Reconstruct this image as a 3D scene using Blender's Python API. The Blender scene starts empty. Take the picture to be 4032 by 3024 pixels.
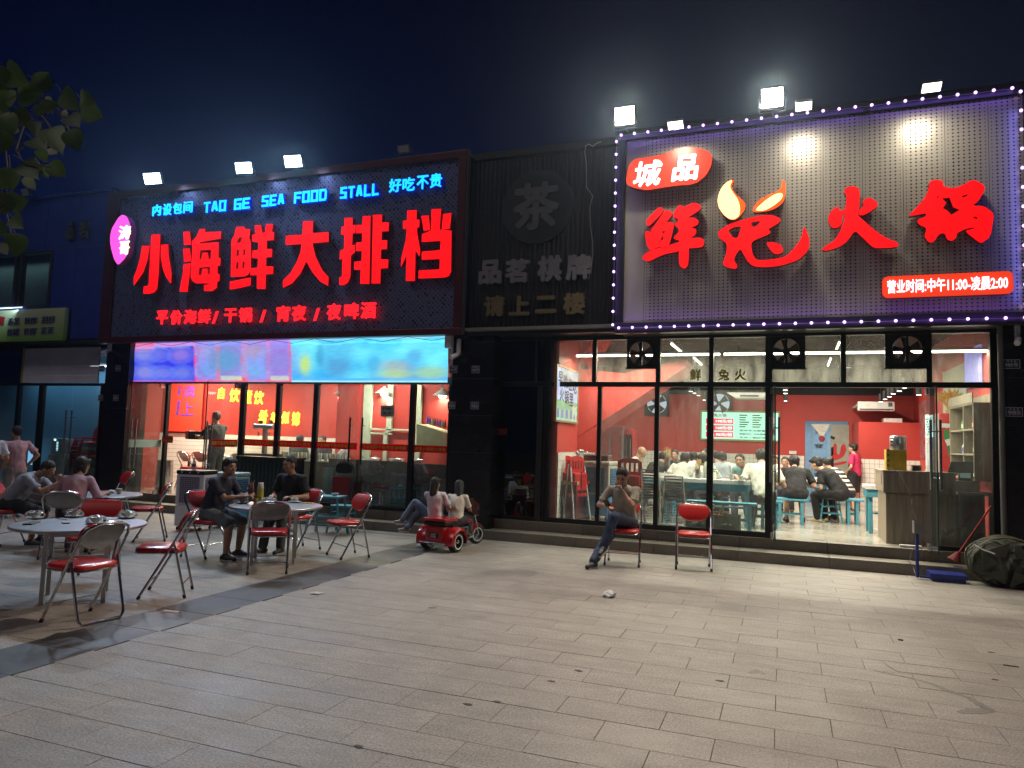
import bpy, math, random, colorsys
from math import sin, cos, radians, pi, sqrt, atan2
from mathutils import Vector as V, Matrix, noise
from mathutils.geometry import tessellate_polygon
random.seed(7)
S = bpy.context.scene
COL = S.collection

# ---------------------------------------------------------------- camera
FPX, YAW, PIT, ROL, CH = 2843.73, .3600457, .0765058, .0308180, 1.63
FW = V((-sin(YAW)*cos(PIT), cos(YAW)*cos(PIT), sin(PIT)))
_r = V((cos(YAW), sin(YAW), 0)); _u = _r.cross(FW)
RT = _r*cos(ROL) + _u*sin(ROL); UP = _u*cos(ROL) - _r*sin(ROL)
cd = bpy.data.cameras.new('camera'); cam = bpy.data.objects.new('camera', cd); COL.objects.link(cam)
cd.sensor_width = 36; cd.lens = 36*FPX/4032; cd.clip_start = .05; cd.clip_end = 600
M3 = Matrix((RT, UP, -FW)).transposed()
cam.matrix_world = Matrix.Translation((0, 0, CH)) @ M3.to_4x4()
S.camera = cam

# ---------------------------------------------------------------- world: night sky
w = bpy.data.worlds.new("World"); S.world = w; w.use_nodes = True
nt = w.node_tree; nt.nodes.clear()
def wn(t, **k):
    n = nt.nodes.new(t)
    for a, b in k.items(): setattr(n, a, b)
    return n
sky = wn('ShaderNodeTexSky', sky_type='NISHITA', sun_disc=False)
sky.sun_elevation = radians(-7); sky.sun_rotation = radians(200); sky.altitude = 0
hsv = wn('ShaderNodeHueSaturation'); hsv.inputs['Saturation'].default_value = 1.15; hsv.inputs['Value'].default_value = 1
tc = wn('ShaderNodeTexCoord'); nz = wn('ShaderNodeTexNoise'); nz.inputs['Scale'].default_value = 1.6; nz.inputs['Detail'].default_value = 3
sxz = wn('ShaderNodeSeparateXYZ'); az = wn('ShaderNodeMapRange', interpolation_type='SMOOTHSTEP'); el = wn('ShaderNodeMapRange', interpolation_type='SMOOTHSTEP')
az.inputs[1].default_value = -.62; az.inputs[2].default_value = .35; el.inputs[1].default_value = .62; el.inputs[2].default_value = .18
nm = wn('ShaderNodeMapRange'); nm.inputs[3].default_value = .55; nm.inputs[4].default_value = 1.35
m1 = wn('ShaderNodeMath', operation='MULTIPLY')
glow = wn('ShaderNodeMix', data_type='RGBA')
glow.inputs[6].default_value = (.0007, .0020, .0190, 1); glow.inputs[7].default_value = (.0085, .0115, .0215, 1)
top = wn('ShaderNodeMix', data_type='RGBA'); top.inputs[6].default_value = (.0004, .0007, .0065, 1)
bg1 = wn('ShaderNodeBackground'); bg1.inputs[1].default_value = .05
bg2 = wn('ShaderNodeBackground'); bg2.inputs[1].default_value = 1.0
ad = wn('ShaderNodeAddShader'); wo = wn('ShaderNodeOutputWorld')
L = nt.links.new
L(sky.outputs[0], hsv.inputs['Color']); L(hsv.outputs[0], bg1.inputs[0])
L(tc.outputs['Generated'], nz.inputs['Vector']); L(tc.outputs['Generated'], sxz.inputs[0]); L(sxz.outputs[0], az.inputs[0]); L(sxz.outputs[2], el.inputs[0])
L(az.outputs[0], glow.inputs[0]); L(nz.outputs[0], nm.inputs[0]); L(el.outputs[0], m1.inputs[0]); L(nm.outputs[0], m1.inputs[1])
L(m1.outputs[0], top.inputs[0]); L(glow.outputs[2], top.inputs[7])
L(top.outputs[2], bg2.inputs[0]); L(bg1.outputs[0], ad.inputs[0]); L(bg2.outputs[0], ad.inputs[1]); L(ad.outputs[0], wo.inputs[0])

# weak parallel fill from behind the camera, standing in for street light
sd = bpy.data.lights.new('street_fill', 'SUN'); sd.energy = .28; sd.angle = radians(25); sd.color = (1, .88, .84)
so = bpy.data.objects.new('street_fill', sd); COL.objects.link(so)
so.rotation_euler = (radians(42), 0, radians(-28))

S.view_settings.view_transform = 'Standard'; S.view_settings.look = 'None'
S.view_settings.exposure = .15; S.view_settings.gamma = 1; S.view_settings.use_curve_mapping = False
S.render.engine = 'CYCLES'
cy = S.cycles
cy.use_denoising = True; cy.max_bounces = 6; cy.diffuse_bounces = 3; cy.glossy_bounces = 3; cy.transmission_bounces = 4
cy.transparent_max_bounces = 16; cy.caustics_reflective = False; cy.caustics_refractive = False
cy.sample_clamp_indirect = 3; cy.use_light_tree = True

# ---------------------------------------------------------------- picture point -> place
C0 = V((0, 0, CH))
def ray(x, y): return FW + RT*((x-2016)/FPX) - UP*((y-1512)/FPX)
def F(x, y, Y):
    d = ray(x, y); return C0 + d*(Y/d.y)
def G(x, y, z=0.):
    d = ray(x, y); return C0 + d*((z-CH)/d.z)
def W(x, y, X):
    d = ray(x, y); return C0 + d*(X/d.x)

# ---------------------------------------------------------------- materials
MATS = {}
def _mat(name):
    m = bpy.data.materials.new(name); m.use_nodes = True; m.node_tree.nodes.clear(); MATS[name] = m
    return m, m.node_tree
def nn(t, typ, **k):
    n = t.nodes.new(typ)
    for a, b in k.items(): setattr(n, a, b)
    return n
def mat(name, col, rough=.6, metal=0., var=.12, scale=8., bump=0., bscale=60., spec=.5, coat=0., dirt=None, coords='Object', alpha=1.):
    """principled with some large and some fine variation of its own colour"""
    if name in MATS: return MATS[name]
    m, t = _mat(name)
    o = nn(t, 'ShaderNodeOutputMaterial'); b = nn(t, 'ShaderNodeBsdfPrincipled')
    b.inputs['Roughness'].default_value = rough; b.inputs['Metallic'].default_value = metal
    b.inputs['Specular IOR Level'].default_value = spec; b.inputs['Coat Weight'].default_value = coat
    b.inputs['Alpha'].default_value = alpha
    tc = nn(t, 'ShaderNodeTexCoord')
    src = tc.outputs[coords]
    n1 = nn(t, 'ShaderNodeTexNoise'); n1.inputs['Scale'].default_value = scale; n1.inputs['Detail'].default_value = 5; n1.inputs['Roughness'].default_value = .65
    t.links.new(src, n1.inputs['Vector'])
    rm = nn(t, 'ShaderNodeMapRange'); rm.inputs[1].default_value = .3; rm.inputs[2].default_value = .7
    t.links.new(n1.outputs[0], rm.inputs[0])
    mx = nn(t, 'ShaderNodeMix', data_type='RGBA')
    c = V(col[:3]); d = V(dirt) if dirt else c*(1-var*1.6)
    mx.inputs[6].default_value = (*d, 1); mx.inputs[7].default_value = (*(c*(1+var*.6)), 1)
    t.links.new(rm.outputs[0], mx.inputs[0]); t.links.new(mx.outputs[2], b.inputs['Base Color'])
    rr = nn(t, 'ShaderNodeMapRange'); rr.inputs[3].default_value = min(1, rough*1.15); rr.inputs[4].default_value = rough*.85
    t.links.new(n1.outputs[0], rr.inputs[0]); t.links.new(rr.outputs[0], b.inputs['Roughness'])
    if bump:
        n2 = nn(t, 'ShaderNodeTexNoise'); n2.inputs['Scale'].default_value = bscale; n2.inputs['Detail'].default_value = 4
        t.links.new(src, n2.inputs['Vector'])
        bp = nn(t, 'ShaderNodeBump'); bp.inputs['Strength'].default_value = bump; bp.inputs['Distance'].default_value = .01
        t.links.new(n2.outputs[0], bp.inputs['Height']); t.links.new(bp.outputs[0], b.inputs['Normal'])
    t.links.new(b.outputs[0], o.inputs[0])
    return m
def emit(name, col, st, sample=True, base=None):
    if name in MATS: return MATS[name]
    m, t = _mat(name)
    o = nn(t, 'ShaderNodeOutputMaterial'); b = nn(t, 'ShaderNodeBsdfPrincipled')
    b.inputs['Base Color'].default_value = (*(base or col), 1); b.inputs['Roughness'].default_value = .35
    b.inputs['Emission Color'].default_value = (*col, 1); b.inputs['Emission Strength'].default_value = st
    t.links.new(b.outputs[0], o.inputs[0])
    if not sample: m.cycles.emission_sampling = 'NONE'
    return m
def glass(name, tint=(.9, .95, .94), dirt=.05, refl=1.0):
    """flat pane: see-through, reflects more at grazing angles, a little grime"""
    m, t = _mat(name)
    o = nn(t, 'ShaderNodeOutputMaterial'); tr = nn(t, 'ShaderNodeBsdfTransparent'); gl = nn(t, 'ShaderNodeBsdfGlossy')
    tr.inputs[0].default_value = (*tint, 1); gl.inputs['Roughness'].default_value = .015
    gl.inputs[0].default_value = (.9, .95, 1, 1)
    fr = nn(t, 'ShaderNodeFresnel'); gb = nn(t, 'ShaderNodeNewGeometry'); ma = nn(t, 'ShaderNodeMath', operation='MULTIPLY_ADD'); ma.inputs[1].default_value = -.8333; ma.inputs[2].default_value = 1.5
    t.links.new(gb.outputs['Backfacing'], ma.inputs[0]); t.links.new(ma.outputs[0], fr.inputs[0])
    mu = nn(t, 'ShaderNodeMath', operation='MULTIPLY'); mu.inputs[1].default_value = 1.7*refl
    t.links.new(fr.outputs[0], mu.inputs[0])
    mx = nn(t, 'ShaderNodeMixShader'); t.links.new(mu.outputs[0], mx.inputs[0]); t.links.new(tr.outputs[0], mx.inputs[1]); t.links.new(gl.outputs[0], mx.inputs[2])
    df = nn(t, 'ShaderNodeBsdfDiffuse'); df.inputs[0].default_value = (.45, .45, .42, 1)
    tl = nn(t, 'ShaderNodeBsdfTranslucent'); tl.inputs[0].default_value = (.55, .55, .5, 1)
    ads = nn(t, 'ShaderNodeMixShader'); ads.inputs[0].default_value = .6
    t.links.new(df.outputs[0], ads.inputs[1]); t.links.new(tl.outputs[0], ads.inputs[2])
    tc = nn(t, 'ShaderNodeTexCoord'); mpn = nn(t, 'ShaderNodeMapping'); mpn.inputs['Scale'].default_value = (3, 3, .8)
    nz = nn(t, 'ShaderNodeTexNoise'); nz.inputs['Scale'].default_value = 2.2; nz.inputs['Detail'].default_value = 8; nz.inputs['Roughness'].default_value = .7
    t.links.new(tc.outputs['Object'], mpn.inputs[0]); t.links.new(mpn.outputs[0], nz.inputs['Vector'])
    mr = nn(t, 'ShaderNodeMapRange'); mr.inputs[1].default_value = .35; mr.inputs[2].default_value = .8; mr.inputs[3].default_value = dirt*.3; mr.inputs[4].default_value = dirt*2.2
    t.links.new(nz.outputs[0], mr.inputs[0])
    mx2 = nn(t, 'ShaderNodeMixShader'); t.links.new(mr.outputs[0], mx2.inputs[0]); t.links.new(mx.outputs[0], mx2.inputs[1]); t.links.new(ads.outputs[0], mx2.inputs[2])
    t.links.new(mx2.outputs[0], o.inputs[0])
    return m

def film(name, col):
    """thin printed film: shows its colour by the light in front and by the light behind"""
    if name in MATS: return MATS[name]
    m, t = _mat(name); o = nn(t, 'ShaderNodeOutputMaterial'); d = nn(t, 'ShaderNodeBsdfDiffuse'); l = nn(t, 'ShaderNodeBsdfTranslucent'); a = nn(t, 'ShaderNodeMixShader')
    d.inputs[0].default_value = l.inputs[0].default_value = (*col, 1); a.inputs[0].default_value = .55
    t.links.new(d.outputs[0], a.inputs[1]); t.links.new(l.outputs[0], a.inputs[2]); t.links.new(a.outputs[0], o.inputs[0]); return m
# ---------------------------------------------------------------- mesh builder
class MB:
    def __init__(s): s.v = []; s.f = []; s.c = None
    def add(s, vs, fs):
        k = len(s.v); s.v += [tuple(p) for p in vs]; s.f += [tuple(i+k for i in f) for f in fs]; return s
    def box(s, x0, y0, z0, x1, y1, z1, T=None):
        x0, x1 = min(x0, x1), max(x0, x1); y0, y1 = min(y0, y1), max(y0, y1); z0, z1 = min(z0, z1), max(z0, z1)
        vs = [V((x, y, z)) for z in (z0, z1) for x, y in ((x0, y0), (x1, y0), (x1, y1), (x0, y1))]
        if T: vs = [T @ p for p in vs]
        return s.add(vs, [(3, 2, 1, 0), (4, 5, 6, 7), (0, 1, 5, 4), (1, 2, 6, 5), (2, 3, 7, 6), (3, 0, 4, 7)])
    def bbox(s, x0, y0, z0, x1, y1, z1, b=.01, T=None):
        """box with bevelled edges (chamfered by hand)"""
        import bmesh
        bm = bmesh.new(); bmesh.ops.create_cube(bm, size=1)
        for v_ in bm.verts: v_.co = V((v_.co.x*(abs(x1-x0)), v_.co.y*(abs(y1-y0)), v_.co.z*(abs(z1-z0))))
        bmesh.ops.bevel(bm, geom=bm.edges[:], offset=b, segments=2, profile=.6, affect='EDGES')
        c = V(((x0+x1)/2, (y0+y1)/2, (z0+z1)/2))
        bm.verts.ensure_lookup_table()
        vs = [v_.co + c for v_ in bm.verts]
        if T: vs = [T @ p for p in vs]
        fs = [tuple(v_.index for v_ in f_.verts) for f_ in bm.faces]; bm.free()
        return s.add(vs, fs)
    def cyl(s, p, q, r, r1=None, n=12, caps=True):
        p = V(p); q = V(q); r1 = r if r1 is None else r1; d = (q-p).normalized()
        a = d.orthogonal().normalized(); b = d.cross(a)
        vs = [c + (a*cos(2*pi*i/n) + b*sin(2*pi*i/n))*rr for c, rr in ((p, r), (q, r1)) for i in range(n)]
        fs = [(i, (i+1) % n, n+(i+1) % n, n+i) for i in range(n)]
        if caps: fs += [tuple(range(n-1, -1, -1)), tuple(range(n, 2*n))]
        return s.add(vs, fs)
    def tube(s, pts, r, n=8, closed=False):
        pts = [V(p) for p in pts]; m = len(pts); vs = []; a = None
        for i in range(m):
            if closed: d = (pts[(i+1) % m]-pts[i-1])
            else: d = pts[min(i+1, m-1)]-pts[max(i-1, 0)]
            d.normalize()
            if a is None: a = d.orthogonal().normalized()
            a = (a - d*a.dot(d)).normalized(); b = d.cross(a)
            rr = r[i] if isinstance(r, (list, tuple)) else r
            vs += [pts[i] + (a*cos(2*pi*j/n)+b*sin(2*pi*j/n))*rr for j in range(n)]
        fs = []
        for i in range(m if closed else m-1):
            k = (i+1) % m
            fs += [(i*n+j, i*n+(j+1) % n, k*n+(j+1) % n, k*n+j) for j in range(n)]
        if not closed: fs += [tuple(range(n-1, -1, -1)), tuple(range((m-1)*n, m*n))]
        return s.add(vs, fs)
    def sph(s, c, r, n=12, m=8, R=None):
        c = V(c); r = (r, r, r) if not isinstance(r, (tuple, list)) else r
        vs = [V((0, 0, 1))] + [V((sin(pi*i/m)*cos(2*pi*j/n), sin(pi*i/m)*sin(2*pi*j/n), cos(pi*i/m))) for i in range(1, m) for j in range(n)] + [V((0, 0, -1))]
        vs = [V((p.x*r[0], p.y*r[1], p.z*r[2])) for p in vs]
        if R: vs = [R @ p for p in vs]
        vs = [p+c for p in vs]
        fs = [(0, 1+j, 1+(j+1) % n) for j in range(n)]
        for i in range(m-2):
            fs += [(1+i*n+j, 1+(i+1)*n+j, 1+(i+1)*n+(j+1) % n, 1+i*n+(j+1) % n) for j in range(n)]
        k = 1+(m-2)*n; fs += [(k+j, len(vs)-1, k+(j+1) % n) for j in range(n)]
        return s.add(vs, fs)
    def lathe(s, c, prof, n=20, R=None):
        c = V(c); vs = []; m = len(prof)
        for r, z in prof: vs += [V((r*cos(2*pi*j/n), r*sin(2*pi*j/n), z)) for j in range(n)]
        if R: vs = [R @ p for p in vs]
        vs = [p+c for p in vs]
        fs = [(i*n+j, i*n+(j+1) % n, (i+1)*n+(j+1) % n, (i+1)*n+j) for i in range(m-1) for j in range(n)]
        fs += [tuple(range(n-1, -1, -1)), tuple(range((m-1)*n, m*n))]
        return s.add(vs, fs)
    def prism(s, loops, T, depth):
        """outline with holes in 2D, T(u,v,w)->3D, front at w=0 and back at w=depth"""
        if not isinstance(loops[0][0], (tuple, list)): loops = [loops]
        flat = [p for lp in loops for p in lp]; n = len(flat)
        tri = tessellate_polygon([[V((p[0], p[1], 0)) for p in lp] for lp in loops])
        vs = [T(p[0], p[1], 0) for p in flat] + [T(p[0], p[1], depth) for p in flat]
        fs = [tuple(t) for t in tri] + [tuple(n+i for i in reversed(t)) for t in tri]
        k = 0
        for lp in loops:
            m = len(lp); fs += [(k+i, k+(i+1) % m, n+k+(i+1) % m, n+k+i) for i in range(m)]; k += m
        return s.add(vs, fs)
    def quad(s, a, b, c, d): return s.add([a, b, c, d], [(0, 1, 2, 3)])
    def mesh(s, name, fix=True):
        me = bpy.data.meshes.new(name); me.from_pydata(s.v, [], s.f); me.update()
        if fix:
            import bmesh
            bm = bmesh.new(); bm.from_mesh(me); bmesh.ops.recalc_face_normals(bm, faces=bm.faces); bm.to_mesh(me); bm.free()
        return me
    def build(s, name, m, parent=None, smooth=False, local=False, fix=True):
        me = s.mesh(name, fix); return obj(name, me, m, parent, smooth, local)
def off(o):
    """world position of an unrotated parent chain"""
    p = V((0, 0, 0))
    while o is not None: p += o.location; o = o.parent
    return p
def obj(name, me, m, parent=None, smooth=False, local=False):
    if m is not None and not me.materials: me.materials.append(m)
    if smooth:
        me.polygons.foreach_set('use_smooth', [True]*len(me.polygons))
        try: me.set_sharp_from_angle(angle=radians(40))
        except Exception: pass
    o = bpy.data.objects.new(name, me); COL.objects.link(o)
    if parent is not None:
        o.parent = parent
        if not local: o.location = -off(parent)
    return o
def tag(o, label=None, cat=None, group=None, kind=None):
    if label: o['label'] = label
    if cat: o['category'] = cat
    if group: o['group'] = group
    if kind: o['kind'] = kind
    return o
def thing(name, label, cat, loc=(0, 0, 0), rz=0., group=None):
    o = bpy.data.objects.new(name, None); COL.objects.link(o); o.location = loc; o.rotation_euler = (0, 0, rz)
    o.empty_display_size = .1
    return tag(o, label, cat, group)
def dup(o, parent=None):
    c = o.copy(); COL.objects.link(c)
    if parent is not None: c.parent = parent
    for ch in [x for x in bpy.data.objects if x.parent == o]: dup(ch, c)
    return c
KIDS = {}
def copy_tree(root, loc, rz, label=None, group=None):
    def kids(o):
        if o.name not in KIDS: KIDS[o.name] = [x for x in bpy.data.objects if x.parent == o]
        return KIDS[o.name]
    def rec(o, par):
        c = o.copy(); COL.objects.link(c); c.parent = par
        for ch in kids(o): rec(ch, c)
        return c
    r = rec(root, None); r.location = loc; r.rotation_euler = (0, 0, rz)
    if label: r['label'] = label
    if group: r['group'] = group
    return r

# a bench scene, only used to turn text and modifiers into plain meshes
_TS = bpy.data.scenes.new('bench')
def to_mesh(o):
    _TS.collection.objects.link(o)
    with bpy.context.temp_override(scene=_TS, view_layer=_TS.view_layers[0]):
        dg = bpy.context.evaluated_depsgraph_get(); me = bpy.data.meshes.new_from_object(o.evaluated_get(dg))
    _TS.collection.objects.unlink(o); return me
# ---------------------------------------------------------------- lettering
_fc = {}
def glyph(s, bold=.0, ext=.02, res=3):
    """string -> mesh data normalised to the unit box (x,z), depth in y 0..1"""
    key = (s, res)
    if key not in _fc:
        cu = bpy.data.curves.new('t', 'FONT'); cu.body = s; cu.size = 1; cu.extrude = .05; cu.resolution_u = res
        cu.fill_mode = 'BOTH'
        o = bpy.data.objects.new('t', cu); me = to_mesh(o)
        vs = [v.co.copy() for v in me.vertices]; fs = [tuple(p.vertices) for p in me.polygons]
        bpy.data.objects.remove(o); bpy.data.curves.remove(cu); bpy.data.meshes.remove(me)
        if not vs: vs = [V((0, 0, 0)), V((1, 0, 0)), V((0, 1, 0))]; fs = [(0, 1, 2)]
        x0 = min(p.x for p in vs); x1 = max(p.x for p in vs); y0 = min(p.y for p in vs); y1 = max(p.y for p in vs)
        vs = [V(((p.x-x0)/(x1-x0+1e-9), (p.y-y0)/(y1-y0+1e-9), 0. if p.z > 0 else 1.)) for p in vs]
        _fc[key] = (vs, fs, x1-x0, y1-y0)
    return _fc[key]
def lettering(name, s, m, parent, T, bold=.0, depth=.02, fix=False, res=2):
    """T(u,v,w): u,v in 0..1 over the string's box, w metres backwards"""
    vs, fs, ex, ey = glyph(s, res=res)
    b = MB(); bu, bv = bold*1.1/ex, bold*1.1/ey; ku, kv = 1/(1+2*bu), 1/(1+2*bv)
    # heavier weight: the outline is laid down again a little to each side
    for k, (du, dv) in enumerate(((0, 0),) if not bold else ((0, 0), (1, .1), (-1, -.1), (.1, 1), (-.1, -1), (.7, .7), (-.7, -.7), (.7, -.7), (-.7, .7))):
        b.add([T((p.x+du*bu+bu)*ku, (p.y+dv*bv+bv)*kv, p.z*depth-k*.00035) for p in vs], fs)
    return b.build(name, m, parent, fix=fix)
ORD = ('first', 'second', 'third', 'fourth', 'fifth', 'sixth', 'seventh', 'eighth', 'ninth', 'tenth', 'eleventh', 'twelfth')
def facade_T(x0, z0, x1, z1, Y):
    return lambda u, v, w: V((x0+(x1-x0)*u, Y+w, z0+(z1-z0)*v))
def pxbox(x0, y0, x1, y1, Y, slope=0.):
    """picture box on facade plane; y0 top, y1 bottom taken at the box centre"""
    xm = (x0+x1)/2; a = F(xm, y0, Y); b = F(xm, y1, Y)
    return F(x0, (y0+y1)/2, Y).x, b.z, F(x1, (y0+y1)/2, Y).x, a.z
# ================================================================ setting
def granite(name, c1, c2, rough=.55):
    m, t = _mat(name)
    o = nn(t, 'ShaderNodeOutputMaterial'); b = nn(t, 'ShaderNodeBsdfPrincipled')
    ge = nn(t, 'ShaderNodeNewGeometry'); oi = nn(t, 'ShaderNodeObjectInfo')
    ad = nn(t, 'ShaderNodeMath', operation='ADD'); t.links.new(ge.outputs['Random Per Island'], ad.inputs[0]); t.links.new(oi.outputs['Random'], ad.inputs[1])
    fr = nn(t, 'ShaderNodeMath', operation='FRACT'); t.links.new(ad.outputs[0], fr.inputs[0])
    def noise_(scale, detail, rough_, a, b_, stretch=None):
        n = nn(t, 'ShaderNodeTexNoise'); n.inputs['Scale'].default_value = scale; n.inputs['Detail'].default_value = detail; n.inputs['Roughness'].default_value = rough_
        if stretch:
            mpp = nn(t, 'ShaderNodeMapping'); mpp.inputs['Scale'].default_value = stretch; t.links.new(ge.outputs['Position'], mpp.inputs[0]); t.links.new(mpp.outputs[0], n.inputs['Vector'])
        else: t.links.new(ge.outputs['Position'], n.inputs['Vector'])
        r = nn(t, 'ShaderNodeMapRange'); r.inputs[1].default_value = a; r.inputs[2].default_value = b_; t.links.new(n.outputs[0], r.inputs[0])
        return r.outputs[0], n
    speck, sn = noise_(75, 4, .75, .36, .64)
    big, _ = noise_(1.1, 6, .62, .3, .72)
    streak, _ = noise_(3.2, 6, .7, .38, .75, (1, 2.6, 1))
    m1 = nn(t, 'ShaderNodeMix', data_type='RGBA'); m1.inputs[6].default_value = (*c1, 1); m1.inputs[7].default_value = (*c2, 1); t.links.new(speck, m1.inputs[0])
    def mulby(prev, fac, lo, hi):
        r = nn(t, 'ShaderNodeMapRange'); r.inputs[3].default_value = lo; r.inputs[4].default_value = hi; t.links.new(fac, r.inputs[0])
        x = nn(t, 'ShaderNodeVectorMath', operation='SCALE'); t.links.new(prev, x.inputs[0]); t.links.new(r.outputs[0], x.inputs['Scale']); return x.outputs[0]
    c = mulby(m1.outputs[2], fr.outputs[0], .93, 1.05)
    c = mulby(c, big, .74, 1.14); c = mulby(c, streak, .80, 1.12)
    # gum spots and small drips
    vo = nn(t, 'ShaderNodeTexVoronoi'); vo.inputs['Scale'].default_value = 1.9; t.links.new(ge.outputs['Position'], vo.inputs['Vector'])
    sz = nn(t, 'ShaderNodeSeparateColor'); t.links.new(vo.outputs['Color'], sz.inputs[0])
    thr = nn(t, 'ShaderNodeMapRange'); thr.inputs[1].default_value = .45; thr.inputs[2].default_value = 1; thr.inputs[3].default_value = .0; thr.inputs[4].default_value = .045; t.links.new(sz.outputs[0], thr.inputs[0])
    lt = nn(t, 'ShaderNodeMath', operation='LESS_THAN'); t.links.new(vo.outputs['Distance'], lt.inputs[0]); t.links.new(thr.outputs[0], lt.inputs[1])
    c = mulby(c, lt.outputs[0], 1, .42)
    t.links.new(c, b.inputs['Base Color'])
    rr = nn(t, 'ShaderNodeMapRange'); rr.inputs[3].default_value = rough*.7; rr.inputs[4].default_value = min(1, rough*1.3); t.links.new(big, rr.inputs[0]); t.links.new(rr.outputs[0], b.inputs['Roughness'])
    bp = nn(t, 'ShaderNodeBump'); bp.inputs['Strength'].default_value = .35; bp.inputs['Distance'].default_value = .004
    t.links.new(sn.outputs[0], bp.inputs['Height']); t.links.new(bp.outputs[0], b.inputs['Normal'])
    t.links.new(b.outputs[0], o.inputs[0]); return m
M_paver = granite('paver_granite', (.165, .148, .132), (.43, .39, .355), .62)
M_dark = granite('dark_granite', (.036, .035, .037), (.092, .089, .090), .5)
M_step = granite('step_granite', (.13, .115, .092), (.24, .215, .18), .6)
M_joint = mat('joint_dirt', (.075, .066, .058), .95)
M_black = mat('black_metal', (.012, .012, .013), .38, var=.3, spec=.4)
M_stone = mat('black_stone', (.016, .014, .017), .22, var=.35, scale=2.5, bump=.02)

ground = MB().box(-90, -60, -1, 60, 40, -.022).build('ground', M_joint); tag(ground, kind='structure', label='joint bed and earth under the paved square')
# pavers: 0.62 x 0.3046 in running bond, right of the dark strip; same stone left of it
XS0, XS1 = -5.312, -4.714
R0, RH, TW = 4.924, .3046, .6205
def tile_box(x0, y0, x1, y1):
    return x0+.0010, y0+.0010, x1-.0010, y1-.0010
tiles = []
row = -26
while True:
    y0 = R0+row*RH; y1 = y0+RH
    if y0 > 10.97: break
    y1 = min(y1, 10.968)
    ph = -.04 + (row % 2)*.31
    k = -32
    while ph+k*TW < 9:
        x0 = ph+k*TW; x1 = x0+TW; k += 1
        if x1 < -21: continue
        for a, b_ in ((max(x0, -21), min(x1, XS0)), (max(x0, XS1), min(x1, 9))):
            if b_-a > .03: tiles.append((a, y0, b_, y1, 0))
    row += 1
y = -3.2; 
while y < 10.9:
    tiles.append((XS0, y, XS1, min(y+.6, 10.968), 1)); y += .6
def seen(x, y, z=0):
    q = V((x, y, z))-C0; w_ = q.dot(FW)
    if w_ < .3: return 0
    px = 2016+FPX*q.dot(RT)/w_; py = 1512-FPX*q.dot(UP)/w_
    return 1/w_**2 if -60 < px < 4092 and py < 3080 else 0
tiles.sort(key=lambda t_: -seen((t_[0]+t_[2])/2, (t_[1]+t_[3])/2)*(t_[2]-t_[0]))
paving = MB().box(-21, -3.3, -.022, 9, 10.968, -.020).build('pavement', M_joint); tag(paving, 'grey granite paving in running bond across the square', kind='structure')
rest = {0: MB(), 1: MB()}; meshes = {}
rn = random.Random(3)
for i, (a, b_, c, d, dark) in enumerate(tiles):
    X0, Y0, X1, Y1 = tile_box(a, b_, c, d); dz = rn.uniform(-.0014, .0006)
    if i < 298:
        key = (round(X1-X0, 3), round(Y1-Y0, 3), dark)
        if key not in meshes:
            w2, h2 = (X1-X0)/2, (Y1-Y0)/2; e = .0025
            mb = MB(); vs = [V((sx*w2, sy*h2, z)) for z in (-.02, -.002) for sx, sy in ((-1, -1), (1, -1), (1, 1), (-1, 1))] + [V((sx*(w2-e), sy*(h2-e), 0)) for sx, sy in ((-1, -1), (1, -1), (1, 1), (-1, 1))]
            fs = [(3, 2, 1, 0), (8, 9, 10, 11)] + [(k, (k+1) % 4, 4+(k+1) % 4, 4+k) for k in range(4)] + [(4+k, 4+(k+1) % 4, 8+(k+1) % 4, 8+k) for k in range(4)]
            mb.add(vs, fs); me = mb.mesh('paving_stone'); me.materials.append(M_dark if dark else M_paver); meshes[key] = me
        o = bpy.data.objects.new('paving_stone', meshes[key]); COL.objects.link(o); o.parent = paving
        o.location = ((X0+X1)/2, (Y0+Y1)/2, dz); o.rotation_euler = (rn.uniform(-.0012, .0012), rn.uniform(-.0010, .0010), rn.uniform(-.0008, .0008))
    else: rest[dark].box(X0, Y0, -.02, X1, Y1, dz)
tag(rest[0].build('far_paving_stones', M_paver, paving), kind='stuff')
if rest[1].v: tag(rest[1].build('far_dark_stones', M_dark, paving), kind='stuff')

# steps up to the shops
FL = .30
steps = MB().box(-21, 10.98, -.02, 9, 20, .12).box(-21, 11.36, .12, 9, 20, .27).build('steps', M_joint); tag(steps, 'two granite steps running along all the shop fronts', kind='structure')
x = -21.
while x < 9:
    x1 = min(x+1.2, 9); g = .0025
    for (ya, yb, z0, z1) in ((10.97, 11.35, 0, .148), (11.35, 11.50, .148, FL)):
        MB().bbox(x+g, ya, z0+.001, x1-g, yb+.004, z1, .006).build('step_slab', M_step, steps)
    x = x1

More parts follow.
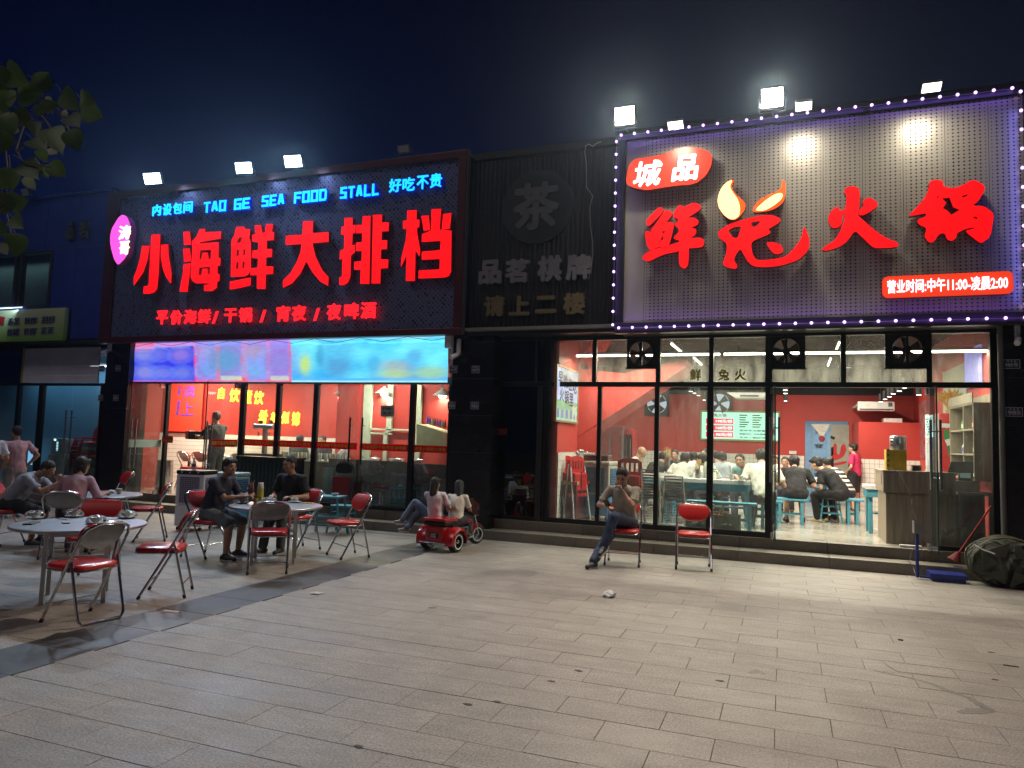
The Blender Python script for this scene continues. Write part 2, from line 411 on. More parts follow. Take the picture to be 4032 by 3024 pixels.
# ---------------------------------------------------------------- rooms behind the glass
M_red = mat('red_wall_paint', (.47, .040, .030), .55, var=.10, scale=1.2, bump=.03, bscale=14)
M_ceil = mat('black_ceiling_paint', (.022, .023, .024), .8)
M_tile = mat('white_wall_tile', (.74, .73, .68), .16, var=.05, scale=3)
M_grout = mat('tile_grout', (.20, .19, .18), .9)
M_floor = mat('shop_floor_tile', (.42, .40, .34), .16, var=.22, scale=2.2, bump=.01)
M_grey = mat('grey_wall', (.30, .31, .32), .7)
GY = 11.42
def struct(name, mb, m, label=None):
    o = mb.build(name, m); tag(o, label, kind='structure'); return o
def floor_tiles(name, x0, y0, x1, y1, label, sz=.8):
    base = struct(name, MB().box(x0, y0, FL-.08, x1, y1, FL-.008), M_grout, label)
    ny = int(math.ceil((y1-y0)/sz)); nx = int(math.ceil((x1-x0)/sz))
    for j in range(ny):
        for i in range(nx):
            a, b_, c, d = x0+i*sz, y0+j*sz, min(x0+(i+1)*sz, x1), min(y0+(j+1)*sz, y1)
            MB().box(a+.0015, b_+.0015, FL-.008, c-.0015, d-.0015, FL).build('floor_tile', M_floor, base)
    return base
def tile_wall(x0, x1, z0, z1, Y, label, name='tiled_wainscot', lim=290, sx=.1, sz=.1, axis='y', m=None, facing=-1):
    """square wall tiles with recessed grout; axis 'y': wall at y=Y facing the camera, 'x': wall at x=Y"""
    th = .02
    def bx(mb, a, b_, c, d, p, q):
        if axis == 'y': mb.box(a, Y+p*facing, b_, c, Y+q*facing, d)
        else: mb.box(Y+p*facing, a, b_, Y+q*facing, c, d)
        return mb
    base = struct(name, bx(MB(), x0, z0, x1, z1, 0, th-.004), M_grout, label)
    nx = int(round((x1-x0)/sx)); nz_ = int(round((z1-z0)/sz)); ux = (x1-x0)/nx; uz = (z1-z0)/nz_
    cells = [(i, j) for i in range(nx) for j in range(nz_)]
    cells.sort(key=lambda c: (-(c[0]) if axis == 'y' else c[0]))
    far = MB(); g = .003
    me = None
    for n_, (i, j) in enumerate(cells):
        a, b_ = x0+i*ux+g, z0+j*uz+g; c, d = x0+(i+1)*ux-g, z0+(j+1)*uz-g
        if n_ < lim:
            if me is None:
                mb = bx(MB(), -(ux/2-g), -(uz/2-g), ux/2-g, uz/2-g, th-.004, th)
                mb.v = [(p[0], p[1]-(Y if axis == 'y' else 0), p[2]) if axis == 'y' else (p[0]-Y, p[1], p[2]) for p in mb.v]
                me = mb.mesh('wall_tile'); me.materials.append(m or M_tile)
            o = bpy.data.objects.new('wall_tile', me); COL.objects.link(o); o.parent = base
            o.location = ((a+c)/2, Y, (b_+d)/2) if axis == 'y' else (Y, (a+c)/2, (b_+d)/2)
        else: bx(far, a, b_, c, d, th-.004, th)
    if far.v: tag(far.build('far_wall_tiles', m or M_tile, base), kind='stuff')
    return base

BW = 19.5                                    # back wall of the hotpot shop
WT = F(2650, 1552, BW).z
struct('back_wall', MB().box(-9, BW, FL, .52, BW+.15, WT).box(1.50, BW, FL, 3.2, BW+.15, WT).box(.52, BW, 2.32, 1.50, BW+.15, WT), M_red, 'red rear wall of the hotpot shop')
struct('upper_back_wall', MB().box(-9, BW, WT, 3.2, BW+.15, 3.8), M_ceil)
struct('ceiling', MB().box(-9, 11.5, 3.72, 3.2, BW+3.2, 3.85), M_ceil, 'black open ceiling of the hotpot shop')
struct('side_wall', MB().box(-3.66, 11.5, FL, -3.50, 12.75, 3.72), M_red, 'red left side wall with the light box')
struct('side_wall', MB().box(-3.66, 12.75, FL, -3.14, 12.9, 1.9), M_red)
struct('side_wall', MB().box(-3.66, 12.9, FL, -3.5, 13.3, 3.72).box(-9, 13.3, FL, -3.5, 13.4, 3.72).box(-9.1, 13.4, FL, -9, BW, 3.72), M_red)
struct('side_wall', MB().box(2.78, 11.5, FL, 2.92, 17.9, 3.72).box(2.92, 17.9, FL, 3.2, BW, 3.72), M_red, 'red right side wall behind the shelves')
# partition box at the back right
PX0 = F(3383, 1800, 17.8).x
struct('partition_wall', MB().box(PX0, 17.8, FL, 2.78, 17.92, 2.20).box(PX0, 17.92, FL, PX0+.12, BW, 2.20).box(PX0, 17.8, 2.20, 2.78, BW, 2.26), M_red, 'red half-height partition at the back right of the hotpot shop')
# stair body crossing the shop
sp = [F(2100+a/2.074, 1200+b/2.074, 12.75) for a, b in ((360, 1080), (1245, 510), (1245, 445), (990, 498), (740, 560), (345, 520), (300, 300), (150, 250), (150, 1000))]
sp = [(p.x, p.z) for p in sp]; sp[7] = (-3.5, 3.7); sp[8] = (-3.5, 1.75); sp[6] = (-3.1, 3.7)
struct('stair_soffit', MB().prism(sp, lambda u, v, w_: V((u, 12.74+w_, v)), 1.15), M_red, 'red sloping underside of the stair to the upper floor')
tile_wall(-6.2, .50, FL, 1.445, BW, 'white square tiles along the rear wall of the hotpot shop')
tile_wall(PX0+.01, 2.78, FL, 1.44, 17.8, 'white square tiles on the low part of the red partition')
tile_wall(11.52, 12.74, FL, 1.44, -3.5, 'white upright tiles on the left side wall', axis='x', sx=.05, sz=.15, facing=1)
tile_wall(-3.49, -3.16, FL, 1.44, 12.74, 'white tiles on the stub wall under the stair', sx=.05, sz=.15)
floor_tiles('shop_floor', -9, 11.504, 3.2, 22.6, 'pale glossy tiled floor of the hotpot shop')
# kitchen seen through the doorway
struct('kitchen_wall', MB().box(.2, 22.5, FL, 2.2, 22.6, 3.0).box(.1, BW+.16, FL, .2, 22.5, 3.).box(2.2, BW+.16, FL, 2.3, 22.5, 3.), mat('pale_blue_wall', (.55, .68, .75), .6), 'pale wall of the kitchen beyond the doorway')

# left shop
LBW = 14.6; LWT = 3.35
struct('back_wall', MB().box(-21, LBW, FL, -5.4, LBW+.15, 3.4), M_red, 'red rear wall of the seafood shop')
struct('ceiling', MB().box(-21, 11.5, 3.3, -5.3, LBW, 3.42), mat('grey_ceiling', (.16, .16, .16), .8), 'grey ceiling of the seafood shop')
struct('side_wall', MB().box(-5.50, 11.5, FL, -5.3, LBW, 3.3), M_red, 'right side wall of the seafood shop')
tile_wall(-16.4, -5.6, FL, 1.53, LBW, 'white square tiles low on the rear wall of the seafood shop', sx=.1, sz=.1025)
floor_tiles('shop_floor', -20, 11.504, -5.5, LBW, 'pale glossy tiled floor of the seafood shop')
# neighbour on the far left
M_bluewall = mat('blue_grey_partition', (.20, .36, .46), .6, var=.1, scale=1)

# ---------------------------------------------------------------- the dark storey above
struct('upper_wall', MB().box(-24, 11.55, 3.42, 4.6, 12.2, 6.5), mat('dark_render', (.03, .03, .034), .8), 'dark wall of the upper storey behind the signs')
struct('roof', MB().box(-24, 11.3, 6.5, 4.6, 23, 6.62), mat('roof_sheet', (.03, .03, .033), .7))

# right end pier
def pier(x0, x1, z1, label, y0=11.05, y1=11.6, hs=.62, name='stone_pillar', m=None):
    t = thing(name, label, 'pillar', ((x0+x1)/2, y0, 0))
    MB().box(x0+.006, y0+.008, .001, x1-.006, y1, z1).build('core', M_joint, t)
    z = FL-.14 if y0 < 11.3 else FL; z = .15
    while z < z1:
        z2 = min(z+hs, z1)
        MB().bbox(x0, y0, z+.002, x1, y0+.03, z2-.002, .004).build('stone_panel', m or M_stone, t)
        for xa, xb in ((x0-.0, x0+.03), (x1-.03, x1)):
            MB().box(xa, y0+.032, z+.002, xb, y1, z2-.002).build('stone_panel', m or M_stone, t)
        z = z2
    return t
xr = F(3925, 1700, 11.05).x
pier(xr+.09, xr+1.15, 3.40, 'black stone pier at the right end beyond the bundled net')
xp0 = F(1772, 1700, 11.1).x; xp1 = F(1935, 1700, 11.1).x
pier(xp0, xp1, 3.40, 'black stone pier between the banner shop and the dark glass door', y0=11.1)
xq0 = F(398, 1700, 11.1).x; xq1 = F(490, 1700, 11.1).x
pier(xq0, xq1, 3.40, 'black stone pier left of the seafood shop doors', y0=11.1)
# house number plates
M_plate = mat('number_plate', (.03, .035, .07), .4); M_platetx = mat('plate_lettering', (.42, .42, .45), .5)
def plate(px, py, txt, Y, label, w_=.17, h_=.13):
    c = F(px, py, Y); t = thing('house_number_plate', label, 'number plate', (c.x, Y, c.z), group='house number plates on the piers')
    MB().bbox(c.x-w_/2, Y-.012, c.z-h_/2, c.x+w_/2, Y-.002, c.z+h_/2, .003).build('plate', M_plate, t)
    for (a, b_, c_, d_) in ((-.5, .45, .5, .5), (-.5, -.5, .5, -.45), (-.5, -.45, -.46, .45), (.46, -.45, .5, .45)):
        MB().box(c.x+a*w_*.94, Y-.015, c.z+b_*h_*.92, c.x+c_*w_*.94, Y-.0125, c.z+d_*h_*.92).build('border', M_platetx, t)
    lettering('lettering', txt, M_platetx, t, facade_T(c.x-w_*.36, c.z-h_*.28, c.x+w_*.36, c.z+h_*.12, Y-.016), bold=.02, depth=.003)
    for k in (-.2, 0, .2): MB().box(c.x+k*w_-.008, Y-.016, c.z+h_*.22, c.x+k*w_+.008, Y-.0125, c.z+h_*.34).build('mark', M_platetx, t)
plate(3982, 1434, '985号', 11.05, 'upper number plate 985 on the right end pier', .2)
plate(3992, 1622, '985', 11.05, 'lower number plate 985 on the right end pier', .2)
plate(1786, 1455, '981号', 11.1, 'upper plate 981 beside the banner', .15)
plate(1874, 1455, '983号', 11.1, 'upper plate 983 beside the dark door', .15)
plate(1778, 1596, '981', 11.1, 'lower plate 981 beside the glass front', .15)
plate(1870, 1597, '983', 11.1, 'lower plate 983 beside the dark door', .15)
plate(403, 1451, '977号', 11.1, 'upper left plate on the pier by the stacked stools', .15)
plate(467, 1450, '979号', 11.1, 'upper right plate on the pier by the seafood doors', .15)
plate(398, 1567, '977', 11.1, 'lower left plate on the pier by the stacked stools', .15)
plate(458, 1567, '979', 11.1, 'lower right plate on the pier by the seafood doors', .15)
# downpipe by the right pier
t = tag(MB().tube([(xr+.05, 11.0, .3), (xr+.045, 11.0, 1.2), (xr+.05, 11.0, 2.3), (xr+.045, 11.0, 3.35)], .035, 10).build('drain_pipe', mat('pipe_grey', (.11, .10, .10), .5), smooth=True), 'grey drain pipe running down the right end pier', 'pipe')
# ================================================================ shop fronts
M_gl = glass('clean_glass', dirt=.035); M_gd = glass('dusty_glass', (.85, .87, .82), dirt=.16); M_gdark = glass('dark_glass', (.25, .27, .28), dirt=.01, refl=1.2)
M_gln = glass('neighbour_glass', dirt=.012, refl=.6)
M_leafgl = glass('door_leaf_glass', dirt=.03, refl=.35)
M_chrome = mat('steel_tube', (.62, .62, .64), .22, 1., var=.1); M_steel = mat('brushed_steel', (.52, .52, .53), .3, 1., var=.15, scale=5)
def fx(px, Y=GY): return F(px, 1700, Y).x
def front(name, label, Y=GY):
    return thing(name, label, 'shop front', (0, Y, FL))
def vbar(t, px, w_, z0, z1, name='mullion', Y=GY, d=.07, m=None):
    x = fx(px, Y); return MB().bbox(x-w_/2, Y-.01, z0, x+w_/2, Y+d, z1, .004).build(name, m or M_black, t)
def hbar(t, pa, pb, z0, z1, name='transom', Y=GY, d=.062, m=None):
    return MB().bbox(fx(pa, Y), Y-.006, z0, fx(pb, Y), Y+d, z1, .004).build(name, m or M_black, t)
def pane(t, pa, pb, z0, z1, m, Y=GY+.025, name='pane'):
    return MB().box(fx(pa), Y, z0, fx(pb), Y+.008, z1).build(name, m, t)
ZT0 = F(3000, 1524, GY).z; ZT1 = F(3000, 1504, GY).z; ZTOP = F(3500, 1316, GY).z
t = front('glass_shopfront', 'black framed glass front of the hotpot shop with fans above')
RF = t
ups = [2156, 2334, 2587, 2798, 3026, 3322, 3662, 3921]
for p in ups: vbar(t, p, .07 if p not in (3921, 3026) else .10, ZT1, ZTOP)
for p, w_ in ((2156, .07), (2358, .065), (2585, .07), (2796, .095), (3028, .11), (3672, .06), (3924, .10)): vbar(t, p, w_, FL+.001, ZT0)
hbar(t, 2146, 3930, ZT0, ZT1, d=.09); hbar(t, 2146, 3930, ZTOP, ZTOP+.09, 'head_bar', d=.09)
hbar(t, 2146, 3028, FL+.002, FL+.075, 'sill', d=.08); hbar(t, 3672, 3924, FL+.002, FL+.06, 'sill', d=.08)
lows = [2156, 2358, 2585, 2796, 3028]
for a, b_ in zip(lows, lows[1:]): pane(t, a, b_, FL+.07, ZT0, M_gl)
pane(t, 3672, 3924, FL+.05, ZT0, M_gl)
# upper panes, three of them cut round a fan panel
def fan(px, py, rpx, box, label, Y=GY):
    c = F(px, py, Y); r = abs(F(px+rpx, py, Y).x-c.x)
    x0, x1 = fx(box[0]), fx(box[2]); z1 = ZTOP; z0 = F(px, box[3], Y).z
    f = thing('exhaust_fan', label, 'fan', (c.x, Y, c.z), group='black exhaust fans in the row above the door')
    ring = [(c.x+r*cos(k*pi/16), c.z+r*sin(k*pi/16)) for k in range(32)]
    MB().prism([[(x0, z0), (x1, z0), (x1, z1), (x0, z1)], ring], lambda u, v, w_: V((u, Y+.012+w_, v)), .02).build('housing', M_black, f)
    MB().tube([(x_, Y-.005, z_) for x_, z_ in ring], .014, 6, True).build('rim', M_black, f, smooth=True)
    MB().cyl((c.x, Y+.03, c.z), (c.x, Y+.13, c.z), r*.28, n=14).build('motor', M_black, f, smooth=True)
    MB().box(c.x-.016, Y+.0, c.z-r, c.x+.016, Y+.02, c.z+r).box(c.x-r, Y+.001, c.z-.014, c.x+r, Y+.018, c.z+.014).build('guard_bar', M_black, f)
    for k in range(5):
        a = k*2*pi/5+.5; R = Matrix.Translation((c.x, Y+.08, c.z)) @ Matrix.Rotation(-a, 4, 'Y') @ Matrix.Rotation(radians(28), 4, 'X')
        mb = MB(); mb.add([R @ V(p) for p in ((r*.2, 0, -r*.1), (r*.93, 0, -r*.33), (r*.95, 0, r*.24), (r*.2, 0, r*.12), (r*.2, .006, -r*.1), (r*.93, .006, -r*.33), (r*.95, .006, r*.24), (r*.2, .006, r*.12))], [(0, 1, 2, 3), (7, 6, 5, 4), (0, 4, 5, 1), (1, 5, 6, 2), (2, 6, 7, 3), (3, 7, 4, 0)])
        mb.build('blade', mat('fan_blade', (.05, .045, .04), .4), f)
    return x0, x1, z0
fans = [(2524, 1392, 50, (2462, 1337, 2578, 1448), 'exhaust fan nearest the lit animal poster, leftmost over the glass'),
        (3096, 1382, 56, (3034, 1318, 3171, 1449), 'exhaust fan over the open doorway, in the middle'),
        (3572, 1376, 63, (3488, 1316, 3652, 1447), 'exhaust fan at the right above the door leaf with the notice')]
fb = [fan(*f_) for f_ in fans]
uppane = [(2156, 2334), (2334, 2587), (2587, 2798), (2798, 3026), (3026, 3322), (3322, 3662), (3662, 3921)]
for a, b_ in uppane:
    xa, xb = fx(a), fx(b_); hit = [q for q in fb if q[0] > xa-.05 and q[1] < xb+.05]
    if not hit: pane(t, a, b_, ZT1, ZTOP, M_gd)
    else:
        q0, q1, qz = hit[0]; Yp = GY+.025
        MB().box(xa, Yp, ZT1, xb, Yp+.008, qz).build('pane', M_gd, t)
        if q0-xa > .06: MB().box(xa, Yp, qz+.004, q0, Yp+.008, ZTOP).build('pane', M_gd, t)
        if xb-q1 > .06: MB().box(q1, Yp, qz+.004, xb, Yp+.008, ZTOP).build('pane', M_gd, t)
        MB().box(xa if q0-xa < .06 else q0-.012, Yp-.02, qz-.016, q1+.012, Yp+.02, qz+.004).build('glazing_bar', M_black, t)

M_hand = mat('handle_steel', (.55, .55, .57), .25, 1.)
def door_leaf(hx, hy, ex, ey, z0, z1, label, hd=.1, hz=(.85, 1.75), closer=True, group='open glass door leaves', hm=None):
    d = V((ex-hx, ey-hy, 0)); L_ = d.length; d.normalize(); n_ = V((-d.y, d.x, 0))
    t = thing('glass_door', label, 'door', (hx, hy, z0), group=group)
    P = lambda a, z, o=0.: V((hx, hy, 0)) + d*a + n_*o + V((0, 0, z))
    def slab(a0, a1, za, zb, o, name, m):
        mb = MB(); vs = [P(a, z, oo) for z in (za, zb) for a, oo in ((a0, -o), (a1, -o), (a1, o), (a0, o))]
        mb.add(vs, [(3, 2, 1, 0), (4, 5, 6, 7), (0, 1, 5, 4), (1, 2, 6, 5), (2, 3, 7, 6), (3, 0, 4, 7)]); return mb.build(name, m, t)
    slab(0, L_, z0+.05, z1-.02, .006, 'pane', M_leafgl)
    slab(0, .16, z0, z0+.09, .014, 'patch_fitting', M_steel); slab(0, .16, z1-.09, z1, .014, 'patch_fitting', M_steel)
    slab(L_-.012, L_, z0+.05, z1-.02, .009, 'glass_edge', mat('glass_edge', (.05, .10, .08), .2))
    a = L_-hd
    for s in (-1, 1):
        h = MB().cyl(P(a, FL+hz[0], s*.055), P(a, FL+hz[1], s*.055), .016, n=10)
        for zz in (hz[0]+.15, hz[1]-.15): h.cyl(P(a, FL+zz, 0), P(a, FL+zz, s*.055), .010, n=8)
        h.build('handle', hm or M_hand, t, smooth=True)
    return t, P, L_, slab
# hotpot shop doors
dl = door_leaf(fx(3037), GY-.02, F(3052, 1900, 10.55).x, 10.55, FL-.0, ZT0-.02, 'open glass leaf seen edge-on at the left of the hotpot doorway')
hx2 = fx(3646)
dr = door_leaf(hx2, GY-.02, F(3692, 1900, 10.55).x, 10.55, FL-.0, ZT0-.02, 'open glass leaf at the right of the hotpot doorway, with cyan notice')
# notice on the right leaf (outside face) and a hanging lock label
t_, P_, L_, slab_ = dr
def leaf_panel(P_, a0, a1, z0, z1, o, name, m, par, cat=None, label=None):
    mb = MB(); vs = [P_(a, z, oo) for z in (z0, z1) for a, oo in ((a0, o), (a1, o), (a1, o+.002), (a0, o+.002))]
    mb.add(vs, [(3, 2, 1, 0), (4, 5, 6, 7), (0, 1, 5, 4), (1, 2, 6, 5), (2, 3, 7, 6), (3, 0, 4, 7)])
    o_ = mb.build(name, m, par)
    if label: tag(o_, label, cat)
    return o_
M_cyan = emit('backlit_paper', (.36, .80, .68), .22, False, base=(.5, .85, .75))
nz0, nz1 = F(3620, 1722, 11.2).z, F(3620, 1637, 11.2).z
tt = thing('paper_notice', 'pale cyan handwritten paper notice on the right glass leaf', 'notice', P_(.3, nz0))
leaf_panel(P_, .05, .62, nz0, nz1, -.0105, 'sheet', M_cyan, tt)
M_ink = mat('blue_ink', (.03, .10, .35), .6)
rr = random.Random(5)
for r_ in range(7):
    zz = nz1-.045-r_*(nz1-nz0-.05)/7; a = .10
    while a < .56:
        l_ = rr.uniform(.02, .05); 
        if rr.random() < .75: leaf_panel(P_, a, a+l_, zz-.012, zz+.012, -.0135, 'handwriting', M_ink, tt)
        a += l_+rr.uniform(.01, .05)

# ---------------------------------------------------------------- dark stair door in the middle
t = front('dark_glass_door', 'dark closed glass door under the tea sign'); t['category'] = 'door'
M_dim = mat('dark_aluminium', (.05, .05, .055), .4, .6)
z_m = FL
for p, w_ in ((1944, .08), (2146, .06)): vbar(t, p, w_, FL+.001, 3.40, m=M_black)
vbar(t, 2104, .05, ZT1, 3.38, m=M_dim); vbar(t, 2124, .10, FL+.002, ZT0, 'door_stile', m=M_dim)
vbar(t, 1955, .06, FL+.002, ZT0, 'door_stile', m=M_dim)
hbar(t, 1944, 2146, ZT0, ZT1, m=M_black); hbar(t, 1944, 2146, 3.30, 3.40, 'head_bar'); hbar(t, 1944, 2146, FL+.002, FL+.06, 'sill')
pane(t, 1948, 2142, FL+.05, ZT0, M_gdark); pane(t, 1948, 2142, ZT1, 3.31, M_gdark)
for s in (1,):
    h = MB(); xx = fx(1937+8); 
    for dx in (0, .07):
        h.cyl((xx+dx, GY-.07, FL+.95), (xx+dx, GY-.07, FL+1.85), .012, n=8)
        h.cyl((xx+dx, GY-.07, FL+1.1), (xx+dx, GY, FL+1.1), .008, n=6).cyl((xx+dx, GY-.07, FL+1.7), (xx+dx, GY, FL+1.7), .008, n=6)
    h.build('handle', M_hand, t, smooth=True)
struct('stairwell', MB().box(-5.2, 13.2, FL, -3.7, 13.3, 3.6).box(-5.3, 11.6, FL, -5.2, 13.3, 3.6), mat('stairwell_wall', (.04, .042, .045), .8))
c = F(1956, 1700, GY-.02); tt = thing('door_sticker', 'small dark red sticker on the dark glass door', 'sticker', c)
MB().box(c.x-.0, GY+.020, c.z-.05, c.x+.17, GY+.0235, c.z+.06).build('sheet', mat('sticker_red', (.20, .01, .01), .5), tt)

# ---------------------------------------------------------------- seafood shop front
LT = F(1400, 1512, GY).z; LT2 = F(1400, 1499, GY).z
t = front('glass_shopfront', 'black framed glass front of the seafood shop with a red strip')
for p, w_ in ((648, .07), (948, .11), (1088, .10), (1237, .10), (1619, .10), (1768, .05)): vbar(t, p, w_, FL+.001, LT)
hbar(t, 505, 1775, LT, LT2+.06, 'head_bar', d=.09); hbar(t, 948, 1775, FL+.002, FL+.06, 'sill')
vbar(t, 505, .06, FL+.001, LT)
lo = [948, 1088, 1237, 1619, 1768]
pane(t, 948, 1088, FL+.05, LT, M_gl); pane(t, 1088, 1237, FL+.05, LT, M_gl); pane(t, 1237, 1405, FL+.03, LT, M_gl); pane(t, 1415, 1619, FL+.03, LT, M_gl); pane(t, 1619, 1768, FL+.05, LT, M_gl); pane(t, 505, 640, FL+.05, LT, M_gl)
for px_ in (1384, 1432):
    x_ = fx(px_); h = MB(); h.cyl((x_, GY-.06, F(px_, 1830, GY).z), (x_, GY-.06, F(px_, 1645, GY).z), .018, n=10)
    for py_ in (1675, 1800): h.cyl((x_, GY-.06, F(px_, py_, GY).z), (x_, GY+.02, F(px_, py_, GY).z), .010, n=8)
    h.build('handle', mat('dark_handle', (.05, .05, .055), .3, .8), t, smooth=True)
M_strip = film('red_strip', (.72, .016, .022)); M_gold = film('gold_lettering', (.9, .66, .16))
segs = [(952, 1082, '涛哥小海鲜大排档', 0), (1094, 1229, '涛哥小海鲜大排档', 0), (1240, 1405, '平价海鲜/干锅/夜宵/夜啤酒', 0), (1417, 1611, '平价海鲜/干锅/夜宵/夜啤酒', 0), (1625, 1764, '涛哥小海鲜大排档', 0)]
sz1 = F(1400, 1744, GY).z; sz0 = F(1400, 1771, GY).z
for a, b_, s_, _ in segs:
    st = thing('window_strip', 'red strip with gold characters on the pane ' + {952: 'right of the open door', 1094: 'behind the beer tower', 1240: 'left of the black door handles', 1417: 'right of the black door handles', 1625: 'beside the dark pier'}[a], 'strip', (fx(a), GY, sz0), group='red strips with characters on the seafood shop glass')
    MB().box(fx(a), GY+.0190, sz0, fx(b_), GY+.0225, sz1).build('band', M_strip, st)
    w_ = fx(b_)-fx(a)
    lettering('lettering', s_, M_gold, st, facade_T(fx(a)+w_*.06, sz0+.03, fx(b_)-w_*.06, sz1-.03, GY+.014), bold=.018, depth=.003)
h1 = door_leaf(fx(644), GY-.02, F(507, 1700, 10.5).x, 10.5, FL, LT-.01, 'open glass leaf farthest left at the seafood doorway, frosted band', hd=.12, hz=(.55, 1.5))
h2 = door_leaf(fx(940), GY-.02, F(806, 1700, 10.5).x, 10.5, FL, LT-.01, 'open glass leaf beside the man in black in the seafood doorway', hd=.12, hz=(.55, 1.5))
M_frost = mat('frosted_band', (.45, .52, .50), .6)
leaf_panel(h1[1], .02, h1[2]-.02, FL+.95, FL+1.1, -.009, 'frosted_band', M_frost, h1[0])
st = thing('window_strip', 'red strip with gold characters on the open glass leaf', 'strip', h2[1](.3, sz0), group='red strips with characters on the seafood shop glass')
_P = h2[1]; Lh = h2[2]; zz0 = FL+1.02; zz1 = zz0+.14
for sgn in (-1,):
    mb = MB(); vs = [_P(a, z, oo) for z in (zz0, zz1) for a, oo in ((.01, .0075), (Lh-.16, .0075), (Lh-.16, .0105), (.01, .0105))]
    mb.add(vs, [(3, 2, 1, 0), (4, 5, 6, 7), (0, 1, 5, 4), (1, 2, 6, 5), (2, 3, 7, 6), (3, 0, 4, 7)]); mb.build('band', M_strip, st)
lettering('lettering', '海鲜/干锅/夜宵/夜啤酒', M_gold, st, lambda u, v, w_: _P(Lh-.18-(Lh-.22)*u, zz0+.03+.08*v, .0112-.002+w_), bold=.018, depth=.003)
lettering('lettering', '海鲜/干锅/夜宵/夜啤酒', M_gold, st, lambda u, v, w_: _P(Lh-.18-(Lh-.22)*u, zz0+.03+.08*v, -.0112-w_), bold=.018, depth=.003)
mb = MB(); mb.add([_P(a, z, oo) for z in (zz0, zz1) for a, oo in ((.01, -.0075), (Lh-.16, -.0075), (Lh-.16, -.0105), (.01, -.0105))], [(3, 2, 1, 0), (4, 5, 6, 7), (0, 1, 5, 4), (1, 2, 6, 5), (2, 3, 7, 6), (3, 0, 4, 7)]); mb.build('band', M_strip, st)
# small red slip notice
c = F(660, 1730, GY-.02); tt = thing('paper_notice', 'small red caution slip at the seafood door edge', 'notice', c)
MB().box(c.x-.14, GY-.03, c.z-.07, c.x+.15, GY-.026, c.z+.07).build('sheet', mat('slip_red', (.6, .03, .02), .5), tt)
lettering('lettering', '小心地滑', M_gold, tt, facade_T(c.x-.11, c.z-.045, c.x+.12, c.z+.0, GY-.033), bold=.02, depth=.002)
# grey handwritten notice
tt = thing('paper_notice', 'grey handwritten notice taped to the right seafood pane', 'notice', F(1525, 1620, GY))
x0, z0, x1, z1 = pxbox(1497, 1596, 1551, 1640, GY); MB().box(x0, GY+.012, z0, x1, GY+.015, z1).build('sheet', mat('grey_paper', (.45, .45, .38), .7), tt)
for k, s_ in enumerate(('出门请推门', '先推上面门', '空调开放中')): lettering('handwriting', s_, mat('pencil', (.08, .08, .08), .7), tt, facade_T(x0+.03, z1-.09-k*.075, x1-.03, z1-.035-k*.075, GY+.009), bold=.01, depth=.002)

# ---------------------------------------------------------------- neighbour on the far left
t = front('glass_shopfront', 'dim blue glass front of the neighbour at the far left')
nz_ = F(240, 1508, GY).z; nzt = F(240, 1366, GY).z
bd = [(1370, 1406), (1406, 1443), (1443, 1479), (1479, 1508)]
for a, b_ in bd: MB().bbox(F(97, 1440, GY).x, GY-.02, F(240, b_, GY).z+.004, F(392, 1440, GY).x, GY+.01, F(240, a, GY).z, .003).build('board', mat('white_board', (.74, .74, .82), .6, var=.12, scale=1.5), t)
MB().box(F(94, 1440, GY).x-.03, GY-.03, nz_, F(94, 1440, GY).x, GY+.01, nzt).build('edge_trim', mat('yellow_trim', (.5, .42, .12), .5), t)
for p, w_ in ((-160, .1), (60, .1), (150, .14), (388, .05)): vbar(t, p, w_, FL+.001, nz_ if p > 90 else 3.38)
hbar(t, -200, 395, nz_-.06, nz_-.002, 'transom'); hbar(t, -200, 395, 3.32, 3.40, 'head_bar')
for a, b_ in ((-160, 60), (60, 150), (150, 270), (274, 386)): MB().box(fx(a), GY+.02, FL+.02, fx(b_), GY+.028, nz_-.06).build('pane', M_gln, t)
MB().box(fx(-160), GY+.02, nz_, fx(94), GY+.028, 3.32).build('pane', M_gdark, t)
for px_ in (255, 277):
    x_ = fx(px_, GY-.1); h = MB(); za, zb = F(px_, 1805, GY-.1).z, F(px_, 1615, GY-.1).z; h.cyl((x_, GY-.1, za), (x_, GY-.1, zb), .016, n=10)
    for f_ in (.15, .85): h.cyl((x_, GY-.1, za+(zb-za)*f_), (x_, GY+.02, za+(zb-za)*f_), .01, n=8)
    h.build('handle', M_hand, t, smooth=True)
struct('back_partition', MB().box(-21, 12.5, FL, -13.36, 12.56, 3.3), M_bluewall, 'blue-grey partition inside the neighbouring shop')
struct('side_wall', MB().box(-13.35, 11.6, FL, -13.25, 12.56, 3.3), M_red)
struct('side_wall', MB().box(-21, 12.565, FL, -13.25, 12.6, 3.3), M_red)
struct('neighbour_ceiling', MB().box(-21, 11.5, 3.28, -13.3, 12.5, 3.299), M_grey)
# soffits under the signs
M_soff = mat('soffit_panel', (.20, .20, .19), .5)
so_ = struct('soffit', MB().box(-5.0, 10.95, 3.42, 4.6, 11.56, 3.47), M_soff, 'tiled soffit under the hotpot and tea signs')
struct('soffit', MB().box(-24, 10.95, 3.42, -5.0, 11.56, 3.47), M_black, 'dark soffit under the seafood sign')
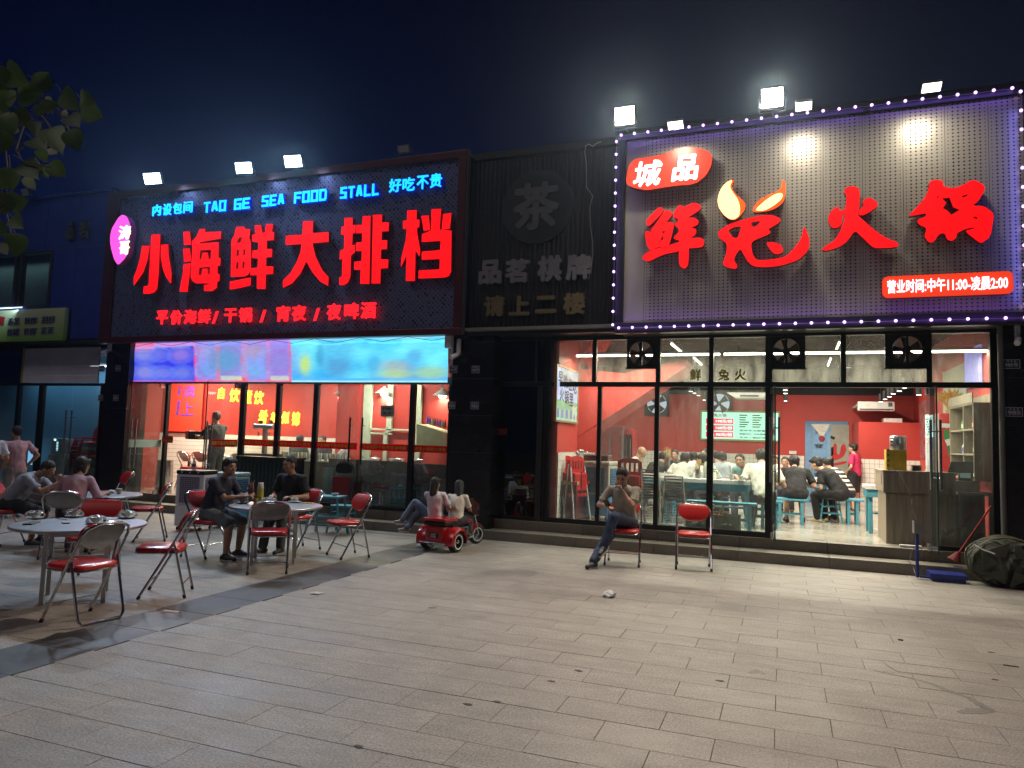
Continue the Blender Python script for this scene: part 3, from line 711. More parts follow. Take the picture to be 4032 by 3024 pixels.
# ================================================================ signs
def holes_mat(name, col, kind, px_, pz_, x0=0., pw=None, margin=0.):
    """perforated sheet: holes are cut by transparency, laid out in metres"""
    m, t = _mat(name)
    o = nn(t, 'ShaderNodeOutputMaterial'); b = nn(t, 'ShaderNodeBsdfPrincipled')
    tc = nn(t, 'ShaderNodeNewGeometry'); sx = nn(t, 'ShaderNodeSeparateXYZ'); t.links.new(tc.outputs['Position'], sx.inputs[0])
    nz = nn(t, 'ShaderNodeTexNoise'); nz.inputs['Scale'].default_value = .8; nz.inputs['Detail'].default_value = 5; t.links.new(tc.outputs['Position'], nz.inputs['Vector'])
    r = nn(t, 'ShaderNodeMix', data_type='RGBA'); r.inputs[6].default_value = (*(V(col)*.8), 1); r.inputs[7].default_value = (*(V(col)*1.15), 1)
    t.links.new(nz.outputs[0], r.inputs[0]); t.links.new(r.outputs[2], b.inputs['Base Color'])
    b.inputs['Roughness'].default_value = .38; b.inputs['Metallic'].default_value = .35
    def M(op, a, c=None, cl=False):
        n = nn(t, 'ShaderNodeMath', operation=op); n.use_clamp = cl
        for i, q in enumerate((a, c)):
            if q is None: continue
            if isinstance(q, (int, float)): n.inputs[i].default_value = q
            else: t.links.new(q, n.inputs[i])
        return n.outputs[0]
    X = M('SUBTRACT', sx.outputs[0], x0); Z = sx.outputs[2]
    if kind == 'star':
        u = M('DIVIDE', X, px_); v = M('DIVIDE', Z, pz_)
        fu = M('ABSOLUTE', M('SUBTRACT', M('FRACT', u), .5)); fv = M('ABSOLUTE', M('SUBTRACT', M('FRACT', v), .5))
        # astroid: sqrt(|u|)+sqrt(|v|) < k
        s_ = M('ADD', M('SQRT', fu), M('SQRT', fv)); hole = M('LESS_THAN', s_, .69)
        if pw:
            lx = M('MODULO', X, pw); a_ = M('GREATER_THAN', lx, margin); c_ = M('LESS_THAN', lx, pw-margin); hole = M('MULTIPLY', hole, M('MULTIPLY', a_, c_))
    else:
        vo = nn(t, 'ShaderNodeTexVoronoi'); vo.inputs['Scale'].default_value = 1/px_; vo.inputs['Randomness'].default_value = .25; vo.voronoi_dimensions = '2D'
        cb = nn(t, 'ShaderNodeCombineXYZ'); u = X; v = M('MULTIPLY', Z, 1.0)
        # rotate the grid by 45 degrees
        t.links.new(M('ADD', u, v), cb.inputs[0]); t.links.new(M('SUBTRACT', u, v), cb.inputs[1]); t.links.new(cb.outputs[0], vo.inputs['Vector'])
        sc = nn(t, 'ShaderNodeSeparateColor'); t.links.new(vo.outputs['Color'], sc.inputs[0])
        thr = M('ADD', M('MULTIPLY', M('POWER', sc.outputs[0], 2.5), .24), .17)
        hole = M('LESS_THAN', vo.outputs['Distance'], thr)
    tr = nn(t, 'ShaderNodeBsdfTransparent'); mx = nn(t, 'ShaderNodeMixShader')
    t.links.new(hole, mx.inputs[0]); t.links.new(b.outputs[0], mx.inputs[1]); t.links.new(tr.outputs[0], mx.inputs[2]); t.links.new(mx.outputs[0], o.inputs[0])
    return m
SY = 10.85
# ---- hotpot sign
sx0 = F(2446, 900, SY).x-.05; sxe = 3.02
pz0 = F(2440, 1272, SY).z; pz1 = F(2446, 556, SY).z; fz0 = pz0-.16; fz1 = pz1+.17
sign = thing('shop_sign', 'big perforated grey sign with red hotpot characters and purple bulbs', 'sign', (0, SY, 0))
xs = [F(q, 900, SY).x for q in (2546-8, 2677-4, 2814, 2951, 3097+4, 3241+4, 3396+4, 3554+4, 3721+4, 3896+6)]
pw = (xs[-1]-xs[0])/9; M_perf = holes_mat('star_perforated_sheet', (.50, .48, .44), 'star', pw/8, pw/10, xs[0], pw, pw/16)
edges = [sx0+.10] + [xs[0]+i*pw for i in range(10)] + [sxe-.08]
for a, b_ in zip(edges, edges[1:]): MB().box(a+.003, SY+.03, pz0, b_-.003, SY+.033, pz1).build('perforated_panel', M_perf, sign)
MB().box(sx0+.02, SY+.11, fz0+.03, sxe, SY+.60, fz1-.03).build('cabinet', mat('sign_cabinet', (.045, .045, .05), .7), sign)
M_fr = mat('sign_frame', (.03, .03, .036), .35, .3)
for a, b_, c, d in ((sx0-.02, pz1, sxe+.04, fz1), (sx0-.02, fz0, sxe+.04, pz0), (sx0-.02, pz0+.001, sx0+.10, pz1-.001), (sxe-.08, pz0+.001, sxe+.04, pz1-.001)):
    MB().bbox(a, SY-.02, b_, c, SY+.109, d, .008).build('frame', M_fr, sign)
# glyph outlines drawn from the sign itself
SL = SY-.12
def px2(fn, pts): return [(lambda p: (p.x, p.z))(F(*fn(a, b), SL)) for a, b in pts]
c3 = lambda a, b: (2500+a/2.949, 650+b/2.949)
c4 = lambda a, b: (3132+a/2.37, 250+b/2.37)
c5 = lambda a, b: (3132+a/2.458, 800+b/2.458)
c2 = lambda a, b: (2350+a/2.37, 250+b/2.37)
M_rlet = emit('red_lit_letter', (1, .003, .006), 1.1, True, base=(.2, .004, .004)); M_rside = mat('red_letter_side', (.25, .01, .012), .4)
M_yel = emit('yellow_lit_face', (1., .80, .28), 1.6, False); M_org = emit('orange_lit_face', (1, .10, .012), .85, False)
def letter(par, pieces, m, Y, depth=.09, name='letter', back=None, dz=.0):
    mb = MB()
    for k, lp in enumerate(pieces): mb.prism(lp, lambda u, v, w_: V((u, Y-dz-k*.0012+w_, v)), .012)
    o = mb.build(name, m, par)
    mb = MB()
    for k, lp in enumerate(pieces):
        mb.prism(lp, lambda u, v, w_: V((u, Y+.0125-dz-k*.0012+w_, v)), depth)
    mb.build('return', back or M_rside, o); return o
def smooth_loop(pts, it=1):
    for _ in range(it):
        q = []
        for i in range(len(pts)):
            a = V(pts[i]); b = V(pts[(i+1) % len(pts)]); q += [tuple(a.lerp(b, .2)), tuple(a.lerp(b, .8))]
        pts = q
    return pts
sm = lambda fn, pts: smooth_loop(px2(fn, pts))
A = [sm(c3, [(130, 640), (262, 500), (290, 485), (328, 505), (325, 545), (175, 700), (150, 705), (130, 680)]),
     sm(c3, [(335, 540), (375, 515), (430, 548), (428, 585), (330, 700), (215, 800), (185, 770)]),
     [sm(c3, [(175, 750), (300, 640), (345, 665), (430, 662), (455, 690), (440, 765), (400, 920), (370, 940), (270, 950), (180, 990), (140, 940), (115, 800), (120, 775), (155, 762), (205, 800)]),
      px2(c3, [(310, 770), (350, 765), (335, 800)]), px2(c3, [(305, 850), (325, 815), (330, 865), (300, 880)])],
     sm(c3, [(85, 1060), (180, 990), (400, 930), (640, 850), (760, 840), (805, 870), (800, 930), (770, 955), (620, 965), (510, 1000), (330, 1035), (155, 1122), (95, 1095)]),
     sm(c3, [(440, 580), (470, 520), (510, 463), (545, 470), (560, 495), (690, 428), (765, 470), (768, 500), (740, 530), (600, 620), (510, 640), (490, 622), (450, 610)]),
     sm(c3, [(455, 690), (520, 625), (680, 605), (740, 645), (735, 690), (640, 735), (700, 735), (715, 775), (700, 810), (625, 860), (520, 880), (440, 850), (515, 772), (500, 730)]),
     sm(c3, [(515, 850), (625, 840), (625, 1150), (578, 1207), (512, 1165), (512, 1000)])]
letter(sign, A, M_rlet, SL, name='character')
B = [[sm(c3, [(970, 770), (1080, 690), (1300, 620), (1480, 580), (1600, 580), (1690, 620), (1685, 660), (1540, 745), (1575, 770), (1560, 800), (1360, 880), (1350, 950), (1370, 1050), (1420, 1108), (1600, 1095), (1760, 1060), (1880, 930), (1940, 830), (1952, 740), (1968, 712), (1985, 750), (2020, 830), (2030, 910), (2005, 1000), (1900, 1100), (1700, 1165), (1520, 1185), (1380, 1175), (1320, 1130), (1270, 1050), (1225, 970), (1165, 1045), (1150, 1110), (1185, 1150), (1185, 1195), (1150, 1205), (1040, 1175), (1020, 1130), (1060, 1040), (1070, 910), (985, 850), (965, 800)]),
      sm(c3, [(1080, 760), (1150, 715), (1240, 710), (1200, 830), (1170, 852), (1120, 825)]), sm(c3, [(1340, 665), (1470, 645), (1400, 715), (1370, 720)])],
     sm(c3, [(1515, 893), (1640, 900), (1700, 930), (1722, 985), (1705, 1020), (1640, 1035), (1590, 1010)])]
letter(sign, B, M_rlet, SL, name='character')
fl = [sm(c3, [(1155, 180), (1120, 165), (1050, 210), (985, 300), (955, 410), (975, 500), (1030, 580), (1100, 630), (1160, 635), (1210, 600), (1270, 530), (1287, 465), (1265, 420), (1180, 350), (1135, 290), (1125, 230)])]
fi = [sm(c3, [(1135, 172), (1050, 212), (987, 300), (958, 410), (978, 500), (1032, 578), (1100, 627), (1158, 630), (1212, 588), (1222, 500), (1200, 410), (1130, 310), (1100, 250)])]
letter(sign, fl, M_org, SL, name='flame'); letter(sign, fi, M_yel, SL-.014, .001, name='flame_core', back=M_org)
fl = [sm(c3, [(1710, 175), (1745, 175), (1748, 350), (1725, 430), (1650, 490), (1560, 530), (1400, 550), (1370, 530), (1380, 480), (1450, 400), (1560, 345), (1680, 290), (1705, 240)])]
fi = [sm(c3, [(1690, 325), (1720, 345), (1700, 400), (1600, 480), (1500, 530), (1400, 530), (1430, 490), (1520, 410), (1620, 345)])]
letter(sign, fl, M_org, SL, name='flame'); letter(sign, fi, M_yel, SL-.014, .001, name='flame_core', back=M_org)
Hh = [sm(c4, [(450, 1195), (480, 1150), (545, 1143), (600, 1165), (597, 1340), (580, 1410)]) ]
hp = px2(c4, [(450, 1195), (480, 1150), (545, 1143), (600, 1165), (597, 1340), (580, 1410)]) + px2(c5, [(640, 150), (750, 250), (880, 340), (970, 370), (1000, 400), (980, 425), (770, 435), (720, 400), (640, 320), (575, 262), (500, 370), (430, 420), (300, 460), (260, 450), (270, 425), (370, 370), (430, 280), (480, 150), (475, 80)]) + px2(c4, [(475, 1300), (480, 1230)])
Hh = [smooth_loop(hp), sm(c4, [(590, 1380), (640, 1320), (625, 1290), (650, 1262), (700, 1250), (765, 1295), (768, 1335), (640, 1415), (590, 1410)]),
      sm(c4, [(400, 1330), (415, 1380), (475, 1355), (440, 1420), (430, 1500), (400, 1530), (345, 1535), (310, 1480), (308, 1420), (345, 1365)])]
letter(sign, Hh, M_rlet, SL, name='character')
kp = px2(c4, [(1250, 1100), (1310, 1083), (1375, 1090), (1382, 1150), (1500, 1165), (1640, 1090), (1680, 1088), (1770, 1140), (1765, 1190), (1700, 1290), (1650, 1325), (1760, 1330), (1850, 1400), (1845, 1470)]) + px2(c5, [(1915, 150), (1890, 320), (1800, 390), (1730, 340), (1640, 265), (1720, 250), (1740, 230), (1650, 245), (1560, 290), (1560, 330), (1520, 365), (1470, 350), (1450, 290), (1400, 290), (1330, 380), (1290, 375), (1250, 320), (1275, 240), (1190, 200), (1180, 160), (1260, 130), (1270, 95), (1180, 110), (1100, 125)]) + px2(c4, [(1075, 1400), (1200, 1270), (1250, 1160)])
K = [[smooth_loop(kp), px2(c4, [(1365, 1255), (1440, 1250), (1475, 1340), (1535, 1362), (1455, 1415), (1415, 1370), (1375, 1350), (1410, 1300)]), px2(c4, [(1555, 1235), (1612, 1215), (1600, 1240), (1555, 1250)]), px2(c4, [(1650, 1435), (1690, 1425), (1705, 1460)]), px2(c4, [(1330, 1235), (1350, 1228), (1300, 1280)])]]
letter(sign, K, M_rlet, SL, name='character')
# red cartouche with the two small characters
M_rpl = emit('red_lit_plaque', (1, .055, .016), .75, False, base=(.5, .03, .02)); M_wl = emit('white_lit_letter', (1, .93, .98), 1.3, False)
cart = letter(sign, [sm(c2, [(275, 1100), (300, 960), (360, 895), (500, 880), (640, 850), (720, 805), (860, 782), (960, 795), (1050, 830), (1080, 880), (1070, 960), (1020, 1050), (920, 1130), (740, 1145), (600, 1165), (480, 1188), (350, 1165), (290, 1140)])], M_rpl, SL-.03, .12, name='plaque')
def bx2(fn, x0, y0, x1, y1, Y):
    a = fn(x0, y0); b = fn(x1, y1); return pxbox(a[0], a[1], b[0], b[1], Y)
def slant(x0, z0, x1, z1, Y, k=.12): return lambda u, v, w_: V((x0+(x1-x0)*(u*(1-k)+k*v), Y+w_, z0+(z1-z0)*v))
lettering('character', '城', M_wl, cart, slant(*bx2(c2, 330, 905, 620, 1145, SL-.05), SL-.045), bold=.022, depth=.012)
lettering('character', '品', M_wl, cart, slant(*bx2(c2, 693, 850, 967, 1090, SL-.05), SL-.045), bold=.030, depth=.012)
# opening hours board
pb = px2(c5, [(838, 742), (850, 722), (880, 713), (1000, 708), (2050, 658), (2085, 668), (2103, 695), (2103, 840), (2090, 868), (2060, 880), (900, 920), (860, 915), (842, 890)])
pb = [(p[0], p[1]) for p in pb]
hx0 = min(p[0] for p in pb); hx1 = max(p[0] for p in pb); hz0 = F(*c5(1470, 900), SL).z; hz1 = F(*c5(1470, 686), SL).z
def rrect(x0, z0, x1, z1, r, n=5):
    o = []
    for cx, cz, a0 in ((x1-r, z1-r, 0), (x0+r, z1-r, 90), (x0+r, z0+r, 180), (x1-r, z0+r, 270)):
        o += [(cx+r*cos(radians(a0+90*i/n)), cz+r*sin(radians(a0+90*i/n))) for i in range(n+1)]
    return o
hb = letter(sign, [rrect(hx0, hz0, hx1, hz1, .07)], M_rpl, SL-.02, .10, name='hours_board')
hh = hz1-hz0
lettering('lettering', '营业时间:中午11:00-凌晨2:00', M_wl, hb, facade_T(hx0+.06, hz0+hh*.20, hx1-.06, hz1-hh*.18, SL-.034), bold=.014, depth=.012)
# string of bulbs round the sign
bul = thing('string_lights', 'string of purple-white round bulbs around the hotpot sign', 'string lights', (0, SY-.03, 0))
M_bulb = emit('bulb_glow', (.66, .42, 1.0), 2.6, False); M_wire = mat('thin_wire', (.3, .28, .33), .6)
BY = SY-.06; pts = []
tz = F(2446, 532, BY).z; bz = F(2436, 1291, BY).z; lx = F(2420, 900, BY).x; rx = F(4027, 700, BY).x
xa, xb = F(2446, 532, BY).x, F(3986, 349, BY).x
pts += [(xa+(xb-xa)*k/25, tz) for k in range(26)]
za, zb = F(2429, 557, BY).z, F(2406, 1279, BY).z
lp = [(lx, za+(zb-za)*k/14) for k in range(15)]
xc, xd = F(2436, 1291, BY).x, F(3960, 1248, BY).x
bp_ = [(xc+(xd-xc)*k/24, bz) for k in range(25)] + [(xd+(xd-xc)/24, bz)]
rp = [(rx, tz-.06-.255*k) for k in range(12)]
bm_ = MB().sph((0, 0, 0), .021, 10, 8).mesh('bulb'); bm_.materials.append(M_bulb); bm_.polygons.foreach_set('use_smooth', [True]*len(bm_.polygons))
for x_, z_ in pts+lp+bp_+rp:
    o = bpy.data.objects.new('bulb', bm_); COL.objects.link(o); o.parent = bul; o.location = V((x_, BY, z_))-bul.location
MB().tube([(x_, BY+.02, z_-.004*(i % 2)) for i, (x_, z_) in enumerate(pts)], .003, 5).tube([(x_, BY+.02, z_) for x_, z_ in lp], .003, 5).tube([(x_, BY+.02, z_) for x_, z_ in bp_], .003, 5).tube([(x_, BY+.02, z_) for x_, z_ in rp], .003, 5).build('wire', M_wire, bul)
def area(name, loc, tgt, power, col, sx_, sy_, spread=150):
    l = bpy.data.lights.new(name, 'AREA'); l.shape = 'RECTANGLE'; l.size = sx_; l.size_y = sy_; l.energy = power; l.color = col; l.spread = radians(spread)
    o = bpy.data.objects.new(name, l); COL.objects.link(o); o.location = loc
    o.rotation_euler = (V(tgt)-V(loc)).to_track_quat('-Z', 'Y').to_euler(); return o
# purple spill of the string on the sheet
for x_ in (-1.6, .2, 2.0):
    area('bulb_spill', (x_, BY-.06, tz), (x_, SY+.1, tz-.25), .8, (.30, .14, 1), 1.7, .03); area('bulb_spill', (x_, BY-.06, bz), (x_, SY+.1, bz+.25), 1.0, (.36, .12, 1), 1.7, .03)
area('bulb_spill', (lx, BY-.06, 4.9), (lx+.3, SY+.1, 4.9), .8, (.30, .14, 1), .03, 2.6); area('bulb_spill', (rx-.02, BY-.06, 4.9), (rx-.35, SY+.1, 4.9), 1.5, (.16, .16, 1), .03, 2.6)

# ---- floodlights
M_lens_w = emit('flood_lens_warm', (1, .93, .72), 22, True); M_lens_c = emit('flood_lens_cool', (.72, .95, 1), 22, True); M_bar = emit('bar_lens', (1, .95, .82), 4.5, True)
M_body = mat('flood_body', (.10, .10, .10), .45, .3)
def flood(px, py, wpx, hpx, lens, label, power, col, tgt, Y=10.55, tilt=25, on=True, lens_off=None, yaw=0, group='square floodlights on the sign tops'):
    c = F(px, py, Y); w_ = abs(F(px+wpx/2, py, Y).x-F(px-wpx/2, py, Y).x); h_ = F(px, py-hpx/2, Y).z-F(px, py+hpx/2, Y).z
    t = thing('floodlight', label, 'floodlight', c, group=group)
    t.rotation_euler = (radians(tilt), 0, radians(yaw))
    P = dict(local=True)
    MB().bbox(-w_/2, 0, -h_/2, w_/2, .05, h_/2, .01).build('body', M_body, t, local=True)
    mb = MB()
    for k in range(7): mb.box(-w_*.4, .05, -h_*.38+k*h_*.12, w_*.4, .085, -h_*.36+k*h_*.12)
    mb.build('cooling_fins', M_body, t, local=True)
    MB().box(-w_*.44, -.004, -h_*.42, w_*.44, -.001, h_*.42).build('lens', lens, t, local=True)
    MB().tube([(-w_/2-.012, .02, 0), (-w_/2-.012, .05, -h_*.62), (w_/2+.012, .05, -h_*.62), (w_/2+.012, .02, 0)], .008, 6).tube([(0, .05, -h_*.62), (0, .22, -h_*.66)], .010, 6).build('bracket', M_body, t, local=True)
    if power:
        o = area('flood_light', c+V((0, -.03, 0)), tgt, power, col, w_, h_, 130)
        if lens is M_lens_c: area('flood_spill', c+V((0, -.05, .02)), (c.x, 10.95, c.z-1.2), 7, (.45, .62, 1), w_, .1, 160)
    return t
cool, warm = (.60, .80, 1), (1, .86, .70)
flood(600, 703, 60, 45, M_lens_c, 'lit floodlight at the left corner of the seafood sign', 85, cool, (-8.5, 3, 0), yaw=10)
flood(960, 661, 60, 45, M_lens_c, 'lit floodlight in the middle of the seafood sign top', 85, cool, (-6, 3, 0), yaw=10)
flood(1154, 635, 64, 48, M_lens_c, 'lit floodlight right of the middle of the seafood sign top', 85, cool, (-5, 2, 0), yaw=10)
flood(2460, 456, 84, 76, M_lens_w, 'big lit floodlight at the left corner of the hotpot sign', 235, warm, (-2.0, 3.5, 0), tilt=12)
flood(3041, 385, 94, 82, M_lens_w, 'big lit floodlight near the middle of the hotpot sign', 235, warm, (.6, 3.5, 0), tilt=12)
flood(1588, 586, 46, 28, mat('unlit_lens', (.30, .32, .36), .3), 'unlit grey floodlight above the right part of the seafood sign', 0, None, None, tilt=30)
flood(98, 757, 30, 30, mat('unlit_lens', (.30, .32, .36), .3), 'unlit small floodlight on the blue wall top beside the leaves', 0, None, None, Y=10.8, tilt=20)
def barlight(px, py, wpx, label, tgtx):
    Y = 10.3; c = F(px, py, Y); w_ = abs(F(px+wpx/2, py, Y).x-F(px-wpx/2, py, Y).x)
    t = thing('bar_floodlight', label, 'floodlight', c, group='flat floodlights washing the hotpot sign')
    T_ = Matrix.Translation(c) @ Matrix.Rotation(radians(-24), 4, 'X')
    MB().bbox(-w_/2, -.08, 0, w_/2, .08, .035, .008, T=T_).build('body', M_body, t)
    mb = MB()
    for k in range(9): mb.box(-w_*.42+k*w_*.1, -.07, .0355, -w_*.40+k*w_*.1, .07, .055, T=T_)
    mb.build('cooling_fins', M_body, t)
    MB().box(-w_*.45, -.07, -.006, w_*.45, .07, -.001, T=T_).build('lens', M_bar, t)
    MB().tube([c+V((0, 0, .05)), c+V((0, .25, .06)), V((c.x, SY+.05, fz1+.0))], .008, 6).build('arm', M_body, t)
    area('sign_wash', c+V((0, -.06, -.03)), (tgtx, SY+.03, c.z-1.9), 10, (1, .88, .66), w_, .15, 150)
barlight(2660, 493, 64, 'flat floodlight over the red cartouche with white characters', F(2680, 800, SY).x)
barlight(3165, 418, 68, 'flat floodlight right of the big middle floodlight', F(3180, 800, SY).x)
barlight(3668, 344, 82, 'flat floodlight near the right end of the hotpot sign', F(3650, 800, SY).x)

# ---- seafood sign
S2 = 10.90
o_x0 = F(415, 1000, S2).x; o_x1 = F(1828, 1000, S2).x; o_z1 = F(1200, 668, S2).z; o_z0 = F(1200, 1332, S2).z
i_x0 = F(455, 1000, S2).x; i_x1 = F(1796, 1000, S2).x; i_z1 = F(1805, 624, S2).z; i_z0 = F(1786, 1291, S2).z
sg = thing('shop_sign', 'perforated sign with big red seafood characters in a dark red frame', 'sign', (0, S2, 0))
M_perf2 = holes_mat('dot_perforated_sheet', (.15, .165, .30), 'dot', .085, .085)
n_ = 9; pw2 = (i_x1-i_x0)/n_; zm = F(1500, 985, S2).z
for k in range(n_):
    for a, b_ in ((i_z0, zm), (zm, i_z1)): MB().box(i_x0+k*pw2+.002, S2+.03, a+.002, i_x0+(k+1)*pw2-.002, S2+.033, b_-.002).build('perforated_panel', M_perf2, sg)
MB().box(o_x0+.03, S2+.12, o_z0+.03, o_x1-.03, S2+.62, o_z1-.03).build('cabinet', mat('sign_cabinet', (.02, .02, .024), .7), sg)
M_rf = mat('dark_red_frame', (.085, .008, .012), .38, .2)
for a, b_, c, d in ((o_x0, i_z1, o_x1, o_z1), (o_x0, o_z0, o_x1, i_z0), (o_x0, i_z0+.001, i_x0, i_z1-.001), (i_x1, i_z0+.001, o_x1, i_z1-.001)):
    MB().bbox(a, S2-.03, b_, c, S2+.119, d, .01).build('frame', M_rf, sg)
MB().box(o_x1+.003, S2-.01, o_z0, o_x1+.018, S2+.1, o_z1).build('edge_trim', mat('edge_trim', (.35, .33, .33), .3, .8), sg)
SL2 = S2-.10
a5 = lambda a, b: (400+a/2.3707, 600+b/2.3707)
a3 = lambda a, b: (1000+a/2.074, 500+b/2.074)
def p2(fn, pts): return [(lambda p: (p.x, p.z))(F(*fn(a, b), SL2)) for a, b in pts]
L1 = [p2(a5, [(378, 873), (445, 872), (425, 1000), (385, 1120), (300, 1240), (300, 1165), (330, 1090), (360, 980)]),
      p2(a5, [(466, 768), (545, 765), (530, 1130), (515, 1270), (490, 1305), (450, 1318), (390, 1320), (393, 1250), (425, 1248), (440, 1230), (450, 1000)]),
      p2(a5, [(553, 862), (620, 858), (622, 960), (650, 1130), (645, 1222), (600, 1160), (570, 1080), (553, 980)])]
L2 = [p2(a5, [(762, 742), (820, 738), (832, 860), (770, 865)]), p2(a5, [(760, 900), (820, 896), (835, 1015), (770, 1022)]),
      p2(a5, [(765, 1045), (830, 1035), (800, 1300), (726, 1300), (760, 1130)]),
      p2(a5, [(915, 718), (967, 715), (962, 745), (1113, 738), (1110, 805), (925, 835), (880, 870), (845, 878), (842, 830), (885, 790)]),
      [p2(a5, [(880, 852), (1092, 838), (1090, 985), (1110, 988), (1105, 1055), (1082, 1058), (1080, 1135), (1100, 1137), (1097, 1200), (1080, 1203), (1075, 1260), (1035, 1293), (957, 1293), (957, 1238), (985, 1236), (1010, 1222), (880, 1222), (845, 1195), (832, 1160), (850, 880)]),
       p2(a5, [(918, 915), (1023, 910), (1018, 998), (912, 1000)]), p2(a5, [(912, 1075), (1013, 1068), (1010, 1138), (905, 1145)])],
      p2(a5, [(942, 936), (990, 934), (1003, 1003), (930, 1005)]), p2(a5, [(940, 1088), (990, 1086), (996, 1142), (935, 1145)])]
L3 = [[p2(a5, [(1255, 697), (1330, 692), (1335, 715), (1385, 718), (1375, 800), (1390, 840), (1390, 1090), (1370, 1135), (1335, 1158), (1205, 1162), (1212, 900), (1210, 858), (1213, 815), (1238, 775)]),
       p2(a5, [(1283, 795), (1312, 788), (1295, 840), (1255, 843)]), p2(a5, [(1260, 905), (1282, 903), (1280, 965), (1255, 965)]), p2(a5, [(1322, 903), (1342, 902), (1338, 955), (1318, 960)]), p2(a5, [(1258, 1022), (1278, 1020), (1275, 1085), (1252, 1085)]), p2(a5, [(1315, 1018), (1335, 1018), (1332, 1075), (1312, 1085)])],
      p2(a5, [(1198, 1205), (1390, 1168), (1388, 1240), (1300, 1262), (1196, 1280)]),
      p2(a5, [(1428, 682), (1485, 680), (1498, 750), (1525, 748), (1535, 670), (1598, 667), (1588, 742), (1608, 745), (1605, 818), (1540, 822), (1540, 900), (1590, 902), (1588, 975), (1535, 980), (1533, 1062), (1602, 1065), (1598, 1133), (1532, 1138), (1527, 1272), (1450, 1272), (1450, 1145), (1388, 1148), (1390, 1080), (1455, 1075), (1460, 990), (1405, 985), (1410, 915), (1462, 912), (1462, 838), (1408, 833), (1405, 768), (1440, 765)])]
L4 = [p2(a3, [(400, 770), (480, 766), (475, 866), (607, 858), (607, 937), (475, 948), (500, 1060), (555, 1170), (607, 1228), (603, 1297), (540, 1260), (480, 1190), (425, 1095), (380, 1190), (310, 1275), (237, 1312), (237, 1252), (300, 1190), (350, 1100), (380, 1020), (388, 955), (258, 962), (260, 888), (395, 880)])]
L5 = [p2(a3, [(738, 742), (803, 740), (803, 800), (828, 800), (825, 865), (803, 868), (800, 970), (822, 960), (822, 1020), (790, 1050), (785, 1220), (765, 1270), (735, 1290), (697, 1290), (698, 1226), (718, 1222), (722, 1075), (698, 1083), (703, 1010), (735, 995), (738, 880), (712, 880), (715, 812), (738, 810)]),
      p2(a3, [(888, 728), (950, 725), (940, 1280), (868, 1280), (870, 1165), (818, 1165), (820, 1100), (878, 1095), (880, 1012), (833, 1012), (835, 943), (882, 940), (884, 865), (835, 868), (837, 800), (884, 798)]),
      p2(a3, [(972, 718), (1045, 715), (1043, 780), (1100, 778), (1097, 850), (1042, 852), (1040, 925), (1087, 925), (1085, 995), (1037, 998), (1033, 1080), (1096, 1082), (1092, 1150), (1033, 1155), (1030, 1277), (960, 1277), (968, 900)])]
L6 = [p2(a3, [(1252, 682), (1327, 678), (1325, 755), (1350, 757), (1348, 815), (1328, 825), (1333, 880), (1355, 1000), (1350, 1055), (1317, 1005), (1312, 1255), (1240, 1257), (1245, 1045), (1200, 1140), (1203, 1070), (1240, 920), (1247, 832), (1217, 830), (1218, 765), (1250, 763)]),
      p2(a3, [(1365, 727), (1425, 722), (1437, 840), (1387, 848)]),
      p2(a3, [(1450, 672), (1527, 668), (1515, 838), (1612, 847), (1608, 1180), (1590, 1215), (1560, 1228), (1345, 1237), (1345, 1172), (1515, 1162), (1518, 1078), (1370, 1083), (1370, 1018), (1520, 1005), (1525, 930), (1370, 938), (1372, 875), (1435, 850), (1447, 840)]),
      p2(a3, [(1545, 712), (1612, 702), (1598, 830), (1533, 838)])]
for L_ in (L1, L2, L3, L4, L5, L6): letter(sg, L_, M_rlet, SL2, name='character')
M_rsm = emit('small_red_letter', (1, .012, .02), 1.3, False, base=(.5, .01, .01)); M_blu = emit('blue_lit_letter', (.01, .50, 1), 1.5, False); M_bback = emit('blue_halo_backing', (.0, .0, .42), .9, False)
low = [(508, 1475, 612, 1605, '平', a5), (640, 1472, 745, 1605, '价', a5), (765, 1466, 880, 1600, '海', a5), (897, 1462, 1012, 1596, '鲜', a5), (1030, 1482, 1082, 1595, '/', a5), (1142, 1455, 1252, 1588, '干', a5), (1278, 1447, 1398, 1585, '锅', a5), (1475, 1470, 1527, 1585, '/', a5),
       (180, 1458, 287, 1588, '宵', a3), (308, 1452, 420, 1582, '夜', a3), (485, 1478, 530, 1582, '/', a3), (593, 1440, 705, 1575, '夜', a3), (735, 1435, 852, 1568, '啤', a3), (870, 1428, 992, 1562, '酒', a3)]
for a, b_, c, d, ch, fn in low:
    q = bx2(fn, a, b_, c, d, SL2+.03)
    if ch == '/': MB().prism([(q[0], q[1]), (q[0]+.05, q[1]), (q[2], q[3]), (q[2]-.05, q[3])], lambda u, v, w_: V((u, SL2+.03+w_, v)), .03).build('stroke', M_rsm, sg)
    else: lettering('character', ch, M_rsm, sg, facade_T(*q, SL2+.03), bold=.028, depth=.03)
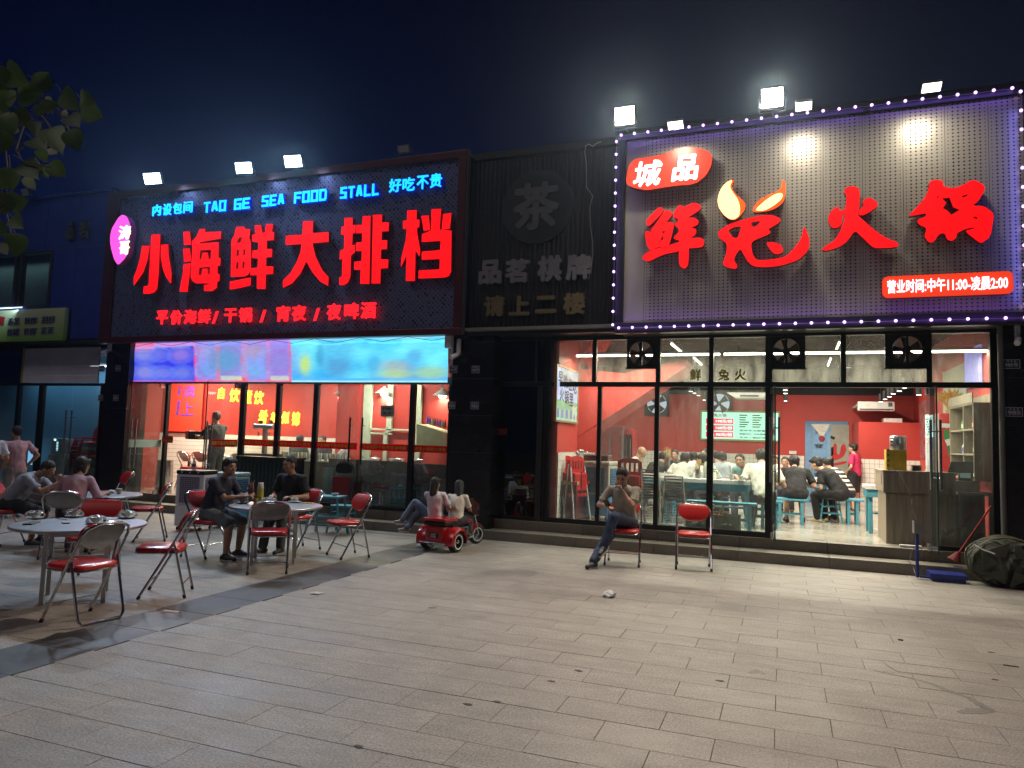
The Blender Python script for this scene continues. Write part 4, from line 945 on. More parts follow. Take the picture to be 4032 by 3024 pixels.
# blue row: squared latin letters built from strokes
def stroke_letter(par, ch, x0, z0, x1, z1, Y, m, wd=.17, name='letter'):
    D = {'T': [[(0, 1), (1, 1)], [(.5, 1), (.5, 0)]], 'A': [[(0, 0), (.36, 1), (.64, 1), (1, 0)], [(.2, .3), (.8, .3)]], 'O': [[(0, 0), (1, 0), (1, 1), (0, 1), (0, 0)]],
         'G': [[(1, 1), (0, 1), (0, 0), (1, 0), (1, .48), (.5, .48)]], 'E': [[(1, 1), (0, 1), (0, 0), (1, 0)], [(0, .5), (.85, .5)]], 'S': [[(1, 1), (0, 1), (0, .53), (1, .47), (1, 0), (0, 0)]],
         'F': [[(1, 1), (0, 1), (0, 0)], [(0, .5), (.85, .5)]], 'D': [[(0, 0), (.85, 0), (1, .15), (1, .85), (.85, 1), (0, 1), (0, 0)]], 'L': [[(0, 1), (0, 0), (1, 0)]]}[ch]
    h = z1-z0; w_ = x1-x0; e = wd*h/2; mb = MB(); k = 0
    for pl in D:
        P = [V((x0+e+p[0]*(w_-2*e), z0+e+p[1]*(h-2*e))) for p in pl]
        for a, b_ in zip(P, P[1:]):
            d = (b_-a); 
            if d.length == 0: continue
            d.normalize(); n2 = V((-d.y, d.x))*e; a2 = a-d*e; b2 = b_+d*e
            if abs(d.x) > .05 and abs(d.y) > .3: a2, b2 = a, b_
            mb.prism([tuple(a2-n2), tuple(b2-n2), tuple(b2+n2), tuple(a2+n2)], lambda u, v, w3: V((u, Y-k*.0011+w3, v)), .02); k += 1
    return mb.build(name, m, par)
z_t = F(*a3(900, 465), SL2).z; z_b = F(*a3(900, 560), SL2).z
words = [('TAO', a5(955, 0)[0], a5(1158, 0)[0]), ('GE', a5(1238, 0)[0], a5(1380, 0)[0]), ('SEA', a3(64, 0)[0], a3(243, 0)[0]), ('FOOD', a3(325, 0)[0], a3(587, 0)[0]), ('STALL', a3(700, 0)[0], a3(1010, 0)[0])]
for wd_, xa_, xb_ in words:
    A0, B0 = F(xa_, 720, SL2).x, F(xb_, 720, SL2).x; n = len(wd_); g = .035; cw = (B0-A0-g*(n-1))/n
    for i, ch in enumerate(wd_):
        lo_ = stroke_letter(sg, ch, A0+i*(cw+g), z_b, A0+i*(cw+g)+cw, z_t, SL2+.03, M_blu)
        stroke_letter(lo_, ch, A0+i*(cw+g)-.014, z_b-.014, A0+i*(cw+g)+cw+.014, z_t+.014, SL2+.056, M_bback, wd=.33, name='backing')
for ch, x0_, y0_, x1_, y1_, fn in (('内', 474, 487, 550, 590, a5), ('设', 570, 478, 650, 585, a5), ('包', 665, 468, 748, 572, a5), ('间', 762, 455, 845, 562, a5), ('好', 1102, 420, 1200, 530, a3), ('吃', 1212, 410, 1310, 520, a3), ('不', 1328, 395, 1422, 505, a3), ('贵', 1436, 378, 1532, 492, a3)):
    q = bx2(fn, x0_, y0_, x1_, y1_, SL2+.03)
    lo_ = lettering('character', ch, M_blu, sg, facade_T(*q, SL2+.03), bold=.014, depth=.02)
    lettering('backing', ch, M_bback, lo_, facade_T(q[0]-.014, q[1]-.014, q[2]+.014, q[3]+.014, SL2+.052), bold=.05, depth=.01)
# pink oval
M_pink = emit('pink_lit_plaque', (1, .10, .78), .95, False, base=(.6, .1, .4)); M_cream = emit('cream_lit_letter', (1, .92, .62), 1.4, False)
ov = letter(sg, [smooth_loop(p2(a5, [(235, 593), (270, 610), (300, 680), (303, 750), (280, 860), (280, 930), (262, 990), (200, 1055), (185, 1055), (155, 1010), (120, 880), (118, 790), (135, 720), (160, 680), (195, 620)]))], M_pink, SL2-.10, .15, name='plaque', back=mat('pink_side', (.3, .05, .2), .5))
lettering('character', '涛', M_cream, ov, facade_T(*bx2(a5, 157, 680, 268, 812, SL2-.12), SL2-.115), bold=.02, depth=.01)
lettering('character', '哥', M_cream, ov, facade_T(*bx2(a5, 162, 828, 257, 955, SL2-.12), SL2-.115), bold=.02, depth=.01)
# red glow of the letters onto sheet and plaza

# ---- tea room panel in the middle
mx0, mx1 = o_x1+.025, sx0-.03; SM = 11.1
mt = thing('shop_sign', 'dark ribbed panel with unlit tea and chess-room characters', 'sign', (0, SM, 0))
mb = MB(); x = mx0; zt, zb_ = fz1-.15, 3.46; pr = []
while x < mx1:
    for dx, dy in ((0, 0), (.018, -.018), (.045, -.018), (.063, 0)): pr.append((x+dx, SM+dy))
    x += .08
vs = [V((a, b_, z)) for z in (zb_, zt) for a, b_ in pr]; n_ = len(pr)
mb.add(vs, [(i, i+1, n_+i+1, n_+i) for i in range(n_-1)]); mb.build('ribbed_sheet', mat('ribbed_sheet', (.014, .013, .018), .5, .2), mt, fix=False)
MB().box(mx0-.02, SM+.01, zb_-.03, mx1+.02, SM+.45, zt).build('cabinet', M_fr, mt)
MB().bbox(mx0-.02, SM-.04, zb_-.10, mx1+.02, SM+.3, zb_-.002, .01).build('bottom_rail', M_fr, mt)
b4 = lambda a, b: (1750+a/2.0229, 500+b/2.0229)
cc = F(*b4(740, 637), SM-.05); rr_ = (F(*b4(1022, 637), SM-.05).x-F(*b4(458, 637), SM-.05).x)/2
MB().cyl((cc.x, SM-.022, cc.z), (cc.x, SM-.06, cc.z), rr_, n=48).build('disc', mat('dark_disc', (.014, .016, .021), .45), mt)
M_dl = mat('unlit_grey_letter', (.11, .115, .13), .5); M_dl2 = mat('unlit_white_letter', (.20, .20, .23), .5); M_dl3 = mat('unlit_gold_letter', (.17, .13, .065), .5)
lettering('character', '茶', M_dl, mt, facade_T(*bx2(b4, 548, 440, 914, 815, SM-.09), SM-.09), bold=.03, depth=.03)
for ch, a, b_, c, d, m_ in (('品', 272, 1057, 452, 1250, M_dl2), ('茗', 482, 1047, 672, 1240, M_dl2), ('棋', 740, 1022, 932, 1228, M_dl2), ('牌', 968, 1012, 1168, 1215, M_dl2), ('请', 312, 1342, 476, 1508, M_dl3), ('上', 515, 1342, 675, 1500, M_dl3), ('二', 722, 1342, 888, 1482, M_dl3), ('楼', 943, 1318, 1120, 1492, M_dl3)):
    lettering('character', ch, m_, mt, facade_T(*bx2(b4, a, b_, c, d, SM-.07), SM-.07), bold=.045, depth=.05)
wp = [b4(*p) for p in ((1250, 118), (1210, 130), (1180, 155), (1150, 135), (1125, 150), (1118, 200), (1130, 300), (1132, 480), (1180, 550), (1158, 640), (1162, 780), (1180, 920), (1182, 1020), (1168, 1120), (1148, 1215))]
tag(MB().tube([F(x_, y_, SM-.06) for x_, y_ in wp], .006, 5).build('loose_cable', mat('pale_cable', (.30, .29, .27), .6)), 'loose pale cable hanging down the ribbed tea panel', 'cable')

# ---- banner under the seafood sign: soft printed sheet, lit from behind
import array
BYy = 11.22
def banner():
    NX, NZ = 240, 40
    tl, tr, bl, br = F(500, 1343, BYy), F(1767, 1312, BYy), F(512, 1503, BYy), F(1762, 1506, BYy)
    vs = []; cols = []
    circ = [(.06, .35, .040, .16, (.45, .5, .62)), (.115, .33, .03, .14, (.25, .3, .7)), (.19, .36, .035, .16, (.5, .35, .6)), (.06, .78, .04, .16, (.45, .5, .6)), (.125, .80, .034, .14, (.3, .4, .75)), (.195, .80, .034, .14, (.3, .4, .7)),
            (.215, .35, .0, .1, (0, 0, 0)), (.275, .28, .028, .13, (.45, .3, .6)), (.275, .72, .028, .16, (.15, .3, .75)), (.345, .50, .062, .34, (.08, .35, .62)), (.445, .32, .033, .17, (.4, .35, .55)), (.445, .74, .035, .20, (.15, .45, .85)), (.518, .55, .05, .30, (.25, .25, .7)),
            (.60, .62, .016, .2, (.55, .75, .10)), (.645, .42, .012, .25, (.05, .35, .6)), (.695, .62, .035, .26, (.08, .30, .62)), (.80, .62, .02, .2, (.05, .45, .8)), (.86, .66, .040, .12, (.35, .45, .48)), (.86, .82, .045, .09, (.45, .6, .28)), (.955, .80, .045, .12, (.35, .60, .35)), (.91, .45, .02, .14, (.1, .45, .8)), (.70, .3, .05, .2, (.10, .55, .85))]
    def col(u, v):
        n1 = noise.noise(V((u*14, v*3, 1.)))*.5+.5; n2 = noise.noise(V((u*60+v*20, v*26, 4.)))*.5+.5
        if u < .558:
            base = V((1.0, .05, .10)) if u > .235 else V((.01, .01, .55+.2*n1))
            if v < .16: base = V((.80, .20, .62)).lerp(V((.35, .35, .95)), n1)
            if u < .10 and v < .28: base = V((.95, .12, .30))
            if u < .010: base = V((.95, .05, .12))
            for x_ in (.255, .345, .445, .515):
                pass
            if .245 < u < .31 or .325 < u < .397 or .418 < u < .478 or .49 < u < .55:
                base = base.lerp(V((.10, .20, 1.0)), .62 if v > .14 else .3)
            if v > .86 and (.325 < u < .397 or .49 < u < .55): base = V((.85, .75, .20))
            if v > .95: base = V((.85, .12, .20))
        else:
            base = V((.02, .42, .88)).lerp(V((.18, .88, 1.0)), min(1, max(0, n1*1.3-.15+.25*sin(v*5))))
            if v < .10: base = V((.30, .66, .92))
            if v > .90: base = V((.10, .45, .95))
            if v > .955: base = V((.35, .85, 1.))
        for cx, cz, ra, rb, c in circ:
            if ra == 0: continue
            d = ((u-cx)/ra)**2+((v-cz)/rb)**2
            k = 1/(1+d**2.5)
            base = base.lerp(V(c), .85*k)
            if cx < .56 and 1.0 < d < 2.2: base = base.lerp(V((.20, .42, 1.0)), .30)
        if .012 < u < .24 and v > .2: base = base.lerp(V((.01, .01, .85)), .45)
        base = base*(.85+.3*n2)
        # fold highlight under the hanging cord, brightened into the print colour
        if abs(v-.155-.02*sin(u*40)) < .02 and u > .56: base = base*1.4
        return base
    for j in range(NZ+1):
        v = j/NZ
        for i in range(NX+1):
            u = i/NX; a = tl.lerp(tr, u); b = bl.lerp(br, u); p = a.lerp(b, v)
            p.y = BYy + .018*sin(u*55)*(1-v)**2*.6 + .03*noise.noise(V((u*9, v*2, 2)))
            p.z += .012*sin(u*34)*(1-v)
            vs.append(p); c = col(u, v); cols += [max(0, c.x), max(0, c.y), max(0, c.z), 1.]
    fs = [(j*(NX+1)+i, j*(NX+1)+i+1, (j+1)*(NX+1)+i+1, (j+1)*(NX+1)+i) for j in range(NZ) for i in range(NX)]
    me = bpy.data.meshes.new('print'); me.from_pydata(vs, [], fs)
    ca = me.color_attributes.new('print', 'FLOAT_COLOR', 'POINT'); ca.data.foreach_set('color', cols)
    m, t = _mat('backlit_print'); o = nn(t, 'ShaderNodeOutputMaterial'); b = nn(t, 'ShaderNodeBsdfPrincipled'); at = nn(t, 'ShaderNodeAttribute', attribute_name='print')
    t.links.new(at.outputs[0], b.inputs['Emission Color']); b.inputs['Emission Strength'].default_value = 1.0; b.inputs['Base Color'].default_value = (.06, .06, .07, 1); b.inputs['Roughness'].default_value = .5
    t.links.new(b.outputs[0], o.inputs[0])
    th = thing('banner', 'long backlit food banner, red and blue turning cyan, over the seafood doors', 'banner', tl)
    obj('print', me, m, th, smooth=True)
    mb = MB()
    for k in range(8):
        p = tl.lerp(tr, (k+.3)/7.6); mb.tube([(p.x-.5, BYy-.03, p.z-.05), (p.x, BYy-.05, p.z-.13), (p.x+.5, BYy-.03, p.z-.05)], .004, 5)
    mb.build('cord', mat('dark_cord', (.03, .03, .05), .7), th)
    MB().box(tl.x, BYy+.02, tl.z-.01, tr.x, BYy+.06, tl.z+.02).build('top_batten', M_black, th)
    return tl, tr
btl, btr = banner()
MB_ = None

# ---- left: blue clad wall, window, massage sign
LB = 11.0
bw = thing('clad_wall', 'blue metal clad upper wall at the far left', 'wall', (0, LB, 3.42))
M_blue = mat('blue_cladding', (.03, .05, .36), .34, .0, var=.25, scale=.8)
xe = o_x0-.03; wz = F(200, 780, LB).z; x = xe
wx1 = F(200, 1090, LB).x; wz1 = F(205, 990, LB).z; wz0 = F(100, 1208, LB).z
while x > -26:
    x0_ = x-.95
    for za, zb2 in ((3.42, wz0-.04), (wz0-.04, wz1+.04), (wz1+.04, wz)):
        if za > 3.5 and zb2 < wz and x0_ < wx1:
            if x > wx1+.05: MB().bbox(wx1+.04, LB, za+.001, x-.004, LB+.06, zb2-.001, .004).build('cladding_panel', M_blue, bw)
            continue
        MB().bbox(x0_+.004, LB, za+.001, x-.004, LB+.06, zb2-.001, .004).build('cladding_panel', M_blue, bw)
    x = x0_
MB().bbox(-26, LB-.05, wz, xe, LB+.2, wz+.05, .01).build('coping', M_blue, bw)
wd = thing('window', 'dark framed sliding window with pale posters inside at the far left', 'window', (wx1, LB, wz0))
M_wf = mat('window_frame', (.06, .055, .07), .4, .4)
x = wx1; MB().box(-26, LB+.02, wz0-.03, wx1+.03, LB+.09, wz0+.02).build('sill', M_wf, wd); MB().box(-26, LB-.02, wz1-.02, wx1+.03, LB+.09, wz1+.03).build('head', M_wf, wd)
for q in (wx1, F(82, 1100, LB).x, F(68, 1100, LB).x-.06, F(-110, 1100, LB).x): MB().bbox(q-.05, LB-.015, wz0+.021, q+.03, LB+.09, wz1-.021, .004).build('frame', M_wf, wd)
MB().box(-26, LB+.05, wz0+.02, wx1-.03, LB+.056, wz1-.02).build('pane', M_gl, wd)
struct('upstairs_room_wall', MB().box(-26, LB+.75, 3.5, wx1+.3, LB+.8, 6.4), emit('glowing_room_wall', (.10, .22, .26), .11, False, base=(.25, .35, .36)))  # room light put into the wall as a faint emission
area('upstairs_fill', (F(60, 1100, LB+.5).x, LB+.35, wz1-.05), (F(60, 1100, LB+.5).x, LB+.7, wz0), 7, (.45, .85, .85), 2.5, .1)  # unseen fill light added so the posters show
for k, px_ in enumerate((47, 150)):
    q0 = F(px_-38, 1120, LB+.7); q1 = F(px_+32, 1120, LB+.7); tt = thing('wall_poster', ('left' if k == 0 else 'right') + ' faded text poster behind the upstairs window', 'poster', (q0.x, LB+.7, 4.6))
    MB().box(q0.x, LB+.70, wz0+.05, q1.x, LB+.703, wz1-.1).build('sheet', mat('faded_poster', (.42, .50, .48), .7), tt)
    mb = MB(); 
    for r_ in range(9): mb.box(q0.x+.1, LB+.695, wz0+.2+r_*.12, q1.x-.1-.1*(r_ % 3), LB+.699, wz0+.22+r_*.12)
    mb.build('text_lines', mat('poster_ink', (.12, .15, .15), .7), tt)
ms = thing('shop_sign', 'green and yellow massage sign board with dark blue characters', 'sign', (0, 10.88, 4))
gx1 = F(252, 1270, 10.88).x; gz1 = F(252, 1211, 10.88).z; gz0 = F(246, 1339, 10.88).z
m_, t_ = _mat('green_print'); o_ = nn(t_, 'ShaderNodeOutputMaterial'); b_ = nn(t_, 'ShaderNodeBsdfPrincipled'); ge_ = nn(t_, 'ShaderNodeNewGeometry'); sx_ = nn(t_, 'ShaderNodeSeparateXYZ'); rp_ = nn(t_, 'ShaderNodeValToRGB'); mr_ = nn(t_, 'ShaderNodeMapRange')
t_.links.new(ge_.outputs['Position'], sx_.inputs[0]); t_.links.new(sx_.outputs[2], mr_.inputs[0]); mr_.inputs[1].default_value = gz0; mr_.inputs[2].default_value = gz1; t_.links.new(mr_.outputs[0], rp_.inputs[0])
rp_.color_ramp.elements[0].color = (.16, .34, .05, 1); rp_.color_ramp.elements[1].color = (.55, .60, .36, 1); t_.links.new(rp_.outputs[0], b_.inputs['Base Color']); t_.links.new(b_.outputs[0], o_.inputs[0])
MB().bbox(-18.5, 10.88, gz0, gx1, 10.98, gz1, .005).build('board', m_, ms)
d2 = lambda a, b: (a/2.764, 800+b/2.764)
M_nav = mat('navy_lettering', (.02, .03, .12), .5); M_wh = mat('white_outline', (.7, .72, .75), .5)
for s_, a, b1, c, d in (('浴足', 80, 1245, 212, 1325), ('按摩', 262, 1238, 402, 1315), ('刮痧', 450, 1225, 597, 1310), ('拔罐', 72, 1362, 208, 1445), ('修脚', 255, 1355, 392, 1435), ('采耳', 440, 1345, 582, 1428)):
    q = bx2(d2, a, b1, c, d, 10.86)
    lettering('lettering', s_, M_wh, ms, facade_T(q[0]-.01, q[1]-.01, q[2]+.01, q[3]+.01, 10.872), bold=.022, depth=.004)
    lettering('lettering', s_, M_nav, ms, facade_T(*q, 10.864), bold=.004, depth=.004)
q = bx2(d2, -60, 1225, 45, 1330, 10.86); lettering('lettering', '店', mat('red_print', (.5, .02, .03), .5), ms, facade_T(*q, 10.862), bold=.05, depth=.004)
for ch, a, b1, c, d in (('品', 722, 210, 800, 388), ('茗', 862, 195, 962, 380)):
    lettering('character', ch, mat('brass_letter', (.16, .17, .12), .35, .6), bw, facade_T(*bx2(d2, a, b1, c, d, LB-.06), LB-.07), bold=.03, depth=.06)
# warm lamp light from inside the window edge
bs = thing('strip_light', 'bluish-white strip light above the massage sign', 'light', F(50, 1210, 10.8))
c = F(30, 1213, 10.8); MB().cyl((c.x-.5, 10.8, c.z), (c.x+.45, 10.8, c.z), .014, n=8).build('tube', emit('blue_white_tube', (.55, .75, 1), 1.6, False), bs); MB().box(c.x-.52, 10.8, c.z+.015, c.x+.48, 10.84, c.z+.04).build('holder', M_body, bs)
area('tube_light', (c.x, 10.6, c.z-.03), (c.x-.5, 11.0, 4.0), 1.6, (.6, .8, 1), .9, .03)
# ================================================================ interior lamps
M_tube = emit('white_tube', (1, .96, .84), 9, False); M_spot = emit('spot_disc', (1, .95, .85), 8, False)
def tube_light(p, q, label, power, cat='light', r=.018, group='tube lights on the hotpot shop ceiling', aim=(0, 0, -1), m=None):
    p, q = V(p), V(q); t = thing('tube_light', label, cat, p, group=group)
    MB().cyl(p, q, r, n=8).build('tube', m or M_tube, t); d = (q-p); n_ = V((0, 0, 1))
    MB().cyl(p+n_*.035, q+n_*.035, .02, n=6).build('holder', mat('lamp_holder', (.5, .5, .5), .4), t)
    if power:
        c = (p+q)/2-V((0, 0, .03)); o = area('tube_lamp', c, c+V(aim), power, (1, .92, .72), d.length, .06, 175)
        a = atan2(d.y, d.x); o.rotation_euler = (0, 0, a)
    return t
TY = 12.15
for k, (a, b_) in enumerate(((2270, 2480), (2505, 2660), (2665, 2835), (2850, 3020), (3040, 3310), (3330, 3500), (3520, 3905))):
    p, q = F(a, 1402-(a-2270)*.0123, TY), F(b_, 1402-(b_-2270)*.0123, TY); z_ = 3.13; p.z = q.z = F(3000, 1393, TY).z
    tube_light(p, q, 'white tube in the front row, number %s from the left' % ('one', 'two', 'three', 'four', 'five', 'six', 'seven')[k], 38)
for k, (X_, Y0) in enumerate(((-1.9, 13.2), (-1.75, 15.4), (.9, 13.4), (.9, 15.8), (-4.8, 15.5))):
    z_ = 3.45; tube_light((X_, Y0, z_), (X_+.02, Y0+1.3, z_), ('white tube running back over the left tables', 'second white tube running back over the left tables', 'white tube running back right of the doorway', 'far white tube running back near the air conditioner', 'hidden tube at the back left over the fridge')[k], 104)
def spot(p, label, group='black cylinder downlights', power=0):
    t = thing('downlight', label, 'light', p, group=group)
    MB().cyl(p, p+V((0, 0, .17)), .045, n=14).build('can', M_black, t, smooth=True); MB().cyl(p+V((0, 0, -.004)), p+V((0, 0, -.001)), .036, n=14).build('lens', M_spot, t)
    MB().cyl(p+V((0, 0, .17)), p+V((0, 0, .75)), .006, n=5).build('rod', M_black, t); return t
_sl = [('left row, over the menu board', k) for k in range(4)]+[('short row just inside the doorway', k) for k in range(3)]+[('right row, before the air conditioner', k) for k in range(6)]
for k, (px_, py_, Y) in enumerate(((2720, 1541, 15), (2735, 1548, 15.7), (2750, 1557, 16.5), (2773, 1575, 17.6), (3092, 1536, 14), (3093, 1549, 15), (3093, 1579, 17.5), (3562, 1527, 13.3), (3541, 1540, 14), (3517, 1551, 14.7), (3502, 1562, 15.5), (3485, 1572, 16.3), (3468, 1582, 17.3), (3618, 1555, 13.5), (3340, 1523, 13))):
    spot(F(px_, py_, Y), '%s black downlight from the front in the %s' % (ORD[_sl[k][1]], _sl[k][0]) if k < 13 else ('single black downlight beside the right door leaf', 'single black downlight near the top of the doorway')[k-13])
# light reaching the kitchen behind the doorway
area('kitchen_lamp', (1.2, 21, 2.9), (1.2, 21, 0), 30, (.70, .88, 1), 1.2, .5)
k_ = tube_light((.7, 21, 2.95), (1.7, 21, 2.95), 'cool white kitchen tube beyond the doorway', 0, m=emit('cool_tube', (.8, .92, 1), 7, False))
# seafood shop
def pendant(px, py, Y, label, power=18):
    p = F(px, py, Y); t = thing('pendant_lamp', label, 'lamp', p, group='pendant lamps in the seafood shop')
    MB().lathe(p, [(.20, 0), (.19, .02), (.07, .11), (.04, .13), (.03, .16)], 20).build('lamp_shade', mat('lamp_shade', (.35, .36, .34), .4), t, smooth=True)
    MB().sph(p+V((0, 0, -.01)), (.085, .085, .05), 14, 8).build('bulb', emit('pendant_bulb', (1, .93, .72), 12, False), t, smooth=True)
    MB().cyl(p+V((0, 0, .16)), (p.x, p.y, max(3.3, p.z+.2)), .006, n=5).build('cord', M_black, t)
    if power: area('pendant_light', p-V((0, 0, .07)), p-V((0, 0, 1)), power, (1, .90, .66), .25, .25, 170)
    return t
pendant(1350, 1553, 13.5, 'pendant lamp left of the black door handles', 16); pendant(1513, 1550, 13.2, 'large pendant lamp above the grey notice', 18); pendant(1633, 1574, 13.8, 'pendant lamp right of the right mullion', 16); pendant(1470, 1572, 14.0, 'small pendant lamp between the two larger ones', 16); pendant(1742, 1558, 13.2, 'pendant lamp next to the dark pier', 12)
for k, (X_, Y0, pw_) in enumerate(((-8.2, 12.4, 85), (-9.6, 13.9, 100), (-11.7, 12.9, 130), (-14.3, 13.6, 115), (-7.0, 13.9, 85))):
    tube_light((X_, Y0, 3.24), (X_+1.2, Y0+.0, 3.24), ('front tube over the seafood kitchen counter', 'middle tube over the beer tower', 'tube above the man in black', 'tube at the back left of the seafood shop', 'tube at the back right of the seafood shop')[k], pw_, group='tube lights on the seafood shop ceiling')
# neighbour: one dim cold lamp
tube_light((-14.8, 12.0, 3.0), (-14.2, 12.0, 3.0), 'cold tube inside the neighbour front', 2.5, group='tube lights of the neighbour', m=emit('cool_tube', (.8, .92, 1), 7, False))
area('neighbour_light', (-15.6, 12.15, 3.15), (-15.6, 12.0, 0), 16, (.32, .66, 1), 3.5, .3)
# ================================================================ outdoor furniture
M_vinyl = mat('red_vinyl', (.52, .022, .022), .28, var=.12, scale=4, coat=.25); M_vblack = mat('black_vinyl', (.02, .02, .022), .3)
M_tubec = mat('chrome_tube', (.60, .60, .62), .18, 1., var=.15, scale=20); M_plate_ = mat('steel_back_plate', (.33, .32, .32), .36, .85, var=.2, scale=6)
M_rub = mat('rubber_foot', (.03, .03, .03), .8)
def chair_proto(loop=False, pad=None, name='folding_chair'):
    t = thing(name, 'x', 'chair')
    K = dict(local=True)
    up = lambda u, s_, w_=0.: V((u, .20-.477*s_+.879*w_, .879*s_+.477*w_))
    # uprights with the round top
    pts = [up(-.225, .0)] + [up(-.225, s_) for s_ in (.3, .6, .76)]
    for k in range(7):
        a = pi - k*pi/6; pts.append(up(.0+.225*cos(a) if k not in (0, 6) else .225*cos(a), .80+.145*max(0, sin(a))**.7))
    pts[4] = up(-.225, .82); pts[10] = up(.225, .82)
    pts += [up(.225, s_) for s_ in (.76, .6, .3)] + [up(.225, 0.)]
    MB().tube(pts, .0125, 8).build('back_frame', M_tubec, t, smooth=True, **K)
    # backrest
    o_ = [(-.200, .86), (-.17, .905), (-.10, .925), (.10, .925), (.17, .905), (.200, .86), (.205, .80), (.185, .745), (.13, .705), (.06, .688), (-.06, .688), (-.13, .705), (-.185, .745), (-.205, .80)]
    curve = lambda u: -.10*u*u*4+.0
    b = MB().prism(smooth_loop(o_), lambda u, v, w_: up(u, v, .022+w_*-1+(.035*(u/.2)**2)), .022)
    b.build('backrest', pad or M_vinyl, t, smooth=True, **K)
    b2 = MB().prism(smooth_loop([(x*1.0, .805+(z-.805)*1.0) for x, z in o_]), lambda u, v, w_: up(u, v, -.001+(.035*(u/.2)**2)-w_), .005)
    bp_ = b2.build('back_plate', M_plate_, t, smooth=True, **K)
    mb = MB()
    for u in (-.09, .09): mb.sph(up(u, .87, .004), (.006, .006, .006), 6, 4)
    mb.build('rivet', M_tubec, bp_, **K)
    # seat
    so_ = [(-.185, -.13), (-.20, -.05), (-.205, .10), (-.19, .22), (-.14, .27), (.14, .27), (.19, .22), (.205, .10), (.20, -.05), (.185, -.13), (.12, -.15), (-.12, -.15)]
    lp = smooth_loop(so_); mb = MB(); n = len(lp)
    rings = [(1.0, .435), (1.015, .445), (1.015, .46), (.99, .472), (.93, .48)]
    vs = [V((x*f, (y-.06)*f+.06, z-.03*(y-.06)*0)) for f, z in rings for x, y in lp]
    fs = [(i*n+j, i*n+(j+1) % n, (i+1)*n+(j+1) % n, (i+1)*n+j) for i in range(len(rings)-1) for j in range(n)] + [tuple(range((len(rings)-1)*n, len(rings)*n)), tuple(range(n-1, -1, -1))]
    mb.add(vs, fs).build('seat', pad or M_vinyl, t, smooth=True, **K)
    MB().tube([V((x*.97, (y-.06)*.97+.06, .428)) for x, y in so_], .009, 6, True).build('seat_frame', M_tubec, t, smooth=True, **K)
    # rear legs and bars
    if loop:
        pts = [(-.215, -.09, .52), (-.215, -.20, .10), (-.21, -.215, .045), (-.18, -.225, .012), (0, -.227, .012), (.18, -.225, .012), (.21, -.215, .045), (.215, -.20, .10), (.215, -.09, .52)]
        MB().tube(pts, .012, 8).build('rear_leg_loop', M_tubec, t, smooth=True, **K)
    else:
        for s_ in (-1, 1): MB().tube([(s_*.212, -.09, .52), (s_*.212, -.215, 0.01)], .0115, 8).build('leg', M_tubec, t, smooth=True, **K)
        MB().tube([(-.21, -.185, .13), (.21, -.185, .13)], .006, 6).build('crossbar', M_tubec, t, smooth=True, **K)
    MB().tube([up(-.225, .18), up(.225, .18)], .006, 6).build('crossbar', M_tubec, t, smooth=True, **K)
    for s_ in (-1, 1):
        MB().sph((s_*.228, -.09, .525), .016, 8, 6).build('pivot', M_tubec, t, smooth=True, **K)
        MB().cyl(up(s_*.225, .0)-V((0, 0, 0)), up(s_*.225, .035), .016, n=8).build('foot_cap', M_rub, t, smooth=True, **K)
        if not loop: MB().cyl((s_*.212, -.2155, 0), (s_*.212, -.207, .035), .015, n=8).build('foot_cap', M_rub, t, smooth=True, **K)
    return t
def face(dx, dy): return atan2(-dx, dy)          # local +Y turned to (dx,dy)
first = {}
def put_chair(x, y, d, label, kind='plain', z=0., group='red folding chairs outside'):
    if kind not in first:
        t = chair_proto(loop=(kind == 'loop'), pad=M_vblack if kind == 'black' else None); first[kind] = t
        t.location = (x, y, z); t.rotation_euler = (0, 0, face(*d)); tag(t, label, 'chair', group); return t
    return copy_tree(first[kind], (x, y, z), face(*d), label, group)
put_chair(-5.55, 4.60, (-1, .02), 'nearest red folding chair with its grey steel back to us, by the near table', 'loop')
put_chair(-5.72, 5.64, (-.82, -.57), 'red folding chair standing alone just right of the near table')
fF = G(318, 2298); put_chair(fF.x-.12, fF.y+.22, (.50, -.86), 'red-backed folding chair behind the near table, facing us')
put_chair(-8.69, 8.21, (-.74, -.67), 'red folding chair seen from the side in front of the white air cooler')
put_chair(-5.66, 7.08, (-.62, .78), 'red folding chair seen from behind at the middle table')
put_chair(-5.47, 8.46, (-.53, -.85), 'red folding chair standing alone right of the middle table')
put_chair(-7.02, 7.56, (1, .02), 'red folding chair under the man in the navy T-shirt')
put_chair(-6.38, 8.62, (-.35, -.94), 'red folding chair under the laughing man in black')
put_chair(-9.98, 6.90, (.95, .3), 'red folding chair under the man in the grey T-shirt')
gB = G(360, 2180); put_chair(-8.38, 6.62, (-.55, .84), 'folding chair with grey back under the woman in pink')
hH = G(455, 2040); put_chair(hH.x-.1, hH.y+.05, (-.4, -.92), 'red-backed folding chair behind the farther left table')
put_chair(-2.02, 9.82, (.12, -1), 'red folding chair under the man with the phone')
put_chair(-1.11, 10.0, (.13, -1), 'empty red folding chair facing us on the square before the hotpot glass')
